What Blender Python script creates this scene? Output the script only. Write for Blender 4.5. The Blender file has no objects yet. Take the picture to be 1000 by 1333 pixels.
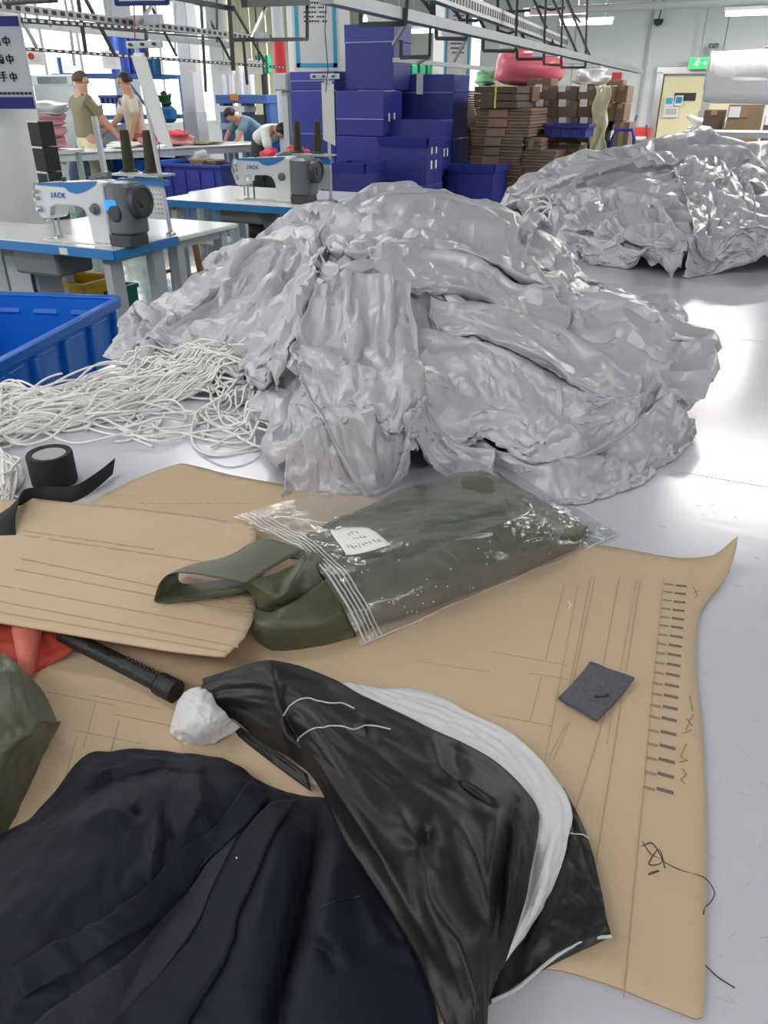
import bpy, bmesh, math, random
import numpy as np
from mathutils import Vector, Matrix
random.seed(7); RNG = np.random.RandomState(11)
C = bpy.context.scene.collection
SC = bpy.context.scene
PI = math.pi

# ------------------------------------------------------------------ camera
CAM_Z, PITCH, FPX = 1.5, math.radians(28.5), 1000.0
cam_d = bpy.data.cameras.new('camera'); cam = bpy.data.objects.new('camera', cam_d); C.objects.link(cam)
cam.location = (0, 0, CAM_Z); cam.rotation_euler = (PI/2 - PITCH, 0, 0)
cam_d.sensor_fit = 'HORIZONTAL'; cam_d.sensor_width = 36; cam_d.lens = 36; cam_d.clip_start = .02; cam_d.clip_end = 200
SC.camera = cam

# ------------------------------------------------------------------ world, lights, exposure
SC.view_settings.view_transform = 'Standard'; SC.view_settings.look = 'None'
SC.view_settings.gamma = 1; SC.view_settings.use_curve_mapping = False
SC.view_settings.exposure = 0.15
w = bpy.data.worlds.new('sky'); SC.world = w; w.use_nodes = True
bg = w.node_tree.nodes['Background']; bg.inputs[0].default_value = (1, .985, .97, 1); bg.inputs[1].default_value = 4.0

def area(name, loc, size, power, rot=(0, 0, 0), col=(1, .955, .92), parent=None):
    l = bpy.data.lights.new(name, 'AREA'); l.shape = 'RECTANGLE'; l.size, l.size_y = size; l.energy = power; l.color = col
    o = bpy.data.objects.new(name, l); C.objects.link(o); o.location = loc; o.rotation_euler = rot
    if parent: o.parent = parent
    return o

# ------------------------------------------------------------------ helpers
cP, sP = math.cos(PITCH), math.sin(PITCH)
def ray(px, py):
    a = (px-500)/FPX; b = (666.5-py)/FPX
    return Vector((a, cP + b*sP, -sP + b*cP))
CAMV = Vector((0, 0, CAM_Z))
def atz(px, py, z):
    "the point of the horizontal plane z seen at this place of the photograph"
    d = ray(px, py); return CAMV + d*((z-CAM_Z)/d.z)
def aty(px, py, y):
    "the point of the upright plane y seen at this place of the photograph"
    d = ray(px, py); return CAMV + d*(y/d.y)

def mat(name, col, rough=.5, metal=0., noise=0., nscale=20., bump=0., bscale=60., spec=.5, trans=0., emit=None, estr=1., coat=0., sheen=0., alpha=1., stretch=None, btype='noise'):
    m = bpy.data.materials.new(name); m.use_nodes = True
    nt = m.node_tree; b = nt.nodes['Principled BSDF']
    col = tuple(col)[:3] + (1,)
    b.inputs['Base Color'].default_value = col
    b.inputs['Roughness'].default_value = rough; b.inputs['Metallic'].default_value = metal
    b.inputs['Specular IOR Level'].default_value = spec
    b.inputs['Coat Weight'].default_value = coat; b.inputs['Sheen Weight'].default_value = sheen
    b.inputs['Transmission Weight'].default_value = trans; b.inputs['Alpha'].default_value = alpha
    if emit:
        b.inputs['Emission Color'].default_value = tuple(emit)[:3] + (1,); b.inputs['Emission Strength'].default_value = estr
    tc = None
    def coords():
        nonlocal tc
        if tc is None:
            t = nt.nodes.new('ShaderNodeTexCoord'); mp = nt.nodes.new('ShaderNodeMapping')
            nt.links.new(t.outputs['Object'], mp.inputs[0])
            if stretch: mp.inputs['Scale'].default_value = stretch
            tc = mp.outputs[0]
        return tc
    if noise:
        n = nt.nodes.new('ShaderNodeTexNoise'); n.inputs['Scale'].default_value = nscale; n.inputs['Detail'].default_value = 5
        nt.links.new(coords(), n.inputs['Vector'])
        mx = nt.nodes.new('ShaderNodeMix'); mx.data_type = 'RGBA'
        mx.inputs[6].default_value = tuple(max(0, c*(1-noise)) for c in col[:3]) + (1,)
        mx.inputs[7].default_value = tuple(min(1, c*(1+noise)) for c in col[:3]) + (1,)
        nt.links.new(n.outputs[0], mx.inputs[0]); nt.links.new(mx.outputs[2], b.inputs['Base Color'])
    if bump:
        if btype == 'noise':
            n = nt.nodes.new('ShaderNodeTexNoise'); n.inputs['Detail'].default_value = 4; o = n.outputs[0]
        else:
            n = nt.nodes.new('ShaderNodeTexVoronoi'); n.feature = 'DISTANCE_TO_EDGE'; o = n.outputs[0]
        n.inputs['Scale'].default_value = bscale; nt.links.new(coords(), n.inputs['Vector'])
        bp = nt.nodes.new('ShaderNodeBump'); bp.inputs['Strength'].default_value = bump; bp.inputs['Distance'].default_value = .01
        nt.links.new(o, bp.inputs['Height']); nt.links.new(bp.outputs[0], b.inputs['Normal'])
    return m

class MB:
    "collects shapes and links them as ONE mesh object"
    def __init__(s): s.v = []; s.f = []
    def add(s, vs, fs):
        k = len(s.v); s.v += [tuple(v) for v in vs]; s.f += [tuple(i+k for i in f) for f in fs]; return s
    def box(s, c, d, rot=None, taper=(1, 1)):
        x, y, z = d[0]/2, d[1]/2, d[2]/2
        vs = [Vector((sx*x*(taper[0] if sz > 0 else 1), sy*y*(taper[1] if sz > 0 else 1), sz*z)) for sz in (-1, 1) for sy in (-1, 1) for sx in (-1, 1)]
        if rot is not None:
            R = rot if isinstance(rot, Matrix) else Matrix.Rotation(rot, 3, 'Z')
            vs = [R @ v for v in vs]
        c = Vector(c)
        return s.add([v+c for v in vs], [(0, 2, 3, 1), (4, 5, 7, 6), (0, 1, 5, 4), (2, 6, 7, 3), (0, 4, 6, 2), (1, 3, 7, 5)])
    def rbox(s, c, d, r=.01, rot=None, n=3):
        "box with rounded upright edges and small chamfers"
        x, y, z = d[0]/2, d[1]/2, d[2]/2; r = min(r, x*.99, y*.99)
        ring = []
        for (sx, sy, a0) in ((1, 1, 0), (-1, 1, PI/2), (-1, -1, PI), (1, -1, 1.5*PI)):
            for i in range(n+1):
                a = a0 + PI/2*i/n; ring.append((sx*(x-r)+r*math.cos(a), sy*(y-r)+r*math.sin(a)))
        e = min(r*.5, z*.5); L = len(ring); vs = []
        for (zz, k) in ((-z, e), (-z+e, 0), (z-e, 0), (z, e)):
            for (a, b) in ring: vs.append(Vector((a*(1-k/x), b*(1-k/y), zz)))
        if rot is not None:
            R = rot if isinstance(rot, Matrix) else Matrix.Rotation(rot, 3, 'Z'); vs = [R @ v for v in vs]
        c = Vector(c); fs = []
        for q in range(3):
            for i in range(L):
                j = (i+1) % L; fs.append((q*L+i, q*L+j, (q+1)*L+j, (q+1)*L+i))
        fs.append(tuple(range(L-1, -1, -1))); fs.append(tuple(3*L+i for i in range(L)))
        return s.add([v+c for v in vs], fs)
    def bar(s, a, b, wd, ht=None, up=(0, 0, 1)):
        "square bar from a to b"
        a, b = Vector(a), Vector(b); d = (b-a); L = d.length
        if L < 1e-6: return s
        d /= L; u = Vector(up)
        if abs(d.dot(u)) > .98: u = Vector((0, 1, 0))
        x = d.cross(u).normalized(); z = x.cross(d); ht = ht or wd
        R = Matrix((x, d, z)).transposed()
        return s.box((a+b)/2, (wd, L, ht), R)
    def tube(s, path, r, n=8, cap=True, r2=None):
        path = [Vector(p) for p in path]; m = len(path); vs = []; fs = []
        t0 = (path[1]-path[0]).normalized(); u = t0.orthogonal().normalized()
        for i, p in enumerate(path):
            t = (path[min(i+1, m-1)]-path[max(i-1, 0)])
            t = t.normalized() if t.length > 1e-9 else t0
            u = (u - t*u.dot(t)); u = u.normalized() if u.length > 1e-6 else t.orthogonal().normalized()
            w_ = t.cross(u); rr = r if r2 is None else r+(r2-r)*i/(m-1)
            for k in range(n):
                a = 2*PI*k/n; vs.append(p + u*(rr*math.cos(a)) + w_*(rr*math.sin(a)))
        for i in range(m-1):
            for k in range(n):
                k2 = (k+1) % n; fs.append((i*n+k, i*n+k2, (i+1)*n+k2, (i+1)*n+k))
        if cap: fs.append(tuple(range(n-1, -1, -1))); fs.append(tuple((m-1)*n+k for k in range(n)))
        return s.add(vs, fs)
    def lathe(s, prof, c=(0, 0, 0), n=20, R=None, cap=True):
        "profile of (radius, height) turned round an axis"
        vs = []; fs = []; c = Vector(c); m = len(prof)
        for (r, z) in prof:
            for k in range(n):
                a = 2*PI*k/n; v = Vector((r*math.cos(a), r*math.sin(a), z)); vs.append((R @ v if R is not None else v)+c)
        for i in range(m-1):
            for k in range(n):
                k2 = (k+1) % n; fs.append((i*n+k, i*n+k2, (i+1)*n+k2, (i+1)*n+k))
        if cap: fs.append(tuple(range(n-1, -1, -1))); fs.append(tuple((m-1)*n+k for k in range(n)))
        return s.add(vs, fs)
    def prism(s, poly, d, org=(0, 0, 0), ex=(1, 0, 0), ey=(0, 0, 1), ez=None):
        "outline in the plane ex, ey, extruded by d along ez"
        ex, ey = Vector(ex), Vector(ey); ez = Vector(ez) if ez else ex.cross(ey).normalized(); o = Vector(org); L = len(poly)
        vs = [o+ex*a+ey*b for a, b in poly]+[o+ex*a+ey*b+ez*d for a, b in poly]
        fs = [tuple(range(L-1, -1, -1)), tuple(L+i for i in range(L))]+[(i, (i+1) % L, L+(i+1) % L, L+i) for i in range(L)]
        return s.add(vs, fs)
    def ball(s, c, r, n=10, m=7, jit=0.):
        r = Vector(r) if not isinstance(r, (int, float)) else Vector((r, r, r)); c = Vector(c); vs = []; fs = []
        for i in range(m+1):
            t = PI*i/m
            for k in range(n):
                a = 2*PI*k/n; q = 1+jit*(random.random()-.5)
                vs.append(c+Vector((r.x*math.sin(t)*math.cos(a)*q, r.y*math.sin(t)*math.sin(a)*q, -r.z*math.cos(t)*q)))
        for i in range(m):
            for k in range(n):
                k2 = (k+1) % n; fs.append((i*n+k, i*n+k2, (i+1)*n+k2, (i+1)*n+k))
        return s.add(vs, fs)
    def grid(s, P):
        n, m = P.shape[:2]; k = len(s.v)
        s.v += [tuple(v) for v in P.reshape(-1, 3)]
        s.f += [(k+i*m+j, k+(i+1)*m+j, k+(i+1)*m+j+1, k+i*m+j+1) for i in range(n-1) for j in range(m-1)]
        return s
    def build(s, name, m, parent=None, smooth=False, bevel=0., solid=0., sub=0):
        me = bpy.data.meshes.new(name); vs = s.v; org = Vector((0, 0, 0))
        if parent is None and vs:
            a = np.array(vs); org = Vector(((a[:, 0].min()+a[:, 0].max())/2, (a[:, 1].min()+a[:, 1].max())/2, a[:, 2].min()))
            vs = [tuple(v) for v in a-np.array(org)]
        me.from_pydata(vs, [], s.f); me.update()
        bm = bmesh.new(); bm.from_mesh(me); bmesh.ops.recalc_face_normals(bm, faces=bm.faces); bm.to_mesh(me); bm.free()
        me.materials.append(m)
        if smooth:
            me.polygons.foreach_set('use_smooth', [True]*len(me.polygons))
            if smooth != 'all': me.set_sharp_from_angle(angle=math.radians(smooth if smooth is not True else 40))
        o = bpy.data.objects.new(name, me); C.objects.link(o); o.location = org
        if parent is not None: o.parent = parent
        if bevel:
            b = o.modifiers.new('bevel', 'BEVEL'); b.width = bevel; b.segments = 2; b.limit_method = 'ANGLE'
        if solid:
            q = o.modifiers.new('thickness', 'SOLIDIFY'); q.thickness = solid; q.offset = 0
        if sub:
            q = o.modifiers.new('smooth', 'SUBSURF'); q.levels = sub; q.render_levels = sub
        return o

def tag(o, label=None, cat=None, group=None, kind=None):
    if label: o['label'] = label
    if cat: o['category'] = cat
    if group: o['group'] = group
    if kind: o['kind'] = kind
    return o
def thing(name, loc, label, cat, rz=0, group=None, kind=None):
    o = bpy.data.objects.new(name, None); C.objects.link(o); o.empty_display_size = .1
    o.location = loc; o.rotation_euler = (0, 0, rz)
    return tag(o, label, cat, group, kind)
def struct(o, label): return tag(o, label, 'structure' if False else None, None, 'structure')
def kids(o): return [c for c in bpy.data.objects if c.parent == o]
def copy_tree(o, parent=None):
    c = o.copy(); C.objects.link(c)
    if parent: c.parent = parent
    for ch in o.children: copy_tree(ch, c)
    return c

# ---- cloth: a sheet is laid over a shape and grown a little, so that it buckles into folds
def noise2(n, m, f, seed):
    "smooth noise on an n x m grid"
    r = np.random.RandomState(seed); g = r.rand(f+3, f+3)*2-1
    return resample(g, n, m)
def resample(g, n, m):
    "Catmull-Rom resampling of a grid (of scalars or points)"
    def ax(a, k):
        L = a.shape[0]; t = np.linspace(0, L-1, k); i = np.clip(t.astype(int), 0, L-2); u = (t-i).reshape((-1,)+(1,)*(a.ndim-1))
        p1 = a[i]; p2 = a[i+1]; p0 = np.where((i > 0).reshape(u.shape), a[np.maximum(i-1, 0)], 2*p1-p2); p3 = np.where((i < L-2).reshape(u.shape), a[np.minimum(i+2, L-1)], 2*p2-p1)
        return .5*((2*p1)+(p2-p0)*u+(2*p0-5*p1+4*p2-p3)*u*u+(3*p1-p0-3*p2+p3)*u**3)
    a = ax(np.asarray(g, float), n); a = np.swapaxes(ax(np.swapaxes(a, 0, 1), m), 0, 1)
    return a
def relax(P, su=1.1, sv=1.1, iters=100, floor=None, grav=.0006, bend=.15, pin=None, shear=.35, rest=None):
    "position-based sheet: edges grow by su, sv; floor(x, y) is what it lies on"
    P = P.copy(); n, m = P.shape[:2]
    ln = lambda a, b: np.sqrt(((a-b)**2).sum(-1))+1e-9
    Q = P if rest is None else rest
    sets = []
    def sl(ax, st, ln_):
        a = [slice(None), slice(None)]; a[ax] = slice(st, None, ln_); return tuple(a)
    def pair(di, dj, k, scale, two):
        A0 = [slice(0, n-di), slice(max(0, -dj), m-max(0, dj))]; B0 = [slice(di, n), slice(max(0, dj), m+min(0, dj))]
        R = ln(Q[tuple(A0)], Q[tuple(B0)])*scale
        step = 2*max(di, abs(dj)); d = max(di, abs(dj)); ax = 0 if di else 1
        for o in range(step//1 if d == 1 else 4):
            a, b = list(A0), list(B0); r = [slice(None), slice(None)]
            a[ax] = slice(A0[ax].start+o, A0[ax].stop, step); b[ax] = slice(B0[ax].start+o, B0[ax].stop, step); r[ax] = slice(o, None, step)
            sets.append((tuple(a), tuple(b), R[tuple(r)], k, two))
    su_ = su; sv_ = sv; sd = math.sqrt((np.mean(su)**2+np.mean(sv)**2)/2)
    pair(1, 0, .5, su_, True); pair(0, 1, .5, sv_, True); pair(1, 1, .5*shear, sd, True); pair(1, -1, .5*shear, sd, True)
    pair(2, 0, .5*bend, np.mean(su)*.97, False); pair(0, 2, .5*bend, np.mean(sv)*.97, False)
    P0 = P.copy()
    for it in range(iters):
        g = min(1., (it+1)/(iters*.5))
        for (a, b, R, k, two) in sets:
            A, B = P[a], P[b]; d = B-A; L = np.sqrt((d**2).sum(-1))+1e-9
            tgt = R if two else R
            e = (L-tgt)/L
            if not two: e = np.minimum(e, 0)
            e = (e*k*(.3+.7*g))[..., None]*d
            P[a] = A+e; P[b] = B-e
        P[..., 2] -= grav
        if floor is not None:
            P[..., 2] = np.maximum(P[..., 2], floor(P[..., 0], P[..., 1]))
        if pin is not None: P += (P0-P)*pin[..., None]
    return P
def crease(P, amt, f, seed):
    "adds smooth noise along the normals"
    n, m = P.shape[:2]; du = np.gradient(P, axis=0); dv = np.gradient(P, axis=1); N = np.cross(du, dv); N /= np.linalg.norm(N, axis=-1, keepdims=True)+1e-9
    return P+N*(noise2(n, m, f, seed)*amt)[..., None]
def crumple(P, cu, cv, amp, seed, rnd=.85):
    "dents and bulges of sharp edged facets: cu x cv cells over the sheet"
    n, m = P.shape[:2]; r = np.random.RandomState(seed); U, V = np.meshgrid(np.linspace(0, cu, n), np.linspace(0, cv, m), indexing='ij')
    U = U+.55*noise2(n, m, max(3, int(cu*.7)), seed+1); V = V+.55*noise2(n, m, max(3, int(cv*.7)), seed+2); g = r.rand(cu+9, cv+9, 2); sg = r.uniform(-1, 1, (cu+9, cv+9))
    iu, iv = np.floor(U).astype(int), np.floor(V).astype(int); d1 = np.full(U.shape, 9.); d2 = d1.copy(); s1 = np.zeros(U.shape)
    for a in (-1, 0, 1):
        for b in (-1, 0, 1):
            x, y = np.clip(iu+a+4, 0, cu+8), np.clip(iv+b+4, 0, cv+8); q = g[x, y]; d = np.hypot(iu+a+.5+(q[..., 0]-.5)*rnd*1.0-U, iv+b+.5+(q[..., 1]-.5)*rnd-V); s = sg[x, y]
            lt = d < d1; d2 = np.where(lt, d1, np.minimum(d2, d)); s1 = np.where(lt, s, s1); d1 = np.where(lt, d, d1)
    N = np.cross(np.gradient(P, axis=0), np.gradient(P, axis=1)); N /= np.linalg.norm(N, axis=-1, keepdims=True)+1e-9
    return P+N*((d2-d1)*s1*amp)[..., None]
def streak(P, fu, fv, amp, seed):
    "long sharp crests that wander over the sheet"
    n, m = P.shape[:2]; r = np.random.RandomState(seed); g = r.rand(fu+3, fv+3)*2-1; w_ = 2*noise2(n, m, 5, seed+3); k = resample(g, n*2, m*2)
    i = np.clip(np.arange(n)[:, None]*2+(w_*n*.10).astype(int), 0, 2*n-1); j = np.clip(np.arange(m)[None, :]*2+(w_*m*.08).astype(int), 0, 2*m-1); h = k[i, j]; h = (h+np.roll(h, 1, 0)+np.roll(h, 1, 1)+np.roll(h, -1, 0)+np.roll(h, -1, 1))/5
    h = .45-np.abs(h); N = np.cross(np.gradient(P, axis=0), np.gradient(P, axis=1)); N /= np.linalg.norm(N, axis=-1, keepdims=True)+1e-9; N *= np.sign(N[..., 2:3]+.2)
    e = np.minimum(np.minimum(np.arange(n), n-1-np.arange(n))[:, None], np.minimum(np.arange(m), m-1-np.arange(m))[None, :])
    return P+N*(h*amp*np.clip(e/6., 0, 1)*(.4+.6*np.clip(noise2(n, m, 6, seed+8)+.5, 0, 1)))[..., None]
class Field:
    "height field on a regular grid with fast lookup"
    def __init__(s, x0, x1, y0, y1, k, fn):
        s.x0, s.y0 = x0, y0; s.nx = int((x1-x0)/k)+1; s.ny = int((y1-y0)/k)+1; s.k = k
        X, Y = np.meshgrid(x0+np.arange(s.nx)*k, y0+np.arange(s.ny)*k, indexing='ij'); s.X, s.Y = X, Y; s.H = fn(X, Y)
    def __call__(s, x, y):
        u = np.clip((np.asarray(x)-s.x0)/s.k, 0, s.nx-1.001); v = np.clip((np.asarray(y)-s.y0)/s.k, 0, s.ny-1.001)
        i = u.astype(int); j = v.astype(int); a = u-i; b = v-j; H = s.H
        return H[i, j]*(1-a)*(1-b)+H[i+1, j]*a*(1-b)+H[i, j+1]*(1-a)*b+H[i+1, j+1]*a*b
    def hit(s, px, py, off=0.):
        "where the line of sight of a photograph point meets the surface"
        d = ray(px, py); t = .3; last = t
        while t < 12:
            p = CAMV+d*t
            if p.z <= float(s(p.x, p.y))+off: break
            last = t; t += .02
        lo, hi = last, t
        for _ in range(14):
            mid = (lo+hi)/2; p = CAMV+d*mid
            if p.z <= float(s(p.x, p.y))+off: hi = mid
            else: lo = mid
        return CAMV+d*hi
    def stroke(s, pts, amp, wid, sharp=1., off=None):
        "raises (or lowers) the surface along a line of plan points"
        pts = [np.array(p[:2]) for p in pts]; best = np.full(s.X.shape, 9.); tt = np.zeros(s.X.shape); L = len(pts)-1
        for q in range(L):
            a, b = pts[q], pts[q+1]; d = b-a; l2 = (d**2).sum()+1e-9
            t = np.clip(((s.X-a[0])*d[0]+(s.Y-a[1])*d[1])/l2, 0, 1)
            D = np.hypot(s.X-a[0]-t*d[0], s.Y-a[1]-t*d[1]); k = D < best
            best = np.where(k, D, best); tt = np.where(k, (q+t)/L, tt)
        prof = np.exp(-(best/wid)**(1.0 if sharp > 1 else 2)) if sharp != 0 else np.maximum(0, 1-best/wid)
        s.H = s.H+amp*prof*np.sin(PI*np.clip(.12+.76*tt, 0, 1))
def disc_grid(n):
    "square grid mapped to the unit disc: angle and radius of each vertex"
    a = np.linspace(-1, 1, n); A, B = np.meshgrid(a, a, indexing='ij')
    x = A*np.sqrt(1-B*B/2); y = B*np.sqrt(1-A*A/2); return np.arctan2(y, x), np.hypot(x, y)
def star(outline, cen):
    "radius of an outline about a centre, by angle"
    d = [(math.atan2(p[1]-cen[1], p[0]-cen[0]), math.hypot(p[0]-cen[0], p[1]-cen[1])) for p in outline]; d.sort()
    a = np.array([q[0] for q in d]); r = np.array([q[1] for q in d])
    return lambda t: np.interp(t, np.concatenate([a-2*PI, a, a+2*PI]), np.concatenate([r, r, r]))
def rbf(pts, vals, smooth=1e-4):
    p = np.array(pts, float); v = np.array(vals, float); n = len(p)
    def ph(r): return r*r*np.log(r+1e-6)
    D = np.hypot(p[:, None, 0]-p[None, :, 0], p[:, None, 1]-p[None, :, 1]); A = np.zeros((n+3, n+3)); A[:n, :n] = ph(D)+np.eye(n)*smooth
    A[:n, n] = 1; A[:n, n+1:] = p; A[n, :n] = 1; A[n+1:, :n] = p.T
    wv = np.linalg.solve(A, np.concatenate([v, np.zeros(3)]))
    def f(x, y):
        out = wv[n]+wv[n+1]*x+wv[n+2]*y
        for i in range(n): out = out+wv[i]*ph(np.hypot(x-p[i, 0], y-p[i, 1]))
        return out
    return f
# ------------------------------------------------------------------ the building, turned 25 degrees from the camera
TH = math.radians(25); E1 = Vector((math.cos(TH), -math.sin(TH), 0)); E2 = Vector((math.sin(TH), math.cos(TH), 0)); BR = -TH
def B(u, v, z=0.): return E1*u + E2*v + Vector((0, 0, z))
BM = Matrix((E1, E2, Vector((0, 0, 1)))).transposed()                # rotation of the building's axes
UL, VB = -11.0, 22.3                                                  # left wall and back wall
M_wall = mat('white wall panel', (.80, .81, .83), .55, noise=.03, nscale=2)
M_wall2 = mat('grey wall panel', (.36, .37, .38), .6); M_floor = mat('green epoxy floor', (.075, .165, .13), .16, noise=.12, nscale=1.5, coat=.3)
M_white = mat('white paint', (.82, .82, .83), .45); M_grey = mat('grey powder coat', (.52, .54, .57), .42); M_dark = mat('dark plastic', (.03, .03, .035), .45)
M_steel = mat('steel', (.55, .56, .58), .32, .85); M_rail = mat('galvanised rail', (.36, .37, .39), .38, .75, noise=.1, nscale=8); M_black = mat('black paint', (.018, .018, .02), .45)
M_cream = mat('cream curtain', (.86, .80, .60), .8, noise=.05, nscale=4); M_cdoor = mat('cream door paint', (.88, .80, .50), .45)
M_navy = mat('blue corrugated plastic', (.022, .032, .24), .45, noise=.12, nscale=9); M_navy2 = mat('blue plastic lid', (.03, .045, .30), .42, noise=.1, nscale=7)
M_blue = mat('bright blue plastic', (.008, .16, .68), .34, noise=.05, nscale=5); M_band = mat('blue edge band', (.03, .24, .60), .4)
M_red = mat('red paint', (.62, .03, .04), .4); M_green = mat('green paint', (.02, .55, .25), .5); M_paper = mat('white paper', (.86, .86, .84), .7)
M_ink = mat('black ink', (.02, .02, .03), .7); M_skyblue = mat('light blue print', (.06, .45, .70), .5); M_bprint = mat('navy print', (.02, .03, .22), .5)
M_tube = mat('lit tube', (1, 1, 1), .4, emit=(1, 1, 1), estr=9); M_exit = mat('lit green sign', (.02, .6, .1), .4, emit=(.02, .9, .12), estr=1.6)
m_floor = MB().box(tuple(B(3, 12, -.05)), (44, 46, .1), BM).build('floor', M_floor); struct(m_floor, 'green epoxy factory floor'); m_floor['label'] = 'glossy green epoxy floor of the workshop'
ceil = MB().box(tuple(B(3, 14, 6.05)), (30, 34, .1), BM).build('ceiling', mat('ceiling grey', (.38, .38, .39), .7)); ceil['kind'] = 'structure'; ceil['label'] = 'grey workshop ceiling'  # unseen ceiling, set to mid grey so less light bounces down
# back wall of upright panels
wb = thing('wall_back', B(0, VB), 'white panelled back wall behind the cartons and the cream door', None, BR); wb['kind'] = 'structure'
MB().box((1.5, .12, 3), (26, .1, 6)).build('backing', mat('panel joint', (.45, .46, .48), .6), wb)
pan = None
for k in range(14):
    x = UL+.6+k*1.75
    if pan is None: pan = MB().box((0, 0, 3), (1.735, .1, 5.98)).build('panel', M_wall, wb, bevel=.004); q = pan
    else: q = pan.copy(); C.objects.link(q)
    q.location = (x+.87, .04, 0)
wr = MB().box(tuple(B(14, 12, 3)), (.2, 24, 6), BM).build('wall_right', M_wall2); wr['kind'] = 'structure'; wr['label'] = 'grey side wall beyond the cutting table'  # unseen wall, greyed to lower the ambient bounce
wf = MB().box(tuple(B(3, -5, 3)), (30, .2, 6), BM).build('wall_front', M_wall2); wf['kind'] = 'structure'; wf['label'] = 'grey wall behind the viewer'  # out of view; its dark grey holds back bounced light
# left wall with tall windows
def LW(v, z, d=0.): return B(UL+d, v, z)
sill, head = .95, 4.4
wl = thing('wall_left', B(UL, 0), 'white wall with tall curtained windows behind the sewing lines', None, BR); wl['kind'] = 'structure'
MB().box((-.1, 12, sill/2), (.2, 26, sill)).box((-.1, 12, (head+6)/2), (.2, 26, 6-head)).build('wall_band', M_wall, wl)
def thin_glass():
    m = bpy.data.materials.new('window glass'); m.use_nodes = True; nt = m.node_tree; nt.nodes.remove(nt.nodes['Principled BSDF'])
    tr = nt.nodes.new('ShaderNodeBsdfTransparent'); tr.inputs[0].default_value = (.94, .97, .97, 1); gl = nt.nodes.new('ShaderNodeBsdfGlossy'); gl.inputs['Roughness'].default_value = .03
    mx = nt.nodes.new('ShaderNodeMixShader'); mx.inputs[0].default_value = .05; nt.links.new(tr.outputs[0], mx.inputs[1]); nt.links.new(gl.outputs[0], mx.inputs[2]); nt.links.new(mx.outputs[0], nt.nodes['Material Output'].inputs[0]); return m
M_glass = thin_glass()
wn = [(6.2, 9.4), (9.9, 12.3), (12.8, 15.2), (15.8, 18.4), (18.9, 21.6)]
ed = [-1.0]+[e for a in wn for e in a]+[25.0]
pm = MB()
for k in range(0, len(ed), 2): pm.box((-.1, (ed[k]+ed[k+1])/2, (sill+head)/2), (.2, ed[k+1]-ed[k], head-sill))
pm.build('wall_pier', M_wall, wl)
for k, (a, b) in enumerate(wn):
    t = thing('window_%d' % (k+1), B(UL, (a+b)/2, sill), 'tall %s window in the side wall' % ('bright white framed', 'bright two light', 'sunlit three light', 'cream curtained', 'cream curtained far')[k], None, BR); t['kind'] = 'structure'
    W, H = b-a, head-sill; f = MB(); 
    for yy in (-W/2+.04, W/2-.04): f.box((-.05, yy, H/2), (.1, .08, H))
    for zz in (.04, H-.04, H*.62): f.box((-.05, 0, zz), (.1, W, .07))
    for q in (-W/6, W/6): f.box((-.05, q, H/2), (.07, .06, H))
    f.build('window_frame', M_white, t, bevel=.006)
    for q in range(3):
        for (z0, z1) in ((.07, H*.62-.03), (H*.62+.03, H-.07)):
            MB().box((-.07, (q-1)*W/3, (z0+z1)/2), (.008, W/3-.06, z1-z0)).build('pane', M_glass, t)
    if k >= 3:
        for q in range(4):
            n = 25; P = np.zeros((2, n, 3)); y = np.linspace(-W/8, W/8, n)+(q-1.5)*W/4
            for r in range(2): P[r, :, 0] = .12+.035*np.sin(np.linspace(0, 9*PI, n)+q); P[r, :, 1] = y; P[r, :, 2] = (-.5, H-.05)[r]
            MB().grid(P).build('curtain', M_cream, t, smooth='all')
# columns, and a pipe
def column(px0, px1, Y, col, label, z1=6., base=None):
    a, b = aty(px0, 123, Y), aty(px1, 123, Y); wd = (b-a).length*.85
    t = thing('column', ((a.x+b.x)/2, Y+wd*.3, 0), label, None, BR); t['kind'] = 'structure'
    MB().box((0, 0, z1/2), (wd, wd, z1)).build('shaft', col, t, bevel=.015)
    if base: MB().box((0, 0, base/2), (wd*1.08, wd*1.08, base)).build('guard', M_grey, t, bevel=.01)
    return t, wd
M_colg = mat('grey column paint', (.62, .63, .68), .5)
ca_ = aty(-30, 123, 6.1); colA = thing('column', (ca_.x, 6.1, 0), 'thick round white column behind the sewing table with a grey status sign', None); colA['kind'] = 'structure'
MB().lathe([(.37, 0), (.37, 6)], n=48).build('shaft', M_white, colA, smooth=True)
colB, wB = column(238, 262, 15.2, M_colg, 'slim grey column between the windows', base=1.25)
colC, wC = column(382, 452, 12.6, M_white, 'white column behind the blue boxes carrying a blue bordered notice')
colD, wD = column(566, 622, 15.5, M_white, 'white column behind the flat cartons with a blue bordered notice')
# framed notices with printed lines
def notice(x0, x1, y0, y1, Y, label, rz=0., rows=9, border=True, logo=True):
    a, b = aty(x0, y1, Y), aty(x1, y0, Y); W, H = b.x-a.x, b.z-a.z
    t = thing('notice_board', ((a.x+b.x)/2, Y, a.z), label, 'notice board', rz, 'framed notices')
    MB().box((0, 0, H/2), (W, .03, H)).build('board', M_paper, t, bevel=.004)
    if border:
        m = MB(); e = W*.08; o = W*.06
        m.box((-W/2+o+e/2, -.018, H/2), (e, .006, H-2*o)).box((W/2-o-e/2, -.018, H/2), (e, .006, H-2*o)).box((0, -.018, o+e/2), (W-2*o, .006, e)).box((0, -.018, H-o-e/2), (W-2*o, .006, e)); m.build('border', M_skyblue, t)
    m = MB(); r = random.Random(int(x0))
    for k in range(rows):
        z = H*.86-H*.045*k; w_ = W*(.5 if k % 5 else .4)
        n = 9
        for q in range(n):
            if r.random() < .85: m.box((-w_/2+w_*(q+.5)/n, -.018, z), (w_/n*.7, .004, H*.016))
    m.build('printed_text', M_ink, t)['kind'] = 'stuff'; return t
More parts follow.
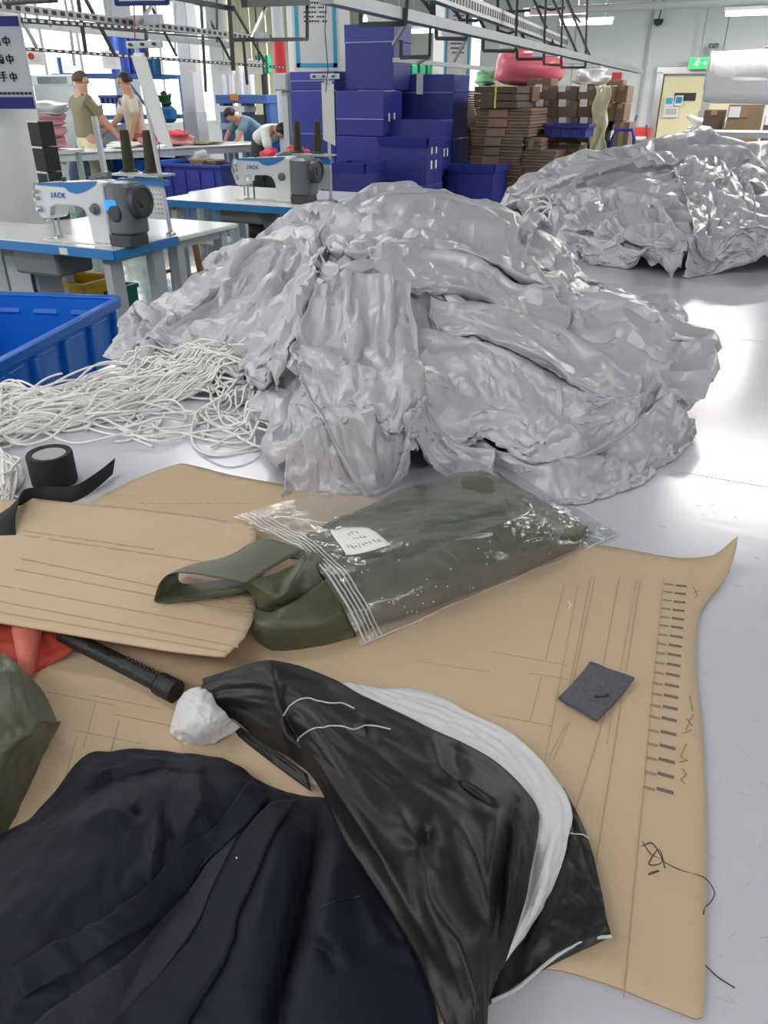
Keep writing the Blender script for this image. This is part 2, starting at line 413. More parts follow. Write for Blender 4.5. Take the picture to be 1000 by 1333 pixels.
notice(383, 440, -40, 92, 12.1, 'light blue bordered notice with small text on the column above the blue boxes')
notice(576, 618, -30, 104, 14.9, 'white notice with light blue border on the white column behind the flat cartons', rows=14)
notice(985, 1014, 60, 108, 19.5, 'notice with light blue border on the wall above the wrapped roll', rows=3)
# hanging sign on the white column
a, b = aty(-60, 142, 5.68), aty(25, 20, 5.68); W, H = b.x-a.x, b.z-a.z
sg = thing('wall_sign', ((a.x+b.x)/2, 5.68, a.z), 'grey status sign with navy bands and black characters on the white column', 'sign')
MB().box((0, 0, H/2), (W, .02, H)).build('board', mat('sign grey', (.60, .62, .66), .4), sg, bevel=.004)
MB().box((0, -.013, H*.07), (W*.97, .006, H*.13)).build('navy_band', M_bprint, sg)
MB().box((0, -.013, H*.94), (W*.97, .006, H*.10)).build('navy_band', M_bprint, sg)
def strokes_text(mb, glyphs, x, z, s, y=-.014, wd=.12):
    "draws characters as short strokes (x, z pairs in a unit square)"
    for g in glyphs:
        for (x0, z0, x1, z1) in g: mb.bar((x+x0*s, y, z+z0*s), (x+x1*s, y, z+z1*s), s*wd, .004, up=(0, 1, 0))
        x += s*1.15
G_ZHONG = [(.5, 0, .5, 1), (.15, .75, .85, .75), (.15, .35, .85, .35), (.15, .35, .15, .75), (.85, .35, .85, .75)]
G_SHOU = [(.3, .95, .8, 1), (.15, .7, .85, .7), (.08, .42, .92, .42), (.52, .95, .52, .1), (.52, .1, .38, .03)]
G_BIAN = [(.2, 1, .1, .6), (.1, .6, .3, .6), (.3, .6, .1, .3), (.1, .2, .32, .25), (.45, .9, .9, .9), (.45, .7, .9, .7), (.45, .9, .4, .1), (.9, .7, .9, .05), (.6, .5, .6, .05), (.75, .5, .75, .05), (.45, .42, .9, .42)]
m = MB(); sx = W/2*.97
for (k, gl) in ((0, [G_BIAN, G_ZHONG]), (1, [G_BIAN, G_ZHONG]), (2, [G_SHOU, G_ZHONG])):
    s_ = .056; strokes_text(m, gl, W/2-.20, H*(.68-.19*k), s_)
for q in range(14): m.box((W/2-.02-.027*q, -.014, H*.175), (.02, .004, .014))
m.build('lettering', M_ink, sg)['kind'] = 'stuff'
# the cream double door, exit sign, camera, fire box
dr = aty(893, 215, 21.3); DZ = aty(893, 93, 21.3).z
dv = dr.dot(E2); du = dr.dot(E1)
d1 = thing('door_1', B(du+.25, VB-.06), 'cream double door with dark viewing slot in a steel frame', None, BR); d1['kind'] = 'structure'
W2 = 1.06
f = MB(); f.box((-W2-.09, -.02, DZ/2), (.16, .16, DZ)).box((W2+.09, -.02, DZ/2), (.16, .16, DZ)).box((0, -.02, DZ+.02), (2*W2+.36, .16, .16)); f.build('door_frame', M_steel, d1, bevel=.01)
for sx in (-1, 1):
    lf = MB().box((sx*W2/2, 0, DZ/2-.05), (W2-.03, .06, DZ-.12)).build('leaf', M_cdoor, d1, bevel=.006)
    MB().box((sx*W2/2+.02, -.035, DZ*.73), (.5, .02, .17)).build('viewing_slot', M_dark, lf)
    MB().box((sx*.1, -.05, 1.05), (.05, .05, .22)).build('handle', M_steel, lf)
MB().box((0, -.06, DZ/2), (.16, .05, DZ-.1)).build('centre_post', M_steel, d1, bevel=.01)
def pin_paper(px0, px1, y0, y1, v, label, cat='notice', cols=(), name='paper_notice'):
    Yg = aty((px0+px1)/2, (y0+y1)/2, 20).normalized
    d = ray((px0+px1)/2, (y0+y1)/2); t_ = v/d.dot(E2); p = CAMV+d*t_; k = t_/FPX
    W, H = (px1-px0)*k*1.25, (y1-y0)*k
    t = thing(name, p-Vector((0, 0, H/2)), label, cat, BR)
    MB().box((0, 0, H/2), (W, .008, H)).build('sheet', M_paper, t)
    return t, W, H, p
for (x0, x1, y0, y1, lb, c_) in ((867, 876, 126, 138, 'blue printed notice on the cream door under the viewing slot', M_skyblue), (880, 888, 125, 137, 'blue printed notice beside the red strip on the cream door', M_band), (866, 881, 140, 152, 'white printed notice low on the cream door', M_grey)):
    t, W, H, p = pin_paper(x0, x1, y0, y1, VB-.16, lb); MB().box((0, -.006, H*.55), (W*.75, .004, H*.6)).build('print', c_, t)
ex = B(0, 0); d = ray(910, 82); p = CAMV+d*((VB-.35)/d.dot(E2))
t = thing('exit_sign', p-Vector((0, 0, .12)), 'lit green running man exit sign above the cream door', 'exit sign', BR)
MB().box((0, 0, .12), (.46, .07, .26)).build('case', M_grey, t, bevel=.008); MB().box((0, -.04, .12), (.42, .01, .21)).build('lit_panel', M_exit, t)
m = MB(); Wm = mat('sign white', (1, 1, 1), .4, emit=(1, 1, 1), estr=1.2)
m.bar((-.06, -.05, .12), (-.03, -.05, .17), .03).bar((-.06, -.05, .12), (-.10, -.05, .07), .022).bar((-.05, -.05, .11), (-.01, -.05, .06), .022).bar((-.03, -.05, .16), (.03, -.05, .13), .016).box((-.015, -.05, .20), (.03, .008, .03)).bar((.08, -.05, .12), (.17, -.05, .12), .018).bar((.13, -.05, .16), (.17, -.05, .12), .016).bar((.13, -.05, .08), (.17, -.05, .12), .016)
m.build('pictogram', Wm, t)
MB().tube([(0, .02, .25), (0, .02, 2.6)], .018).build('conduit', M_grey, t)
d = ray(926, 78); p = CAMV+d*((VB-.2)/d.dot(E2)); t = thing('emergency_lamp', p, 'small dark emergency lamp beside the exit sign', 'lamp', BR)
MB().box((0, 0, .12), (.15, .12, .22)).build('case', M_grey, t, bevel=.01); MB().lathe([(.05, 0), (.07, .05), (.05, .09)], (-.05, -.02, .24), 10).lathe([(.05, 0), (.07, .05), (.05, .09)], (.06, -.02, .24), 10).build('lamp_head', M_steel, t)
d = ray(857, 30); p = CAMV+d*((VB-.25)/d.dot(E2)); t = thing('security_camera', p, 'small dark security camera high on the white wall', 'camera', BR)
MB().lathe([(.01, -.07), (.09, -.03), (.11, .03), (.11, .08)], n=12).build('dome', M_dark, t, smooth=True); MB().tube([(0, .0, .08), (.05, .05, .5), (.05, .1, 2)], .014).build('cable', M_dark, t)
for (x, lb) in ((725, 'thin conduit pipe on the back wall beside the hanging tube lamps'), (843, 'thin conduit pipe on the back wall beside the cream door')):
    p = CAMV+ray(x, 60)*((VB-.05)/ray(x, 60).dot(E2)); t = MB().tube([Vector((p.x, p.y, .3)), Vector((p.x, p.y, 6))], .03).build('conduit', M_grey); tag(t, lb, 'pipe')
a_ = CAMV+ray(690, 15)*(15/ray(690, 15).dot(E2)); p = a_; t = MB().tube([p, p+E1*12+Vector((0, 0, .05))], .06, 10).build('ceiling_pipe', M_grey); tag(t, 'long grey pipe hung under the ceiling above the tube lamps', 'pipe')
d = ray(830, 185); p = CAMV+d*(20.6/d.dot(E2)); t = thing('fire_box', (p.x, p.y, 0), 'red fire extinguisher box on the floor by the cream door', 'box', BR)
MB().box((0, 0, .42), (.55, .4, .84)).build('body', M_red, t, bevel=.015); MB().box((0, -.205, .42), (.47, .02, .74)).build('door', M_red, t, bevel=.01); MB().box((.18, -.22, .45), (.03, .02, .12)).build('handle', M_steel, t)
for (px, top, lb) in ((829, 150, 'dark broom handle leaning near the red fire box'), (842, 163, 'shorter mop handle beside the red fire box')):
    a_ = aty(px, top, 18.6); b_ = Vector((a_.x-(.2 if top < 155 else -.1), 18.4, .05)); t = thing('broom', b_, lb, 'broom')
    MB().tube([Vector((0, 0, 0)), a_-b_], .028, 8).build('handle', M_dark, t); MB().box((0, 0, .03), (.4, .1, .12)).build('head', M_grey, t, bevel=.02)
p = CAMV+ray(806, 205)*(17.4/ray(806, 205).dot(E2)); t = thing('grey_crate', (p.x, p.y, 0), 'low grey green crate on the floor by the broom handles', 'crate', BR)
MB().box((0, 0, .36), (.75, .6, .72), taper=(1.06, 1.06)).build('body', mat('drab plastic', (.33, .34, .25), .6), t, bevel=.02); MB().box((0, 0, .74), (.86, .7, .05)).build('rim', mat('drab rim', (.40, .41, .33), .6), t, bevel=.01)
# red and white marker on the wall, hung tube lamps
pin_paper(798, 808, 95, 104, VB-.05, 'small red marker sign on the white wall above the cartons', 'sign', name='marker_sign')[0].children[0].data.materials[0] = M_red
def tube_lamp(px0, py, px1, v, label, L=None):
    p = CAMV+ray(px0, py)*(v/ray(px0, py).dot(E2)); q = CAMV+ray(px1, py)*(v/ray(px1, py).dot(E2)); L = L or max(.6, (q-p).dot(E1)); c = p+E1*L/2
    t = thing('tube_lamp', c, label, 'lamp', BR, 'hung tube lamps')
    MB().box((0, 0, .06), (L+.06, .09, .05)).build('housing', M_white, t, bevel=.006); MB().tube([(-L/2, 0, 0), (L/2, 0, 0)], .034, 8).build('tube', M_tube, t)
    for s_ in (-.35, .35): MB().tube([(s_*L, 0, .08), (s_*L, 0, 6-c.z)], .007, 5).build('hanger', M_grey, t)
    area('lamp_light', (0, 0, -.05), (L, .12), 26*L, parent=t)
tube_lamp(684, 18, 765, 16, 'lit tube lamp hung in front of the overhead frames')
tube_lamp(730, 31, 797, 18, 'lit tube lamp just below and behind another near the rail end')
tube_lamp(945, 18, 1020, 15, 'lit tube lamp hung high above the wrapped white roll')
tube_lamp(472, 26, 528, 15, 'lit tube lamp beside the tall blue box top')
tube_lamp(532, 41, 573, 17, 'lit tube lamp behind the rails beside the tall blue box')
for (u, v, pw) in ((-7.5, 3, 30), (-7.5, 8, 60), (-7.5, 13, 75), (-3.6, 16, 160), (-.45, 12.1, 110), (.3, 7.9, 75), (.6, 18, 230), (5, 18, 260), (3.4, 10.5, 80), (6.5, 12.5, 130), (9, 18, 220), (3.0, 4.2, 14), (-4.2, 5.5, 26), (-2.2, 1.2, 9), (2.0, -1.5, 9), (-4, -2.5, 9)):   # lamps over the floor, out of view above
    t = thing('ceiling_lamp', B(u, v, 3.5), 'long ceiling lamp hung high over the workshop out of the picture', 'lamp', BR, 'ceiling lamps out of view')
    MB().box((0, 0, .06), (1.25, .3, .05)).build('housing', M_white, t); MB().box((0, 0, .03), (1.2, .26, .02)).build('diffuser', M_tube, t)
    area('lamp_light', (0, 0, -.02), (1.2, .26), pw, parent=t)
# ------------------------------------------------------------------ the big white cutting table
TZ = .75
TU0, TU1, TV0, TV1 = -1.78, 1.0, -.55, 7.4
M_top = mat('white laminate', (.60, .592, .66), .2, noise=.03, nscale=3, bump=.04, bscale=3, stretch=(1, 6, 1))
ct = thing('cutting_table', B((TU0+TU1)/2, (TV0+TV1)/2), 'large white laminate cutting table covered with fabric and cardboard', 'table', BR)
Lt, Wt = TV1-TV0, TU1-TU0
seam = [TV0, .33, 1.02, 2.26, 3.5, 4.74, 5.98, 7.2, TV1]
seam = [TV0, atz(843, 607, TZ).dot(E2), atz(843, 607, TZ).dot(E2)+1.22, atz(843, 607, TZ).dot(E2)+2.44, atz(843, 607, TZ).dot(E2)+3.66, atz(843, 607, TZ).dot(E2)+4.88, TV1]
for a, b in zip(seam[:-1], seam[1:]):
    MB().box((0, (a+b)/2-(TV0+TV1)/2, TZ-.0125), (Wt, b-a-.003, .025)).build('top_panel', M_top, ct, bevel=.0012)
MB().box((0, 0, TZ-.045), (Wt-.1, Lt-.1, .04)).build('frame', M_grey, ct)
for sx in (-1, 1):
    for k in range(4): MB().box((sx*(Wt/2-.12), -Lt/2+.15+k*(Lt-.3)/3, (TZ-.06)/2), (.06, .06, TZ-.06)).build('leg', M_grey, ct)
m = MB(); r = random.Random(3)                                        # scratches and lint on the top
for k in range(80):
    p = atz(r.uniform(620, 1000), r.uniform(640, 1320), TZ) if k % 3 else atz(r.uniform(900, 1000), r.uniform(380, 1300), TZ)
    a = r.uniform(0, 6.3); L = r.uniform(.003, .016); a_ = B((TU0+TU1)/2, (TV0+TV1)/2); q = BM.transposed() @ (p-a_)
    m.bar((q.x, q.y, TZ+.0003), (q.x+L*math.cos(a), q.y+L*math.sin(a), TZ+.0003), .0007, .0004)
o = m.build('scratch_marks', mat('scratch', (.5, .5, .56), .6), ct); o['kind'] = 'stuff'
# ------------------------------------------------------------------ the grey cloth heaps on the cutting table
def nylon():
    m = mat('silver coated nylon', (.52, .512, .548), rough=.36, metal=.10, noise=.05, nscale=3, spec=.6); nt = m.node_tree; N = nt.nodes.new; L = nt.links.new; b = nt.nodes['Principled BSDF']
    tc = N('ShaderNodeTexCoord'); no = N('ShaderNodeTexNoise'); no.inputs['Scale'].default_value = 7; no.inputs['Detail'].default_value = 3; L(tc.outputs['Object'], no.inputs['Vector'])
    ad = N('ShaderNodeMix'); ad.data_type = 'VECTOR'; ad.inputs[0].default_value = .12; L(tc.outputs['Object'], ad.inputs[4]); L(no.outputs['Color'], ad.inputs[5])
    prev = None
    for sc, st, di in ((5.5, .35, .016), (15., .25, .005)):                # crumpled facets at two sizes
        v = N('ShaderNodeTexVoronoi'); v.feature = 'DISTANCE_TO_EDGE'; v.inputs['Scale'].default_value = sc; L(ad.outputs[1], v.inputs['Vector'])
        bp = N('ShaderNodeBump'); bp.inputs['Strength'].default_value = st; bp.inputs['Distance'].default_value = di*3; L(v.outputs[0], bp.inputs['Height'])
        if prev: L(prev.outputs[0], bp.inputs['Normal'])
        prev = bp
    L(prev.outputs[0], b.inputs['Normal']); return m
M_silver = nylon()
def blender_cloth(P, F, grow, frames=24):
    col = MB().grid(np.stack([F.X, F.Y, F.H-.004], -1)[::2, ::2]).build('collider', M_silver); col.modifiers.new('c', 'COLLISION'); col.collision.thickness_outer = .004; col.collision.use_culling = False; col.collision.cloth_friction = 15
    o = MB().grid(P).build('cloth', M_silver, parent=None); org = np.array(o.location)
    n, m = P.shape[:2]; vg = o.vertex_groups.new(name='pin'); vg.add([i*m+j for i in range(n) for j in range(m) if i in (0, n-1) or j in (0, m-1)], 1., 'REPLACE')
    c = o.modifiers.new('cloth', 'CLOTH'); st = c.settings; st.quality = 5; st.mass = .12; st.tension_stiffness = 25; st.compression_stiffness = 25; st.shear_stiffness = 8; st.bending_stiffness = .15; st.air_damping = 2
    st.shrink_min = -grow; st.shrink_max = -grow; st.vertex_group_mass = 'pin'
    c.collision_settings.collision_quality = 2; c.collision_settings.distance_min = .004; c.collision_settings.use_self_collision = False
    c.point_cache.frame_start = 1; c.point_cache.frame_end = 60
    for fr in range(1, frames+1): SC.frame_set(fr)
    ev = o.evaluated_get(bpy.context.evaluated_depsgraph_get()); me = ev.to_mesh(); a = np.empty(len(me.vertices)*3); me.vertices.foreach_get('co', a); ev.to_mesh_clear()
    bpy.data.objects.remove(o); bpy.data.objects.remove(col); SC.frame_set(1)
    return a.reshape(n, m, 3)+org
def facet(o, ratio=.06, ang=31):
    "collapses a finished sheet to the flat, sharp edged facets of crumpled coated cloth"
    th = [q for q in o.modifiers if q.type == 'SOLIDIFY']
    for q in th: o.modifiers.remove(q)
    d = o.modifiers.new('facets', 'DECIMATE'); d.ratio = ratio
    ev = o.evaluated_get(bpy.context.evaluated_depsgraph_get()); me = bpy.data.meshes.new_from_object(ev); o.modifiers.clear()
    me.polygons.foreach_set('use_smooth', [True]*len(me.polygons)); me.set_sharp_from_angle(angle=math.radians(ang)); o.data = me
    if th: q = o.modifiers.new('thickness', 'SOLIDIFY'); q.thickness = .002; q.offset = 0
    return o
def heap(cen, outline, ctrl, strokes, n, seed, grow, box, edge=3.0):
    R = star([p[:2] for p in outline], cen)
    def E(x, y):
        r = np.hypot(x-cen[0], y-cen[1])/R(np.arctan2(y-cen[1], x-cen[0])); return np.sqrt(np.clip(1-r**edge, 0, 1))
    pts, vals = [], []
    for (px, py, Y) in ctrl:
        p = aty(px, py, Y); e = max(.35, float(E(p.x, p.y))); pts.append((p.x, p.y)); vals.append((p.z-TZ)/e)
    f = rbf(pts, vals, 2e-3)
    F = Field(*box, .012, lambda X, Y: TZ+E(X, Y)*np.clip(f(X, Y), .02, .62))
    base = F.H.copy()
    F0 = Field(*box, .012, lambda X, Y: base)
    for st in strokes:
        amp, wid, sh = st[0]; F.stroke([F0.hit(px, py) for (px, py) in st[1]], amp, wid, sh)
    F.H = np.where(base > TZ+.004, np.maximum(F.H, TZ+.004), F.H)
    k = n//2; T, rho = disc_grid(k); r = R(T)*rho*.995; X, Y = cen[0]+r*np.cos(T), cen[1]+r*np.sin(T)
    FL = F0; P0 = np.stack([X, Y, FL(X, Y)], -1); P = P0.copy(); P[..., 2] = FL(X, Y)+(F(X, Y)-FL(X, Y))*.7
    P = crease(P, .02, 10, seed); P[..., 2] = np.maximum(P[..., 2], FL(P[..., 0], P[..., 1])-.01)
    pin = np.full(P.shape[:2], 0.); pin[0, :] = pin[-1, :] = pin[:, 0] = pin[:, -1] = .25
    for e in (P[0], P[-1], P[:, 0], P[:, -1]): e[:, 2] = TZ+.006
    P = relax(P, grow[0], grow[0], 220, lambda x, y: np.maximum(TZ+.004, FL(x, y)-.01), .0004, .2, pin, rest=P0)
    P = resample(P, n, n); P = crease(P, .004, 30, seed+1)
    P[..., 2] = np.maximum(P[..., 2], FL(P[..., 0], P[..., 1])+.0)
    FL.H = FL.H-.012
    P = blender_cloth(P, FL, grow[1], grow[2])
    P = resample(P, 2*n, 2*n); P = relax(P, 1.01, 1.01, 20, None, 0, .08); P = streak(P, 8, 13, .030, seed+5); P = streak(P, 26, 18, .014, seed+6); P = crumple(P, 24, 28, .005, seed+9)
    P[..., 2] = np.maximum(P[..., 2], TZ+.002)
    return F, P
def field_of(P, box, base=None):
    "height field over the top of a finished heap"
    F = Field(*box, .012, lambda X, Y: np.full(X.shape, TZ))
    for Q in (P if isinstance(P, list) else [P]):
        i = np.round((Q[..., 0]-F.x0)/F.k).astype(int).ravel(); j = np.round((Q[..., 1]-F.y0)/F.k).astype(int).ravel(); z = Q[..., 2].ravel()
        ok = (i >= 0) & (i < F.nx) & (j >= 0) & (j < F.ny); np.maximum.at(F.H, (i[ok], j[ok]), z[ok])
    H = F.H.copy()
    for _ in range(2):
        A = np.stack([np.roll(np.roll(H, a, 0), b, 1) for a in (-1, 0, 1) for b in (-1, 0, 1)]); mx = np.median(A, 0); H = np.maximum(H, mx)
    F.H = H; return F
def overlay(F, rows, n, m, grow, seed, it=140, name='cloth_fold', parent=None, amp=.012, f=9, mt=None):
    R = np.array([[tuple(F.hit(px, py, off)) for (px, py, off) in r] for r in rows]); P = resample(R, n, m); P0 = P.copy()
    P = crease(P, amp, f, seed); k = np.full((n, m), .0); k[0] = k[-1] = .12; k[:, 0] = k[:, -1] = .12
    gu, gv = grow; P = relax(P, gu, gv, it, lambda x, y: F(x, y)+.003,   .0004, .3, k, rest=P0)
    P = resample(P, 2*n, 2*m); P = crease(P, .002, max(f*2, 14), seed+5); P = relax(P, 1.02, 1.02, 25, None, 0, .08); su_, sv_ = np.linalg.norm(np.diff(P, axis=0), axis=-1).sum(0).mean(), np.linalg.norm(np.diff(P, axis=1), axis=-1).sum(1).mean(); P = streak(P, max(2, int(su_/.12)), max(2, int(sv_/.12)), .016, seed+7); P = streak(P, max(3, int(su_/.05)), max(3, int(sv_/.05)), .007, seed+8)
    P[..., 2] = np.maximum(P[..., 2], TZ+.003)
    facet(MB().grid(P-np.array(parent.location) if parent else P).build(name, mt or M_silver, parent, smooth='all', solid=.002), .2); return P
H1_OUT = [atz(*p, TZ) for p in ((133, 466), (200, 492), (270, 510), (335, 535), (374, 585), (374, 628), (440, 622), (500, 612), (545, 600), (590, 592), (640, 600), (690, 612), (770, 612), (832, 598), (862, 562), (882, 535), (862, 505), (850, 455))]
H1_OUT += [Vector(p) for p in ((.74, 2.6, 0), (.64, 2.95, 0), (.43, 3.22, 0), (.12, 3.35, 0), (-.3, 3.3, 0), (-.7, 3.05, 0), (-.92, 2.75, 0))]
H1_CT = [(460, 267, 2.9), (520, 248, 3.0), (560, 246, 3.05), (600, 254, 3.05), (640, 266, 3.0), (690, 294, 2.9), (740, 335, 2.75), (790, 378, 2.45), (850, 415, 2.15), (893, 445, 1.95), (880, 500, 1.74),
         (540, 328, 2.4), (640, 350, 2.3), (470, 342, 2.25), (420, 374, 1.93), (480, 420, 1.78), (560, 440, 1.78), (640, 440, 1.81), (720, 440, 1.88), (780, 470, 1.83),
         (640, 530, 1.5), (560, 545, 1.46), (480, 540, 1.48), (410, 500, 1.64), (720, 540, 1.5), (800, 540, 1.6), (390, 430, 1.97), (440, 610, 1.42),
         (420, 302, 2.77), (345, 327, 2.77), (300, 385, 2.54), (350, 400, 2.3), (250, 420, 2.4), (205, 445, 2.35), (300, 460, 2.16), (340, 470, 2.07), (160, 468, 2.35)]
S = lambda a, w, s, *p: ((a, w, s), p)
H1_ST = [S(.05, .06, 2, (425, 285), (490, 300), (560, 300), (640, 300)), S(.06, .07, 2, (470, 335), (540, 322), (620, 350), (700, 395), (740, 330)),
         S(.05, .05, 2, (470, 345), (560, 385), (650, 400), (640, 420)), S(.05, .05, 2, (560, 430), (650, 450), (740, 490), (820, 540)), S(.045, .05, 2, (650, 420), (740, 440), (800, 480)),
         S(.04, .04, 2, (640, 340), (720, 380), (790, 385)), S(.05, .05, 2, (415, 365), (430, 430), (440, 500), (470, 600)), S(.05, .04, 2, (480, 350), (520, 420), (530, 500), (510, 590)),
         S(.035, .03, 2, (450, 400), (465, 470), (480, 560)), S(-.05, .03, 2, (560, 520), (640, 590), (760, 605), (880, 540)),
         S(.05, .05, 2, (330, 330), (300, 380), (230, 430)), S(.05, .05, 2, (410, 340), (350, 400), (290, 450)), S(-.05, .04, 2, (385, 380), (370, 460), (360, 520)), S(.04, .04, 2, (400, 330), (430, 300), (460, 330)),
         S(-.04, .03, 2, (545, 430), (545, 500), (540, 570)), S(-.03, .03, 2, (480, 335), (560, 350), (640, 410))]
BOX1 = (-1.4, 1.4, 1.2, 3.8)
F1, P1 = heap((.03, 2.35), H1_OUT, H1_CT, H1_ST, 140, 3, (1.2, .07, 22), BOX1)
h1 = facet(MB().grid(P1).build('fabric_heap', M_silver, smooth='all'), .13)
tag(h1, 'large crumpled heap of silver grey nylon beside the white cords', 'fabric heap')
FT = field_of(P1, BOX1); OV = [P1]
def ov1(rows, n, m, grow, seed, **k):
    global FT
    OV.append(overlay(FT, rows, n, m, grow, seed, parent=h1, **k)); FT = field_of(OV, BOX1)
ov1([[(600, 574, .0), (690, 586, .0), (780, 574, .0), (832, 538, .0), (868, 508, .0)], [(635, 606, .05), (720, 614, .065), (800, 600, .065), (856, 566, .05), (890, 534, .025)], [(660, 624, .04), (730, 632, .045), (800, 617, .045), (860, 587, .035), (906, 556, .01)], [(690, 646, .004), (740, 648, .004), (790, 641, .004), (842, 622, .004), (895, 582, .004)]], 40, 64, (1.16, 1.03), 21)
ov1([[(335, 322, .02), (365, 310, .03), (395, 308, .03), (424, 318, .03)], [(285, 378, .01), (325, 365, .045), (365, 358, .05), (400, 362, .03)], [(225, 425, .01), (275, 428, .04), (325, 432, .045), (365, 440, .03)], [(170, 455, .004), (225, 458, .02), (275, 470, .03), (310, 480, .025)]], 50, 36, (1.02, 1.12), 22)
ov1([[(395, 330, .02), (420, 335, .03), (445, 345, .02)], [(345, 385, .02), (375, 392, .05), (405, 405, .02)], [(300, 440, .015), (335, 452, .05), (368, 470, .02)], [(300, 472, .02), (335, 492, .035), (368, 520, .02)]], 50, 24, (1.02, 1.15), 27)
ov1([[(425, 290, .0), (480, 262, .01), (540, 250, .01), (600, 258, .01), (655, 285, 0)], [(420, 310, .02), (480, 295, .045), (545, 285, .05), (610, 292, .045), (680, 318, .02)], [(430, 325, .02), (490, 320, .035), (560, 318, .035), (630, 330, .035), (720, 370, .02)]], 34, 64, (1.06, 1.05), 28)
ov1([[(480, 330, .01), (540, 318, .02), (610, 330, .02), (680, 365, .02), (745, 400, .01)], [(490, 345, .05), (545, 338, .065), (615, 352, .065), (680, 390, .06), (740, 420, .03)], [(505, 362, .03), (555, 362, .04), (620, 378, .04), (675, 410, .03), (725, 435, .02)]], 26, 64, (1.08, 1.02), 24)
ov1([[(560, 385, .01), (630, 385, .02), (700, 410, .02), (770, 450, .02), (835, 490, .01)], [(560, 405, .045), (635, 405, .06), (705, 432, .06), (775, 475, .055), (832, 512, .02)], [(575, 425, .025), (640, 430, .035), (705, 460, .035), (770, 500, .03), (830, 540, .02)]], 26, 64, (1.08, 1.02), 29)
ov1([[(522, 425, .0), (600, 432, .03), (680, 460, .03), (760, 500, .03), (838, 510, .01)], [(525, 490, .01), (620, 505, .05), (700, 525, .055), (770, 540, .05), (840, 522, .02)], [(525, 570, .01), (612, 575, .035), (690, 594, .035), (757, 587, .035), (830, 545, .025)]], 46, 64, (1.05, 1.07), 23)
ov1([[(378, 525, .01), (410, 532, .02), (438, 550, .02)], [(372, 590, .01), (420, 592, .025), (458, 602, .02)], [(366, 650, .005), (420, 645, .01), (474, 640, .006)]], 36, 30, (1.03, 1.06), 25)
ov1([[(415, 366, .03), (450, 347, .035), (500, 347, .035), (535, 362, .02)], [(386, 430, .02), (440, 430, .05), (500, 440, .05), (546, 450, .02)], [(390, 490, .02), (440, 502, .05), (500, 512, .05), (550, 522, .02)], [(422, 548, .02), (462, 562, .045), (510, 572, .045), (546, 577, .02)], [(481, 643, .01), (500, 634, .02), (520, 624, .02), (536, 612, .012)]], 64, 40, (1.02, 1.20), 26)
ov1([[(525, 560, .01), (580, 560, .01), (645, 582, .01)], [(522, 600, .03), (575, 586, .045), (645, 602, .04)], [(506, 636, .005), (556, 612, .03), (655, 627, .02)]], 26, 36, (1.08, 1.1), 45)
# the second heap farther along the table
H2_OUT = [atz(*p, TZ) for p in ((735, 322), (775, 343), (830, 351), (882, 362), (905, 347), (935, 353), (1000, 351), (1060, 347))]+[Vector(p) for p in ((3.0, 4.5, 0), (3.2, 5.4, 0), (2.9, 6.1, 0), (2.2, 6.4, 0), (1.4, 6.5, 0), (.98, 6.3, 0), (.95, 5.6, 0), (1.0, 4.9, 0))]
H2_CT = [(650, 254, 5.8), (690, 241, 5.8), (720, 223, 5.9), (770, 213, 6.0), (800, 206, 6.0), (850, 200, 5.9), (900, 191, 5.6), (950, 196, 5.4), (1000, 201, 5.3), (800, 255, 4.7), (850, 250, 4.5), (900, 232, 4.6), (900, 280, 4.0), (950, 250, 4.3), (970, 300, 3.9), (830, 300, 4.0), (740, 270, 4.9), (700, 282, 4.9), (1040, 250, 4.6)]
H2_ST = [S(.05, .06, 2, (700, 245), (770, 235), (850, 215), (900, 225)), S(.05, .05, 2, (730, 262), (800, 255), (850, 265), (890, 300)), S(.06, .05, 2, (870, 230), (920, 225), (950, 260), (965, 320)), S(.05, .05, 2, (740, 285), (800, 300), (850, 330)), S(.05, .05, 2, (930, 210), (980, 240), (1000, 300)), S(.04, .04, 2, (860, 240), (885, 280), (900, 330)), S(-.04, .03, 2, (890, 240), (900, 290), (910, 340)), S(.05, .04, 2, (900, 200), (950, 215), (1000, 230))]
BOX2 = (.6, 3.5, 3.4, 6.9)
F2, P2 = heap((2.05, 5.0), H2_OUT, H2_CT, H2_ST, 120, 31, (1.22, .07, 20), BOX2)
h2 = facet(MB().grid(P2).build('fabric_heap', M_silver, smooth='all'), .13)
tag(h2, 'second crumpled heap of silver grey nylon tied with white tapes, farther along the table', 'fabric heap')
FT2 = field_of(P2, BOX2)
overlay(FT2, [[(745, 300, .03), (800, 315, .04), (850, 325, .04), (898, 318, .03)], [(760, 330, .02), (810, 338, .03), (850, 342, .03), (895, 335, .02)], [(770, 342, .004), (820, 350, .006), (860, 358, .006), (885, 361, .004)]], 26, 50, (1.18, 1.02), 41, parent=h2)
overlay(FT2, [[(725, 250, .02), (790, 240, .04), (850, 250, .04), (880, 290, .02)], [(728, 275, .03), (790, 275, .05), (845, 290, .05), (885, 320, .02)], [(735, 295, .02), (790, 305, .03), (840, 318, .03), (880, 335, .02)]], 36, 50, (1.06, 1.06), 42, parent=h2)
overlay(FT2, [[(880, 215, .03), (930, 205, .04), (975, 230, .03)], [(895, 260, .03), (940, 255, .06), (985, 270, .03)], [(905, 300, .03), (945, 305, .05), (985, 310, .03)], [(915, 345, .01), (945, 349, .01), (985, 348, .01)]], 44, 36, (1.02, 1.14), 43, parent=h2)
overlay(FT2, [[(895, 305, .03), (940, 315, .04), (1000, 318, .04), (1050, 312, .03)], [(893, 335, .03), (935, 341, .03), (1000, 341, .03), (1052, 336, .03)], [(890, 362, .004), (935, 356, .004), (1000, 354, .004), (1060, 350, .004)]], 26, 50, (1.16, 1.05), 47, parent=h2)
